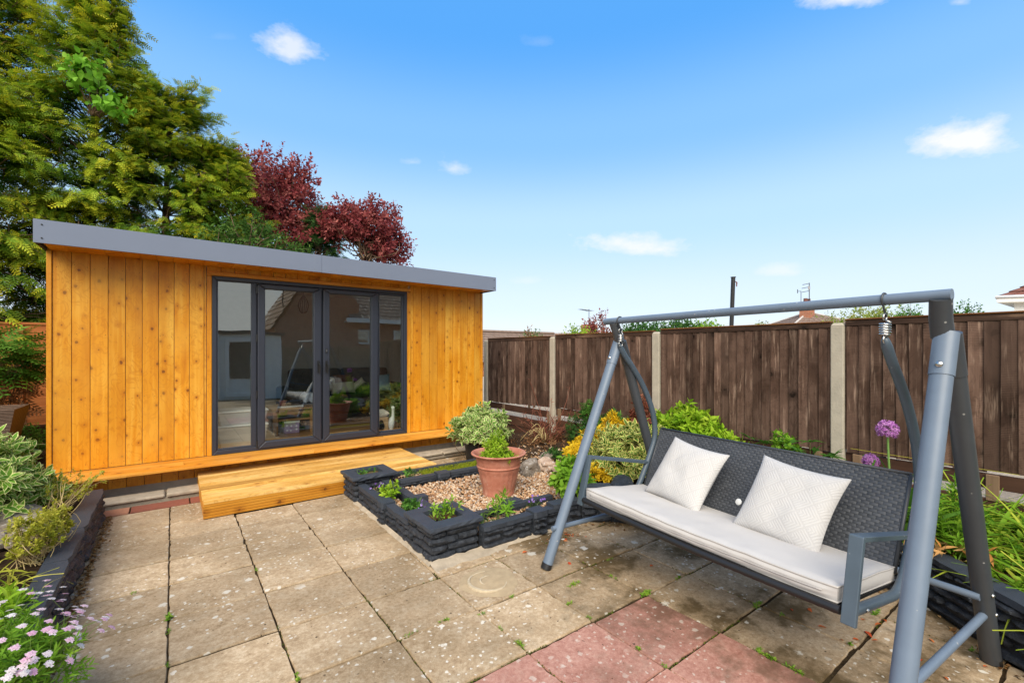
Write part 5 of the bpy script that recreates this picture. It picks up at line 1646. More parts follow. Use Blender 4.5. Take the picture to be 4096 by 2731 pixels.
P_ = bush('evergreen_shrub', 'slender leafy top shoot standing above the small evergreen shrub', 'shrub', (4.42, 4.24, .3), (4.44, 4.22, .64), (.11, .11, .16), 150, 12, .036, L_lance, m_green, m_stem, up=.6, zmin=-.8, lump=.3, nst=10, seed=3)
bush('evergreen_shrub', 'whorled green shrub between the swing leg and the bronze leaved plant', 'shrub', (4.45, 3.82, .2), (4.46, 3.84, .46), (.27, .25, .20), 330, 9, .060, L_lance, m_green, m_stem, up=.45, zmin=-.5, lump=.35, nst=16, seed=4)
bush('golden_shrub', 'bright yellow leaved shrub left of the swing leg', 'shrub', (3.72, 3.52, .14), (3.74, 3.48, .34), (.33, .25, .21), 420, 8, .056, L_oval, m_gold, m_stem, up=.35, zmin=-.5, lump=.35, nst=16, seed=5)
bush('golden_shrub', 'taller tuft of bright yellow leaves behind the swing leg', 'shrub', (4.02, 3.40, .18), (4.05, 3.42, .50), (.27, .2, .20), 260, 8, .056, L_oval, m_gold, m_stem, up=.45, zmin=-.6, lump=.4, nst=16, seed=6)
bush('golden_shrub', 'low yellow leaves seen under the left swing arm', 'shrub', (3.32, 3.02, .14), (3.34, 3.02, .24), (.22, .15, .12), 110, 8, .05, L_oval, m_gold, m_stem, up=.4, zmin=-.4, lump=.35, nst=10, seed=7)
bush('variegated_shrub', 'large cream and green variegated shrub behind the left swing arm', 'shrub', (3.78, 2.95, .16), (3.80, 2.98, .36), (.52, .45, .33), 620, 9, .080, L_oval, mv_euon, m_stem, up=.35, zmin=-.5, lump=.3, nst=40, seed=8)
bush('leafy_perennial', 'soft green leafy plant in front of the yellow shrub', 'plant', (2.86, 2.93, .10), (2.88, 2.96, .30), (.17, .15, .19), 62, 8, .085, L_broad, m_fresh, m_gstem, up=.5, zmin=-.5, lump=.3, nst=20, seed=9, a0=85, a1=45)
bush('bronze_plant', 'upright bronze red leaved plant against the fence behind the swing hanger', 'plant', (4.60, 3.50, .2), (4.60, 3.52, .55), (.13, .13, .34), 85, 7, .075, L_broad, m_redlf, m_stemr, up=.5, zmin=-.8, lump=.3, nst=12, seed=10)
bush('lime_shrub', 'broad lime green shrub behind the top of the swing back', 'shrub', (4.52, 2.80, .2), (4.50, 2.82, .62), (.30, .30, .21), 190, 9, .098, leaf(4, .48, .12, .25), m_lime, m_gstem, up=.5, zmin=-.6, lump=.3, nst=30, seed=11)
bush('lime_shrub', 'lower lime green clump sloping down to the swing back', 'shrub', (4.40, 2.42, .2), (4.36, 2.46, .50), (.26, .30, .19), 150, 9, .092, leaf(4, .48, .12, .25), m_lime, m_gstem, up=.5, zmin=-.6, lump=.3, nst=20, seed=12)
# lupin-like palmate leaves
def palmate(name, label, base, pts, size, mat):
    t = thing(name, label, 'plant', base, 'young palmate leaved plants along the fence')
    P = np.array(pts); k = len(P)
    V, F, T = whorls(P, unit(np.array([[0, 0, 1.0]]).repeat(k, 0) + rng.normal(0, .35, (k, 3))), 9, .004, size, leaf(4, .27, .2, .3), r0=.5, a0=78, a1=66)
    put('foliage', npmesh('foliage', V, F, T, True), mat, t)
    stems(base, P, k, .004, m_gstem, t, .03)
def zb2(x, y): return zbed(x, y)
palmate('palmate_plant', 'young palmate leaved plant peeping over the middle of the swing back', (4.50, 2.10, .2), [(4.50, 2.14, .62), (4.46, 1.98, .60), (4.54, 2.02, .52)], .105, m_green)
palmate('palmate_plant', 'palmate leaved plant at the foot of the nearest concrete post', (4.48, 1.62, .2), [(4.50, 1.78, .62), (4.44, 1.68, .58), (4.52, 1.62, .66), (4.46, 1.55, .60), (4.5, 1.46, .56), (4.42, 1.40, .60), (4.36, 1.5, .5), (4.40, 1.62, .5), (4.4, 1.32, .52), (4.52, 1.36, .5)], .12, m_green)
bush('leafy_perennial', 'pale green leaved stem beside the nearest concrete post', 'plant', (4.52, 1.82, .2), (4.52, 1.86, .56), (.11, .14, .14), 30, 6, .06, L_broad, m_fresh, m_gstem, up=.5, nst=8, seed=13)
# alliums
def allium(label, c, r_, base):
    t = thing('allium_flower', label, 'flower', base, 'purple allium globes')
    n = 260
    d = unit(rng.normal(0, 1, (n, 3))); d = d[d[:, 2] > -.75]; k = len(d)
    mf = g('allium_petal', (.38, .11, .42), (.55, .22, .56), (.70, .42, .70), trans=.3)
    ps = []; ds = []; ns = []
    P = np.array(c) + d * r_ * rng.uniform(.72, 1.0, (k, 1))
    V, F, T = whorls(P, d, 6, .001, r_ * .27, rhomb(.38, -.1), r0=.5, rvar=.45, a0=72, a1=55)
    put('flower_head', npmesh('flower_head', V, F, T), mf, t)
    b = B()
    for q in P[::2]: b.tube([c, tuple(q)], .0012, 3, cap=False)
    b.obj('floret_stalk', simple('pink_stalk', (.35, .2, .3)), t)
    b = B(); b.tube(catmull([base, ((base[0] + c[0]) / 2 - .02, (base[1] + c[1]) / 2 + .015, (base[2] + c[2]) / 2 + .05), (c[0], c[1], c[2])], 5), .006, 8)
    b.obj('stem', simple('allium_stem', (.16, .30, .07), .5), t, True)
    return t
allium('taller purple allium globe on a bent green stem right of the concrete post', (3.54, .845, .982), .058, (3.64, .80, .25))
allium('lower purple allium globe just above the swing back', (3.64, .955, .752), .046, (3.66, .98, .25))
al = thing('strap_leaf_clump', 'broad strap shaped leaves at the foot of the alliums', 'plant', (3.65, .95, .27))
P = np.array([(3.66 + random.gauss(0, .08), .93 + random.gauss(0, .09), .30) for _ in range(26)])
V, F, T = scat(leaf(6, .14, .3, .8), P, unit(rng.normal(0, .6, (26, 3)) + np.array([0, 0, 1.0])), rng.normal(0, 1, (26, 3)), rng.uniform(.28, .42, 26), rng.uniform(.2, .9, 26)); put('foliage', npmesh('foliage', V, F, T, True), m_green, al)
# willowherb-like leafy stems right of the front leg
wh = thing('willowherb', 'upright leafy green stems between the two right hand swing legs', 'plant', (3.62, .58, .27))
tops = [(3.56, .64, .80), (3.66, .56, .72), (3.60, .52, .64), (3.52, .60, .55), (3.70, .63, .56), (3.64, .46, .50), (3.58, .70, .52), (3.72, .50, .44), (3.50, .52, .42), (3.56, .44, .42), (3.76, .58, .46), (3.68, .70, .48)]
pr = []
for tx, ty, tz in tops:
    n = max(5, int((tz - .28) / .022))
    for k in range(n):
        f = k / (n - 1)
        pr.append((3.62 + (tx - 3.62) * f ** .7, .58 + (ty - .58) * f ** .7, .28 + (tz - .28) * f))
P = np.array(pr); V, F, T = whorls(P, np.array([[0, 0, 1.0]]).repeat(len(P), 0) + rng.normal(0, .12, P.shape), 6, .02, .075, leaf(4, .24, .2, .3), a0=70, a1=42, r0=.5); put('foliage', npmesh('foliage', V, F, T, True), m_fresh, wh)
stems((3.62, .58, .27), np.array(tops), len(tops), .005, m_gstem, wh, .02)
P = np.array([(3.55 + random.gauss(0, .08), .60 + random.gauss(0, .1), .315 + random.uniform(0, .05)) for _ in range(46)])
V, F, T = whorls(P, rng.normal(0, 1, (46, 3)) + np.array([0, 0, .2]), 3, .02, .07, L_lance, r0=.7, rvar=.3); put('dry_leaves', npmesh('dry_leaves', V, F, T, True), g('orange_dry_leaf', (.25, .08, .02), (.45, .20, .05), (.58, .38, .16), trans=.2), wh)
# long strappy ground cover over the right-hand bed
P = []
while len(P) < 1700:
    x, y = random.uniform(3.0, 4.65), random.uniform(-1.3, .95)
    if inside((x, y), rb_poly) and x > xwall(y) + .22 and not (3.45 < x < 3.75 and .4 < y < .7 and random.random() < .6): P.append((x, y, zbed(x, y)))
P = np.array(P); k = len(P)
Vv = [scat(L_blade, P, unit(np.stack([rng.normal(.12, .5, k), rng.normal(0, .55, k), rng.uniform(.45, 1.1, k)], 1)), np.stack([rng.normal(0, .3, k), rng.normal(0, .3, k), np.ones(k)], 1), rng.uniform(.16, .34, k), rng.uniform(0, 1, k))]
k2 = 900; Q = P[rng.integers(0, k, k2)] + rng.normal(0, .05, (k2, 3)) * np.array([1, 1, .3]) + np.array([0, 0, .05])
Vv.append(whorls(Q, np.array([[0, 0, 1.0]]).repeat(k2, 0) + rng.normal(0, .4, (k2, 3)), 5, .02, .05, L_oval, r0=.35))
V, F, T = merge(Vv); put('ground_cover', npmesh('ground_cover', V, F, T, True), m_lime if False else g('strappy_leaf', (.07, .19, .012), (.20, .36, .02), (.48, .50, .06)), kind='stuff')

# small plants in the planter
def tuft(name, label, base, n, k, r_, h, size, tm, mat, cat='plant', group=None, up=.6, **kw):
    return bush(name, label, cat, base, (base[0], base[1], base[2] + h), (r_, r_, h), n, k, size, tm, mat, m_gstem, up=up, zmin=-.2, lump=.3, nst=min(n, 14), srad=.0025, group=group, **kw)
tuft('leafy_perennial', 'leggy green plant growing in the front pillar planter', (1.63, 3.03, .19), 9, 6, .085, .055, .045, L_oval, m_fresh)
t = thing('leafy_perennial', 'tall reddish shoots in the front pillar planter', 'plant', (1.66, 3.0, .19))
P = np.array([(1.70, 3.03, .335), (1.62, 3.0, .30), (1.72, 2.95, .31), (1.58, 3.08, .29), (1.67, 2.99, .27)]); V, F, T = whorls(P, np.array([[0, 0, 1.0]]).repeat(5, 0) + rng.normal(0, .2, (5, 3)), 6, .05, .055, L_oval, r0=.8); put('foliage', npmesh('foliage', V, F, T, True), m_fresh, t)
stems((1.64, 3.02, .18), P, 5, .004, m_stemr, t, .02)
tuft('leafy_perennial', 'small leafy plant in the rear pillar planter', (1.58, 4.55, .17), 10, 6, .08, .045, .042, L_oval, m_green)
tuft('leafy_perennial', 'lime green leafy plant in the left trough', (1.58, 3.92, .11), 22, 7, .08, .08, .052, L_broad, m_lime)
tuft('leafy_perennial', 'dense mid green plant in the left trough near the front pillar', (1.585, 3.52, .11), 30, 7, .075, .06, .04, L_broad, m_green)
m_viola = g('viola_petal', (.16, .06, .40), (.30, .15, .60), (.50, .40, .70))
def violas(label, x, y, z, n, dark=True):
    t = thing('viola_plant', label, 'flower', (x, y, z), 'violas in the planter')
    P, d = shell((x, y, z + .04), (.055, .055, .05), 26, -.2, .3, .3)
    V, F, T = whorls(P, unit(d + np.array([0, 0, .8])), 6, .02, .026, L_oval, r0=.3); put('foliage', npmesh('foliage', V, F, T, True), g('purplish_leaf', (.03, .05, .03), (.06, .09, .045), (.10, .14, .07)), t)
    P = np.array([(x + random.gauss(0, .04), y + random.gauss(0, .04), z + random.uniform(.08, .14)) for _ in range(n)])
    for q in P:
        V, F, T = whorls(q[None], rng.normal(0, .5, (1, 3)) + np.array([-.5, -.6, .5]), 5, .001, .016, rhomb(.8, 0), a0=75, a1=70); put('flower', npmesh('flower', V, F, T), m_viola, t)
    stems((x, y, z), P, n, .0015, m_gstem, t, .01)
violas('purple viola in the left trough behind the lime plant', 1.565, 4.14, .11, 6)
violas('pale viola in the left trough next to the front pillar', 1.62, 3.34, .11, 7)
violas('viola cluster in the front trough near the swing leg', 2.44, 2.93, .12, 12)
tuft('leafy_perennial', 'upright green plant in the front trough right of the front pillar', (2.10, 2.93, .12), 20, 8, .085, .10, .062, L_lance, m_fresh)
tuft('leafy_perennial', 'tiny fine leaved plant beside the front pillar in the trough', (1.90, 2.93, .12), 22, 8, .05, .04, .022, L_lance, m_green)
tuft('leafy_perennial', 'small leafy sprig in the rear trough next to the rear pillar', (1.96, 4.40, .14), 12, 6, .06, .05, .04, L_oval, m_green)
tuft('leafy_perennial', 'small dark rosette in the soil behind the rocks', (3.62, 3.98, .18), 36, 7, .11, .06, .04, L_oval, m_dark)
mossP = np.array([(random.uniform(2.12, 3.0), random.uniform(4.30, 4.57), .145 + random.uniform(0, .03)) for _ in range(2600)])
mossP = mossP[[random.random() < .4 + .6 * (noise.noise(Vector((p[0] * 7, p[1] * 7, 0))) > -.2) for p in mossP]]
k = len(mossP); V, F, T = whorls(mossP, np.array([[0, 0, 1.]]).repeat(k, 0) + rng.normal(0, .4, (k, 3)), 5, .012, .016, rhomb(.4, 0), r0=.6); put('moss_carpet', npmesh('moss_carpet', V, F, T), g('yellow_green_moss', (.12, .18, .01), (.24, .30, .015), (.40, .38, .03)), kind='stuff')

# left-hand bed
bush('variegated_shrub', 'silver edged variegated shrub at the left beside the cabin', 'shrub', (-1.02, 4.80, .22), (-1.10, 4.84, .52), (.32, .34, .34), 360, 9, .098, leaf(4, .40, .14, .2), mv_pit, m_stem, up=.45, zmin=-.55, lump=.28, nst=40, seed=21, a0=70, a1=30)
bush('variegated_shrub', 'lower silver edged shoots of the variegated shrub near the wall', 'shrub', (-.80, 4.98, .22), (-.84, 4.95, .34), (.18, .18, .14), 60, 9, .09, leaf(4, .40, .14, .2), mv_pit, m_stem, up=.45, zmin=-.3, lump=.3, nst=12, seed=22)
def wiry(label, c, n, h, lean, seed):
    t = thing('wiry_perennial', label, 'plant', c, 'wiry yellow green perennials in the left bed')
    tops = np.array([(c[0] + lean[0] * random.uniform(.3, 1.2) + random.gauss(0, .07), c[1] + lean[1] * random.uniform(.3, 1.2) + random.gauss(0, .09), c[2] + h * random.uniform(.55, 1.1)) for _ in range(n)])
    stems(c, tops, n, .0045, m_stemy, t, .035, spread=.05)
    P = np.concatenate([tops + (np.array(c) - tops) * f + rng.normal(0, .008, tops.shape) for f in (0, .07, .14, .22, .3)])
    V, F, T = whorls(P, np.array([[0, 0, 1.]]).repeat(len(P), 0) + rng.normal(0, .4, P.shape), 7, .02, .020, L_oval, r0=.5); put('foliage', npmesh('foliage', V, F, T, True), m_ylsed, t)
wiry('spindly yellow green perennial leaning over the far end of the left wall', (-.72, 4.72, .22), 22, .26, (.16, .10), 1)
wiry('wiry stems behind the grey rock by the cabin corner', (-.80, 5.10, .22), 14, .30, (.12, .0), 2)
bush('stonecrop', 'upright yellow stonecrop in front of the pale rock', 'plant', (-.66, 3.80, .22), (-.66, 3.82, .37), (.10, .12, .13), 150, 10, .026, L_oval, m_ylsed, m_stemy, up=.8, zmin=-.6, lump=.4, nst=34, srad=.003, seed=24)
bush('stonecrop', 'second yellow stonecrop tuft leaning towards the wall', 'plant', (-.62, 3.98, .22), (-.60, 4.02, .37), (.09, .10, .12), 110, 10, .026, L_oval, m_ylsed, m_stemy, up=.8, zmin=-.6, lump=.4, nst=26, srad=.003, seed=25)
bush('stonecrop', 'small green stonecrop rosettes at the left edge', 'plant', (-.78, 3.40, .23), (-.78, 3.42, .31), (.05, .06, .06), 24, 10, .028, L_broad, m_fresh, m_stemy, up=.7, zmin=-.4, nst=8, srad=.003, seed=26)
t = thing('strap_leaf_clump', 'long yellow green strap leaves beside the left wall', 'plant', (-.62, 3.35, .22))
n = 46; P = np.array([(-.72 + random.gauss(0, .06), 3.45 + random.gauss(0, .18), .23) for _ in range(n)])
V, F, T = scat(leaf(7, .06, .25, 1.0, .5), P, unit(np.stack([rng.normal(0, .7, n), rng.normal(-.1, .7, n), rng.uniform(.35, 1.0, n)], 1)), np.stack([rng.normal(0, .3, n), rng.normal(0, .3, n), np.ones(n)], 1), rng.uniform(.10, .22, n), rng.uniform(.3, 1, n)); put('foliage', npmesh('foliage', V, F, T, True), m_ylsed, t)
bush('leafy_perennial', 'lime green leafy rosettes between the wall and the pink flowers', 'plant', (-.66, 3.0, .23), (-.65, 3.02, .27), (.10, .24, .08), 60, 9, .075, L_lance, m_lime, m_gstem, up=.5, nst=12, seed=27)
# candytuft with pale pink flower heads
cd = bush('candytuft', 'candytuft with pale pink and white flower heads in the bottom left corner', 'flowers', (-.48, 2.42, .20), (-.52, 2.40, .29), (.23, .33, .17), 480, 11, .040, leaf(4, .22, .15, .3), m_fresh, m_gstem, up=.55, zmin=-.35, lump=.3, nst=60, srad=.003, seed=28)
cam_v = np.array([0, 0, 1.47])
P, d = shell((-.50, 2.42, .33), (.27, .37, .21), 170, .0, .78, .25, seed=3)
m_pet = g('pale_pink_petal', (.80, .78, .78), (.76, .58, .68), (.70, .38, .56), trans=.3)
for q, dd in zip(P, d):
    ax = unit(dd * .6 + np.array([0, 0, .8])); c_ = random.random()
    o1 = unit(np.cross(ax, [.3, .5, .1])); o2 = np.cross(ax, o1)
    hp = []; hn = []; hr = []
    for k in range(11):
        a = k * 2.4; r_ = random.uniform(.010, .0135) * math.sqrt((k + .3) / 11)
        hp.append(o1 * r_ * math.cos(a) + o2 * r_ * math.sin(a) + ax * (.004 - r_ * .25)); hn.append(unit(ax + (o1 * math.cos(a) + o2 * math.sin(a)) * r_ * 18)); hr.append(min(.95, max(.05, c_ * .9 + random.gauss(0, .15))))
    hp, hn, hr = np.array(hp), np.array(hn), np.array(hr)
    k = len(hp); p1 = unit(np.cross(hn, np.array([[.2, .4, .9]]))); p2 = np.cross(hn, p1); fl = []
    for j in range(4):
        a = j * 1.571 + rng.normal(0, .3, k)
        fl.append(scat(rhomb(.8, .05), hp, unit(p1 * np.cos(a)[:, None] + p2 * np.sin(a)[:, None] + hn * .2), hn, rng.uniform(.0055, .0080, k), hr))
    V, F, T = merge(fl); put('flower_head', npmesh('flower_head', V, F, T), m_pet, cd, tuple(q))
stems((-.50, 2.42, .2), P, 80, .0022, m_gstem, cd, .03, spread=.10, name='flower_stem')
bush('leafy_perennial', 'dry pale stems and leaves above the pink flowers at the left edge', 'plant', (-.66, 2.72, .22), (-.66, 2.74, .34), (.12, .16, .12), 60, 8, .05, L_lance, m_lime, m_stemy, up=.6, nst=20, seed=30)

# weeds in the paving joints, each a small tuft
WEEDS = [(-.017, 3.13, 'largest weed tuft, at a joint crossing left of centre'), (-.015, 2.98, 'weed just below the largest tuft in the same joint'), (-.018, 2.66, 'weed at the next joint crossing down the left line'), (-.016, 2.20, 'weed near the bottom of the left joint'), (-.2, 3.57, 'tiny weed in the cross joint beside the left wall'), (.452, 3.47, 'tiny weed in the second long joint'),
         (.45, 2.20, 'weed near the bottom of the second long joint'), (1.385, 2.12, 'weed on the joint below the swirled slab'), (1.62, 2.16, 'weed in the cross joint right of the swirled slab'), (1.18, 2.19, 'weed between the two slabs below the swirled slab'), (1.386, 1.95, 'bright weed in the joint above the red slabs'), (1.388, 1.80, 'larger weed close to the first red slab'),
         (1.84, 1.90, 'weed on the joint right of the swirled slab'), (1.834, 1.74, 'weed at the corner of the red slabs'), (1.833, 1.26, 'weed at the crossing between two red slabs'), (1.835, 1.40, 'small weed along the red slab joint'), (2.02, 2.04, 'pointed weed tuft near the front swing foot'), (2.288, 1.96, 'weed under the swing seat front edge'),
         (2.29, 1.70, 'spreading weed in the joint under the swing'), (2.70, 1.24, 'weed at the joint crossing below the right arm'), (2.71, 1.12, 'weed a little below that crossing under the right arm'), (2.28, .98, 'clover-like weed at the red slab edge'), (2.285, .88, 'second clover-like weed at the red slab edge'), (2.30, 1.05, 'weed in the joint at the corner of the last red slab'),
         (2.71, .78, 'weed near the front leg'), (3.13, .80, 'round leaved weed behind the front leg'), (3.15, .42, 'weed at the foot of the curved wall'), (2.6, 1.69, 'trailing weed under the seat'), (1.0, 2.19, 'tiny weed in the cross joint left of the red slab'), (2.45, 2.13, 'weed in a joint behind the seat edge')]
m_weed = g('weed_leaf', (.10, .24, .02), (.18, .34, .03), (.34, .46, .06))
for k, (x, y, lab) in enumerate(WEEDS):
    s_ = .026 if k in (0, 11, 16, 18, 19, 21, 22, 25) else .016
    t = thing('weed', lab, 'weed', (x, y, 0), 'weeds growing in the paving joints')
    n_ = 7 if s_ > .02 else 4
    ax = (0, 1) if k in (0, 1, 2, 3, 5, 6, 10, 11, 13, 14, 15, 17, 20, 21, 22, 24) else (1, 0)
    P = np.array([(x + ax[0] * random.gauss(0, s_ * .9), y + ax[1] * random.gauss(0, s_ * .9), .004) for _ in range(n_)])
    V, F, T = whorls(P, np.array([[0, 0, 1.]]).repeat(n_, 0) + rng.normal(0, .35, (n_, 3)), 6, .008, s_, L_lance if k % 3 else L_oval, r0=.55)
    put('foliage', npmesh('foliage', V, F, T, True), m_weed, t)
# ------------------------------------------------------------------ trees behind the garden room
m_bark = simple('tree_bark', (.11, .075, .05), .95, .1, 0, .4, 8, .8)
m_twig = simple('bare_twig', (.20, .13, .085), .85, .1, 0, .35, 20)
m_cyp = leafmat('golden_cypress_spray', (.045, .13, .012), (.14, .29, .02), (.34, .45, .03), tip=(.78, .62, .025), trans=.3, rough=.55, spec=.2)
m_cypd = leafmat('dark_cypress_spray', (.03, .09, .025), (.06, .16, .045), (.11, .22, .07), tip=(.15, .28, .08), trans=.25, rough=.55, spec=.2)
m_cop = leafmat('copper_leaf', (.14, .026, .032), (.30, .06, .062), (.48, .17, .14), trans=.35, rough=.4)
SPR = spray(5)
def conifer(name, label, base, H, Rm, h0, nl, mat, per=22, size=(.14, .27), power=.7, group=None, sway=(0, 0), seed=0, cull=-.12, tipfac=1.0):
    t = thing(name, label, 'tree', base, group)
    bx, by, bz = base
    def axis(h):
        f = h / H
        return np.array([bx + sway[0] * f * f, by + sway[1] * f * f, bz + h])
    b = B(); b.tube([tuple(axis(H * f)) for f in (0, .25, .5, .75, .97)], [.17 * H / 8, .14 * H / 8, .10 * H / 8, .06 * H / 8, .015], 10)
    b.obj('trunk', m_bark, t, True)
    tocam = unit(np.array([-bx, -by]))
    br = B(); ps = []; ds = []; ns = []; ss = []; rs = []; ag = []
    for i in range(nl):
        h = h0 + (H * .985 - h0) * (random.random() ** .85)
        az = random.uniform(0, 2 * math.pi)
        hd = np.array([math.cos(az), math.sin(az)])
        if hd @ tocam < cull: continue
        f = h / H
        L = Rm * max(0.05, (1 - f)) ** power * random.uniform(.66, 1.14) * (1 + .42 * noise.noise(Vector((math.cos(az) * 1.4 + seed, math.sin(az) * 1.4, h * .9)))) + .10
        up = random.uniform(.15, .55) + (.9 * f ** 3); dr = random.uniform(.35, .85) * (1 - f * .6)
        a = axis(h)
        def pt(s): return np.array([a[0] + hd[0] * L * s, a[1] + hd[1] * L * s, a[2] + L * (up * s - dr * s * s)])
        lim = random.gauss(0, .22); gold = min(1.4, max(.1, random.gauss(1.05, .40)))
        bp = [pt(s) + (rng.normal(0, .03, 3) if s else 0) for s in (0, .35, .7, .95)]
        br.tube(bp, [.018, .012, .008, .004], 4, cap=False)
        for j in range(per):
            s = .30 + .72 * (j + random.random()) / per
            p = pt(s); tg = unit(pt(s + .05) - p)
            side = np.cross(tg, [0, 0, 1.0]); side = unit(side)
            sg = -1 if j % 2 else 1
            off = side * sg * random.uniform(0, .24) * (1.15 - .5 * s) * min(1.0, L)
            d = unit(tg * random.uniform(.4, 1.0) + side * sg * random.uniform(.2, .9) + np.array([0, 0, random.uniform(-.75, .15)]))
            ps.append(p + off + rng.normal(0, .035, 3) + np.array([0, 0, -abs(off @ off) ** .5 * .3])); ds.append(d)
            ns.append(unit(np.array([0, 0, 1.0]) + hd[0] * .35 * np.array([1, 0, 0]) + hd[1] * .35 * np.array([0, 1, 0]) + rng.normal(0, .5, 3)))
            ss.append(random.uniform(*size) * (1 - .25 * f)); rs.append(min(1, max(0, .10 + lim + .50 * max(0, s - .4) / .6 + random.gauss(0, .15)))); ag.append(min(1, max(0, (s - .55) / .45) * random.uniform(.2, 1.1) * tipfac * gold))  # outer sprays lighter, tips yellower: young growth plus sunlight put into the colour
    for i in range(nl // 9):
        h = h0 + (H * .95 - h0) * random.random(); az = math.atan2(tocam[1], tocam[0]) + random.uniform(-1.5, 1.5)
        L = Rm * max(0.05, 1 - h / H) ** power * random.uniform(.8, 1.08); a = axis(h); q = [a + np.array([math.cos(az), math.sin(az), 0]) * L * .45]
        dv_ = np.array([math.cos(az), math.sin(az), random.uniform(-.3, .3)])
        for _ in range(6):
            dv_ = unit(dv_ + rng.normal(0, .38, 3)); q.append(q[-1] + dv_ * L * .12 + np.array([0, 0, -.02]))
        br.tube(catmull(q, 2), [.014 - .0009 * w for w in range(13)], 4, cap=False)
    br.obj('branch', m_twig, t, True)
    V, F, T = scat(SPR, np.array(ps), np.array(ds), np.array(ns), np.array(ss), np.array(rs), np.array(ag))
    put('crown', npmesh('crown', V, F, T, False), mat, t)
    return t
G_ = 'golden cypresses behind the garden room'
conifer('cypress_tree', 'tallest golden cypress, cut by the left and top edges', (-2.55, 11.6, 0), 8.15, 2.05, 1.3, 500, m_cyp, 48, group=G_, seed=1, power=.55)
conifer('cypress_tree', 'golden cypress with a feathery twin top at the upper left', (-1.25, 11.0, 0), 7.5, 1.75, 1.3, 520, m_cyp, 48, group=G_, seed=2, power=.52, sway=(.25, 0))
conifer('cypress_tree', 'golden cypress forming the middle of the sloping outline', (-.15, 10.75, 0), 6.1, 1.5, 1.2, 440, m_cyp, 46, group=G_, seed=3, power=.45, sway=(.12, 0))
conifer('cypress_tree', 'lowest golden cypress, next to the copper leaved tree', (.72, 10.75, 0), 5.25, 1.25, 1.2, 350, m_cyp, 44, group=G_, seed=4, power=.42)
conifer('cypress_tree', 'low golden cypress filling the left edge beside the garden room roof', (-2.35, 10.25, 0), 5.2, 1.35, 1.2, 260, m_cyp, 40, group=G_, seed=9, power=.5)
conifer('cypress_tree', 'dark green cypress between the two copper leaved crowns', (3.0, 12.3, 0), 5.0, 1.1, 1.5, 300, m_cypd, 26, seed=5, power=.6, tipfac=.8)
conifer('cypress_tree', 'blue green cypress low above the roof beside the copper tree', (2.78, 11.2, 0), 4.55, .75, 1.6, 200, m_cypd, 24, seed=6, power=.5, tipfac=.8)
def leaftree(name, label, base, lumps, n, k, size, tm, mat, trunk=.09, group=None, seed=0, nb_=60, up=.25, cat='tree', r0=.5):
    t = thing(name, label, cat, base, group)
    Ps = []; Ds = []
    tot = sum(r[0] * r[1] for c, r in lumps)
    for i, (c, r) in enumerate(lumps):
        P, d = shell(c, r, int(n * r[0] * r[1] / tot), -.75, .35, .42, 2.0, seed + i)
        Ps.append(P); Ds.append(d)
    P = np.concatenate(Ps); d = np.concatenate(Ds)
    V, F, T = whorls(P, unit(d * .7 + np.array([0, 0, up]) + rng.normal(0, .45, d.shape)), k, size * 3.2, size, tm, r0=r0, rvar=.35, a0=70, a1=35)
    put('crown', npmesh('crown', V, F, T, True), mat, t)
    b = B(); cz = lumps[0][0]
    b.tube(catmull([base, (base[0] + .05, base[1], cz[2] * .5), (cz[0], cz[1], cz[2])], 4), [trunk * (1 - .08 * q) for q in range(9)], 8)
    b.obj('trunk', m_bark, t, True)
    b = B(); o_ = np.array([cz[0], cz[1], cz[2] - lumps[0][1][2] * .9])
    for i in rng.permutation(len(P))[:nb_]:
        m_ = (o_ + P[i]) / 2 + rng.normal(0, .12, 3)
        b.tube(catmull([o_ + rng.normal(0, .08, 3), m_, P[i]], 3), [.022, .018, .014, .011, .008, .006, .004], 4, cap=False)
    b.obj('branch', m_twig, t, True)
    return t
LR = leaf(2, .62, .12, .15)
leaftree('copper_tree', 'larger dark red copper leaved tree rising above the cabin roof', (1.85, 12.0, 0), [((1.75, 11.9, 5.05), (1.05, .9, .95)), ((1.15, 11.8, 5.35), (.75, .7, .55)), ((2.35, 11.9, 5.45), (.55, .6, .55)), ((2.0, 11.7, 4.25), (1.0, .8, .8)), ((2.8, 11.5, 4.35), (.5, .4, .4))], 1500, 10, .105, LR, m_cop, seed=1, nb_=90)
leaftree('copper_tree', 'smaller dark red copper leaved crown above the right part of the roof', (3.9, 10.9, 0), [((3.70, 10.6, 4.35), (.80, .6, .75)), ((4.15, 10.6, 3.95), (.60, .5, .6)), ((3.15, 10.7, 4.35), (.55, .4, .5))], 980, 10, .10, LR, m_cop, seed=2, nb_=60)
leaftree('laurel_bush', 'mid green laurel bush just above the roof between cypress and copper tree', (1.25, 9.75, 0), [((1.17, 9.65, 3.52), (.62, .45, .50)), ((1.75, 9.7, 3.30), (.50, .4, .36)), ((.74, 9.6, 3.32), (.42, .4, .42))], 620, 8, .085, leaf(2, .42, .12, .15), leafmat('laurel_leaf', (.03, .085, .014), (.07, .16, .025), (.17, .27, .05)), seed=3, cat='shrub')
t = thing('climbing_ivy', 'bright green broad leaved climber hanging in the cypress', 'climber', (-1.05, 9.9, 5.4))
P1_, d1_ = shell((-1.08, 9.75, 5.80), (.24, .2, .32), 34, -.75, .3, .4); P2_, d2_ = shell((-.80, 9.75, 5.38), (.2, .2, .2), 16, -.75, .3, .4)
P = np.concatenate([P1_, P2_]); d = np.concatenate([d1_, d2_])
V, F, T = whorls(P, d, 6, .2, .125, leaf(3, .85, .12, .2), r0=.55); put('foliage', npmesh('foliage', V, F, T, True), leafmat('bright_ivy_leaf', (.10, .28, .02), (.18, .42, .03), (.30, .52, .06)), t)
stems((-1.0, 10.0, 5.3), P, 24, .01, m_twig, t, .05)
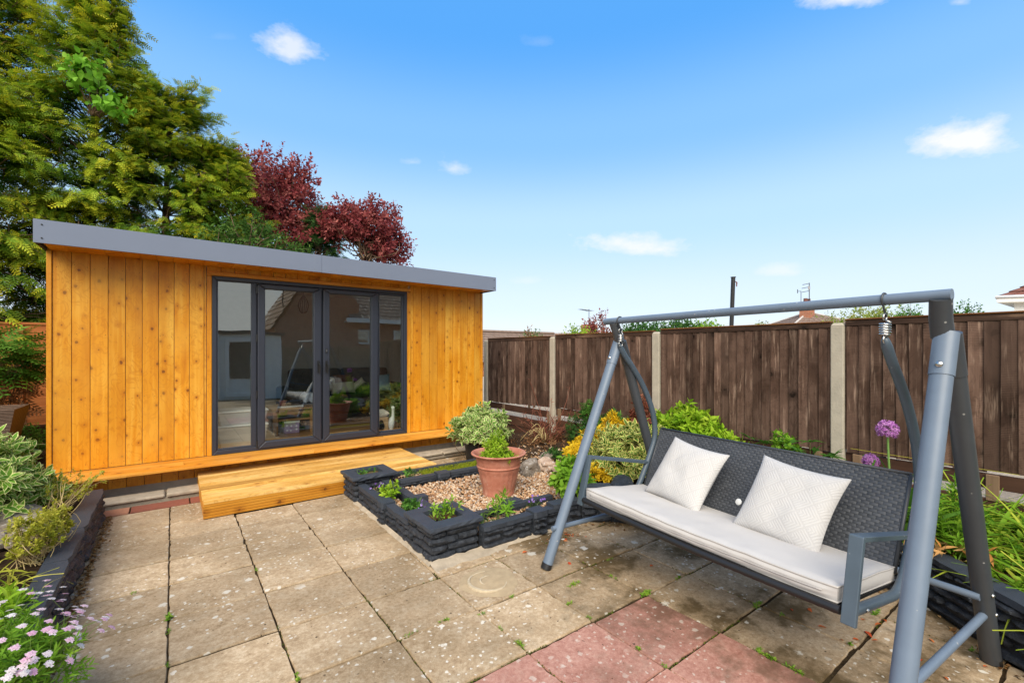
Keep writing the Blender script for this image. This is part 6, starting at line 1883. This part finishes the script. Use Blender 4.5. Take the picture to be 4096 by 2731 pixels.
# evergreen growing over the lap fence, browned below
t = thing('conifer_shrub', 'flat green sprays with browned lower branches in front of the board fence', 'shrub', (-1.75, 7.85, .2))
P, d = shell((-1.80, 7.85, 1.36), (.60, .45, .34), 520, -.75, .4, .3, seed=5)
V, F, T = scat(SPR, P, unit(d * np.array([1, 1, .25]) + rng.normal(0, .3, d.shape) + np.array([.25, -.1, -.05])), unit(np.array([[0, 0, 1.]]).repeat(len(P), 0) + rng.normal(0, .3, P.shape)), rng.uniform(.16, .30, len(P)), rng.uniform(.2, .8, len(P)), rng.uniform(0, .35, len(P)))
put('foliage', npmesh('foliage', V, F, T), leafmat('green_cypress_spray', (.03, .10, .012), (.07, .19, .02), (.14, .28, .03), tip=(.18, .32, .03), trans=.25), t)
P2, d = shell((-1.85, 7.9, .98), (.50, .35, .36), 300, -.9, .3, .3, seed=6)
V, F, T = scat(SPR, P2, unit(d + rng.normal(0, .4, d.shape)), rng.normal(0, 1, d.shape), rng.uniform(.10, .22, len(P2)), rng.uniform(.2, .9, len(P2)))
put('dead_foliage', npmesh('dead_foliage', V, F, T), m_dead, t)
stems((-1.75, 7.9, .2), np.concatenate([P[:25], P2[:15]]), 40, .008, m_twig, t, .06)
bush('leafy_perennial', 'low ferny green plant between the planter and the cabin corner', 'plant', (-1.30, 7.3, .22), (-1.30, 7.3, .42), (.22, .25, .22), 90, 8, .07, L_lance, m_green, m_stem, up=.4, nst=12, seed=31)
# woven tapered planter and a low sleeper edging
rp = thing('rattan_planter', 'tapered brown woven planter at the left edge beside the cabin', 'planter', (-1.56, 6.85, .2))
m_rat = M('brown_weave'); v_, r0_ = m_rat.obj(); wv = m_rat.n('ShaderNodeTexWave', wave_type='BANDS', bands_direction='Z'); wv.inputs['Scale'].default_value = 22; wv.inputs['Distortion'].default_value = 1.5; wv.inputs['Detail'].default_value = 3; wv.inputs['Detail Scale'].default_value = 3; m_rat.l(v_, wv.inputs['Vector'])
m_rat.bump(wv.outputs['Fac'], .6, .008); m_rat = m_rat.fin(m_rat.mix(wv.outputs['Fac'], (.045, .026, .017), (.17, .11, .075)), .6, .3)
b = B(); zt, zb0 = .885, .22; w1, w0 = .31, .19
o_ = [(-1.56 + sx * w0, 6.85 + sy * w0, zb0) for sx, sy in ((-1, -1), (1, -1), (1, 1), (-1, 1))] + [(-1.56 + sx * w1, 6.85 + sy * w1, zt) for sx, sy in ((-1, -1), (1, -1), (1, 1), (-1, 1))] + [(-1.56 + sx * (w1 - .03), 6.85 + sy * (w1 - .03), zt) for sx, sy in ((-1, -1), (1, -1), (1, 1), (-1, 1))] + [(-1.56 + sx * (w1 - .06), 6.85 + sy * (w1 - .06), zt - .16) for sx, sy in ((-1, -1), (1, -1), (1, 1), (-1, 1))]
f_ = [(3, 2, 1, 0)]
for lv in range(3):
    for k in range(4):
        f_.append((lv * 4 + k, lv * 4 + (k + 1) % 4, lv * 4 + 4 + (k + 1) % 4, lv * 4 + 4 + k))
f_.append((12, 13, 14, 15))
b.add(o_, f_); b.obj('planter_body', m_rat, rp)
b = B()
for z in (.2,): b.box(-1.70, -1.42, 6.70, 7.0, .18, .219)
b.obj('base', m_black, rp)
for x0, y0, z1, lab in ((-2.2, 8.3, .50, 'upper weathered sleeper in the shadow left of the cabin'), (-2.2, 7.7, .36, 'lower weathered sleeper in the shadow left of the cabin')):
    tag(box('sleeper', x0, -1.06, y0, y0 + .18, .15, z1, m_gboard, None, .01), lab, 'sleeper')

# ------------------------------------------------------------------ beyond the fence
def at(px, depth, z=0.0):
    p = FWD * depth + RT * ((px - 2048) / 1810.0 * depth)
    return Vector((p.x, p.y, z))
def zof(py, depth): return CAM_H + (1402 - py) / 1810.0 * depth
m_rooft = simple('brown_roof_tile', (.22, .16, .13), .85, .15, 0, .4, 5)
m_rooft2 = simple('red_brown_roof_tile', (.17, .075, .06), .85, .15, 0, .35, 5)
def brickmat(name, a, b_, mo):
    m = M(name); p = m.pos()
    tcn = m.n('ShaderNodeTexCoord')
    br = m.n('ShaderNodeTexBrick'); br.inputs['Scale'].default_value = 1.0
    sp = m.n('ShaderNodeSeparateXYZ'); m.l(p, sp.inputs[0]); cb = m.n('ShaderNodeCombineXYZ')
    m.l(m.math('ADD', sp.outputs[0], sp.outputs[1]), cb.inputs[0]); m.l(sp.outputs[2], cb.inputs[1])
    m.l(cb.outputs[0], br.inputs['Vector'])
    br.inputs['Brick Width'].default_value = .225; br.inputs['Row Height'].default_value = .075; br.inputs['Mortar Size'].default_value = .006
    br.inputs['Color1'].default_value = (*a, 1); br.inputs['Color2'].default_value = (*b_, 1); br.inputs['Mortar'].default_value = (*mo, 1)
    return m.fin(br.outputs['Color'], .9, .1)
m_brick = brickmat('orange_brick', (.42, .15, .075), (.30, .105, .055), (.38, .32, .26))
def tiles(name, P00, P10, P01, nu, nv, mat, parent, lift=.035):
    """roof slope of overlapping tiles: each tile its own raised, slightly tilted plate"""
    P00, P10, P01 = (np.array(q, float) for q in (P00, P10, P01))
    du, dv = (P10 - P00) / nu, (P01 - P00) / nv
    n = nrm3(P10 - P00, P01 - P00)
    if n[2] < 0: n = -n
    V = []; F = []
    for j in range(nv):
        for i in range(nu):
            a = i + (.5 if j % 2 else 0)
            u0, u1 = min(a + .03, nu), min(a + .97, nu)
            if u1 - u0 < .1: continue
            k = len(V); e = random.gauss(0, .006)
            for (u, v, h) in ((u0, j - .15, lift + e), (u1, j - .15, lift + e), (u1, j + 1.0, .004), (u0, j + 1.0, .004), (u0, j - .15, .0), (u1, j - .15, .0)):
                V.append(P00 + du * u + dv * v + n * h)
            um = (u0 + u1) / 2
            F += [(k, k + 1, k + 2, k + 3), (k + 4, k + 5, k + 1, k)]
    return put(name, pymesh(name, V, F), mat, parent)
# long low tiled roof left, next to the cabin
D1 = 24.0
p0, p1 = at(1780, D1), at(2215, D1 + 5)
hd = Vector((p1.x - p0.x, p1.y - p0.y, 0)).normalized(); bk_ = Vector((-hd.y, hd.x, 0))
if bk_.dot(FWD) < 0: bk_ = -bk_
gz_ = thing('bungalow', 'low building with a brown tiled roof behind the fence next to the cabin', 'building', (p0.x, p0.y, -.06))
zr = zof(1330, D1 + 2.2); ze = .9
A_, B_ = p0 - bk_ * 2.2, p1 - bk_ * 2.2
tiles('roof', (A_.x, A_.y, ze), (B_.x, B_.y, ze), (p0.x, p0.y, zr), 24, 12, m_rooft, gz_)
b = B(); q = [A_ + bk_ * .25, B_ + bk_ * .25, B_ + bk_ * 4.2, A_ + bk_ * 4.2]
b.add([(v.x, v.y, -.06) for v in q] + [(v.x, v.y, ze) for v in q], [(0, 1, 5, 4), (1, 2, 6, 5), (2, 3, 7, 6), (3, 0, 4, 7)])
b.add([(A_.x, A_.y, ze - .02), (B_.x, B_.y, ze - .02), (p1.x, p1.y, zr - .02), (p0.x, p0.y, zr - .02), ((A_ + bk_ * 4.4).x, (A_ + bk_ * 4.4).y, ze - .02), ((B_ + bk_ * 4.4).x, (B_ + bk_ * 4.4).y, ze - .02)], [(0, 1, 2, 3), (3, 2, 5, 4), (0, 3, 4), (1, 5, 2)])
b.obj('wall', m_brick, gz_)
b = B(); b.tube([(p0.x, p0.y, zr + .05), (p1.x, p1.y, zr + .05)], .10, 6); b.obj('ridge', m_rooft, gz_)
# roof running right from it and a brick chimney stack with an aerial
D2 = 33.0
p0, p1 = at(2120, D2), at(2330, D2)
g2 = thing('house', 'far roof with a brick chimney and aerial behind the red shrub', 'building', (p0.x, p0.y, -.06))
zr = zof(1334, D2)
tiles('roof', (p0.x - 1.0, p0.y - 2.4, .9), (p1.x - 1.0 + .6, p1.y - 2.4, 1.0), (p0.x, p0.y, zr), 16, 10, m_rooft, g2)
b = B(); b.box(p0.x - .9, p1.x - .3, p1.y - 1.0, p0.y + 1.5, -.06, .9); b.obj('wall', m_brick, g2)
c = at(2356, D2)
b = B(); w_ = .40; zt_ = zof(1298, D2); b.box(c.x - w_, c.x + w_, c.y - w_, c.y + w_, .5, zt_); b.box(c.x - w_ - .05, c.x + w_ + .05, c.y - w_ - .05, c.y + w_ + .05, zt_ - .22, zt_ - .08); b.obj('chimney', m_brick, g2)
def aerial(name, label, base, z0, z1, L, dirv, elems, parent=None, vert=False):
    b = B(); b.tube([(base.x, base.y, z0), (base.x, base.y, z1)], .022, 5)
    d = Vector(dirv).normalized(); s_ = Vector((-d.y, d.x, 0)) if not vert else Vector((0, 0, 1))
    a0, a1 = Vector((base.x, base.y, z1 - .12)) - d * L * .2, Vector((base.x, base.y, z1 - .12)) + d * L
    b.tube([a0, a1], .015, 4)
    for k in range(elems):
        q = a0 + (a1 - a0) * (k + .5) / elems
        w = .32 - .14 * k / elems
        b.tube([q - s_ * w, q + s_ * w], .009, 4)
    return b.obj(name, m_dkgrey, parent)
a_ = aerial('aerial', '', c, zt_, zof(1236, D2), 1.5, (-.9, -.3, 0), 9); tag(a_, 'thin television aerial above the far brick chimney', 'aerial')
# hip roofed bungalow with chimney seen under the swing bar
D3 = 38.0
c = at(3232, D3); za = zof(1249, D3); hw = 9.6; ez = 1.7
g3 = thing('bungalow', 'bungalow with hipped tiled roof and brick chimney under the swing bar', 'building', (c.x, c.y, -.06))
ang0 = math.atan2(-c.y, -c.x) + R(-14)
cor = [Vector((c.x + hw * math.cos(ang0 + k * math.pi / 2), c.y + hw * math.sin(ang0 + k * math.pi / 2), ez)) for k in range(4)]
ap = Vector((c.x, c.y, za))
def tri_tiles(a, b_, apx, nv, tw, parent, mat):
    V = []; F = []
    a, b_, apx = np.array(a), np.array(b_), np.array(apx); n = nrm3(b_ - a, apx - a)
    if n[2] < 0: n = -n
    for j in range(nv):
        f0, f1 = (j - .1) / nv, (j + 1) / nv
        l0, r0 = a + (apx - a) * max(0, f0), b_ + (apx - b_) * max(0, f0); l1, r1 = a + (apx - a) * f1, b_ + (apx - b_) * f1
        m_ = max(1, int(np.linalg.norm(r0 - l0) / tw))
        for i in range(m_):
            k = len(V); u0, u1 = (i + .04) / m_, (i + .96) / m_
            V += [l0 + (r0 - l0) * u0 + n * .05, l0 + (r0 - l0) * u1 + n * .05, l1 + (r1 - l1) * u1 + n * .005, l1 + (r1 - l1) * u0 + n * .005, l0 + (r0 - l0) * u0, l0 + (r0 - l0) * u1]
            F += [(k, k + 1, k + 2, k + 3), (k + 4, k + 5, k + 1, k)]
    put('roof', pymesh('roof', V, F), mat, parent)
for k in range(4):
    tri_tiles(cor[k], cor[(k + 1) % 4], ap, 14, .42, g3, m_rooft)
b = B(); b.add([tuple(v) for v in cor] + [tuple(ap - Vector((0, 0, .02)))], [(0, 1, 4), (1, 2, 4), (2, 3, 4), (3, 0, 4)])
ins = [c + (Vector((v.x, v.y, 0)) - Vector((c.x, c.y, 0))) * .92 for v in cor]
b.add([(v.x, v.y, -.06) for v in ins] + [(v.x, v.y, ez) for v in ins], [(0, 1, 5, 4), (1, 2, 6, 5), (2, 3, 7, 6), (3, 0, 4, 7)])
b.obj('wall', m_brick, g3)
m_lead = simple('pale_mortar_hip', (.5, .47, .44), .8)
for v in cor:
    b = B(); b.tube([tuple(v + Vector((0, 0, .03))), tuple(ap + Vector((0, 0, .03)))], .07, 6); b.obj('hip_ridge', m_lead, g3)
cc_ = at(3228, D3 - .8); zt_ = zof(1216, D3)
b = B(); b.box(cc_.x - .50, cc_.x + .50, cc_.y - .38, cc_.y + .38, za - 1.1, zt_); b.box(cc_.x - .56, cc_.x + .56, cc_.y - .44, cc_.y + .48, zt_ - .3, zt_ - .15)
b.obj('chimney', m_brick, g3)
for dx in (-.3, .3):
    b = B(); b.lathe([(.16, zt_), (.14, zt_ + .35), (.16, zt_ + .36), (.12, zt_ + .36), (.11, zt_)], 12, (cc_.x + dx, cc_.y)); b.obj('chimney_pot', m_rooft2, g3)
a1_ = at(3237, D3 - .8)
ae = thing('aerial', 'taller aerial with three arms on the chimney of the hipped bungalow', 'aerial', (a1_.x, a1_.y, zt_))
b = B(); b.tube([(a1_.x, a1_.y, zt_), (a1_.x, a1_.y, zof(1137, D3))], .03, 6); b.obj('mast', m_dkgrey, ae)
for y_, l_ in ((1139, .55), (1153, .62), (1168, .60)):
    b = B(); q = Vector((a1_.x, a1_.y, zof(y_, D3))); e = q - RT * l_ + Vector((0, 0, -.12)); b.tube([q, e], .022, 5); b.obj('arm', m_dkgrey, ae)
b = B(); b.box(a1_.x - .12, a1_.x + .04, a1_.y - .06, a1_.y + .06, zof(1163, D3), zof(1150, D3)); b.obj('dipole_box', simple('aerial_plastic', (.4, .4, .42), .5), ae)
a2_ = at(3204, D3 - .8)
ae = thing('aerial', 'shorter aerial with one crossbar on the chimney of the hipped bungalow', 'aerial', (a2_.x, a2_.y, zt_))
b = B(); b.tube([(a2_.x, a2_.y, zt_), (a2_.x, a2_.y, zof(1169, D3))], .022, 6); b.obj('mast', m_dkgrey, ae)
b = B(); q = Vector((a2_.x, a2_.y, zof(1170, D3))); b.tube([q, q - RT * .30], .018, 5); b.tube([q - RT * .28 + Vector((0, 0, .16)), q - RT * .28 - Vector((0, 0, .16))], .03, 5); b.obj('arm', m_dkgrey, ae)
# white boarded house corner at the right edge
D4 = 17.0
c0 = at(4058, D4); zg = zof(1212, D4)
g4 = thing('white_house', 'corner of a white boarded house with brown roof at the right edge', 'building', (c0.x, c0.y, -.06))
e1 = (RT * .92 - FWD * .35).normalized(); e2 = (FWD * .60 + RT * .85).normalized()
nbd = 22
for k in range(nbd):
    z0 = -.06 + (zg + .06) * k / nbd; z1 = -.06 + (zg + .06) * (k + 1) / nbd
    b = B(); q = [c0, c0 + e1 * 6, c0 + e1 * 6 + e2 * 5, c0 + e2 * 5]; cen = c0 + e1 * 3 + e2 * 2.5
    lo = [v + (v - cen).normalized() * .018 for v in q]
    b.add([(v.x, v.y, z0) for v in lo] + [(v.x, v.y, z1) for v in q], [(0, 1, 5, 4), (3, 0, 4, 7), (3, 2, 1, 0)])
    b.obj('weather_board', m_white, g4)
oh = .45
q = [c0 - e1 * oh - e2 * oh, c0 + e1 * 6 - e2 * oh, c0 + e1 * 6 + e2 * 5.4, c0 - e1 * oh + e2 * 5.4]
b = B(); b.add([(v.x, v.y, zg) for v in q] + [(v.x, v.y, zg + .17) for v in q], [(0, 1, 2, 3), (0, 4, 5, 1), (1, 5, 6, 2), (2, 6, 7, 3), (3, 7, 4, 0), (4, 7, 6, 5)])
b.obj('eaves', m_white, g4, bevel=.03)
b = B(); b.tube([tuple(Vector((q[3].x, q[3].y, zg + .2))), tuple(Vector((q[0].x, q[0].y, zg + .2))), tuple(Vector((q[1].x, q[1].y, zg + .2)))], .07, 8); b.obj('gutter', m_white, g4, True)
rdg = c0 + e1 * 3 + e2 * 2.5
tri_q = [Vector((v.x, v.y, zg + .24)) + (Vector((rdg.x, rdg.y, 0)) - Vector((v.x, v.y, 0))).normalized() * .12 for v in q]
for k in (0, 3):
    tri_tiles(tri_q[k], tri_q[(k + 1) % 4], Vector((rdg.x, rdg.y, zg + 2.3)), 12, .33, g4, m_rooft2)
# black flue pipe
D5 = 14.0
f0, f1 = at(2916, D5), at(2933, D5, zof(1110, D5))
fp = thing('flue_pipe', 'tall black flue pipe standing beyond the fence', 'flue', (f0.x, f0.y, .15))
b = B(); b.tube([(f0.x, f0.y, .15), tuple(f1)], .062, 14); b.obj('pipe', m_black, fp, True, auto=40)
b = B(); b.lathe([(.062, 0), (.078, .01), (.078, .03), (.05, .032)], 14); o = b.obj('rim', m_black, fp, True, loc=tuple(f1 - Vector((0, 0, .01))))
b = B(); s0 = f1 - Vector((0, 0, .12)) + RT * .06
b.tube([tuple(s0), tuple(s0 + RT * .05 + Vector((0, 0, -.03))), tuple(s0 + RT * .045 + Vector((0, 0, -.16)))], [.012, .022, .014], 6); b.obj('bracket', simple('rusty_bracket', (.16, .05, .03), .8), fp)
# shrubs and trees beyond the fence
def far(label, px0, px1, y0, y1, depth, size, mat, n, cat='tree', name='far_tree', tm=None, up=.35):
    cx = (px0 + px1) / 2; p = at(cx, depth); zt_ = zof(y0, depth); rz = max(.3, (zof(y0, depth) - zof(y1, depth)) * .75); rx = (px1 - px0) / 2 / 1810 * depth
    return leaftree(name, label, (p.x, p.y, 0), [((p.x, p.y, zt_ - rz), (rx, rx, rz))], n, 7, size, tm or leaf(2, .55, .12, .15), mat, trunk=max(.03, rx * .07), seed=px0 * .01, nb_=24, cat=cat, up=up)
far('small rust and green shrub above the fence left of the second post', 2090, 2180, 1322, 1352, 10.5, .07, m_green, 90, 'shrub', 'garden_shrub')
far('orange tipped shoots in the shrub above the first fence panel', 2095, 2135, 1315, 1345, 10.4, .065, g('rusty_leaf', (.25, .08, .02), (.42, .16, .04), (.5, .3, .08)), 24, 'shrub', 'garden_shrub')
far('lime green climber showing above the second fence panel', 2240, 2390, 1308, 1350, 10.2, .075, m_lime, 130, 'shrub', 'garden_shrub')
far('red leaved sapling above the fence left of the swing bar end', 2330, 2450, 1258, 1350, 11.5, .085, g('plum_leaf', (.16, .03, .035), (.28, .06, .05), (.36, .12, .07)), 110, 'tree', 'plum_sapling', up=.8)
far('dark conifer clump beyond the fence under the left end of the bar', 2490, 2640, 1285, 1350, 26, .22, m_dark, 240)
far('rounded dark green tree beyond the fence under the bar', 2600, 2790, 1278, 1350, 30, .26, m_dark, 260)
far('light green tree beyond the fence left of the flue pipe', 2770, 2880, 1283, 1340, 32, .26, m_fresh, 130)
far('pale yellowish treetop between flue pipe and hipped roof', 3000, 3100, 1300, 1340, 40, .3, g('hazy_leaf', (.20, .26, .06), (.32, .36, .12), (.44, .42, .2)), 70)
far('yellow green tree beyond the fence right of the hipped bungalow', 3330, 3640, 1222, 1330, 22, .17, g('spring_leaf', (.15, .23, .03), (.26, .32, .05), (.42, .42, .12)), 420)
far('small green tree crown right of the swing spring', 3580, 3680, 1218, 1320, 19, .13, m_green, 170)
far('green treetop between the swing leg and the white house', 3790, 3920, 1220, 1330, 19, .13, m_green, 190)

# ------------------------------------------------------------------ the house behind the camera (it shows as reflections in the door glass)
hb = thing('brick_house', 'brick house reflected in the glass doors', 'house', (5, -8, 0))
b = B(); b.add([(3.2, -7.2, -.06), (6.4, -7.2, -.06), (6.4, -7.2, 3.4), (5.0, -7.2, 5.4), (3.2, -7.2, 2.4), (3.2, -11, -.06), (6.4, -11, -.06), (6.4, -11, 3.4), (5.0, -11, 5.4), (3.2, -11, 2.4)],
      [(4, 3, 2, 1, 0), (5, 6, 7, 8, 9), (0, 5, 9, 4), (1, 2, 7, 6)])
b.box(6.41, 13, -12, -7.3, -.06, 2.75)
b.obj('wall', m_brick, hb)
tiles('roof', (5.95, -6.95, 2.85), (13.2, -6.95, 2.85), (5.95, -10.2, 5.2), 26, 14, m_rooft, hb)
tiles('roof', (3.05, -7.05, 2.35), (3.05, -11.2, 2.35), (5.0, -7.05, 5.5), 14, 14, m_rooft, hb)
b = B(); b.box(5.8, 13.2, -6.98, -6.86, 2.66, 2.84); b.box(5.8, 13.2, -7.3, -6.98, 2.66, 2.70); b.obj('eaves', m_white, hb)
for x0, z0 in ((6.0, 1.75), (8.0, 1.75), (8.0, .9)):
    w = beams('window', x0, x0 + .9, z0, z0 + .62, .07, -7.32, -7.25, m_white, hb); pane(x0 + .06, x0 + .84, z0 + .06, z0 + .56, -7.28, w)
po = thing('white_porch', 'white lean-to porch reflected in the left-hand glass', 'porch', (2, -5, 0))
b = B(); b.box(.95, 2.85, -7.0, -4.05, -.06, 1.98); b.obj('wall', m_white, po)
b = B(); b.box(.85, 2.95, -7.1, -3.95, 1.985, 2.08); b.obj('roof', m_dkgrey, po)
d_ = beams('door', 1.30, 2.10, .02, 1.86, .12, -4.05, -4.0, m_white, po); b = B(); b.box(1.42, 1.98, -4.04, -4.02, .62, 1.74); b.obj('window', m_black, d_)
b = B(); b.tube([(1.12, -4.0, 0), (1.12, -4.0, 1.97)], .04, 8); b.obj('downpipe', m_white, po)
ff = thing('board_fence', 'grey horizontal board fence reflected in the right-hand door', 'fence', (5, -4.7, 0))
for k in range(11): box('board', 3.0, 8.6, -4.72, -4.70, .1 + k * .135, .1 + k * .135 + .13, m_peg, ff, .003)
for x in (3.0, 4.9, 6.8, 8.6): box('post', x - .05, x + .05, -4.69, -4.60, 0, 1.62, m_peg, ff, .003)
ah = aerial('aerial', '', Vector((3.55, -7.6, 0)), 3.0, 4.9, 1.2, (-1, .2, 0), 8); tag(ah, 'aerial on the brick house reflected in the left door', 'aerial')
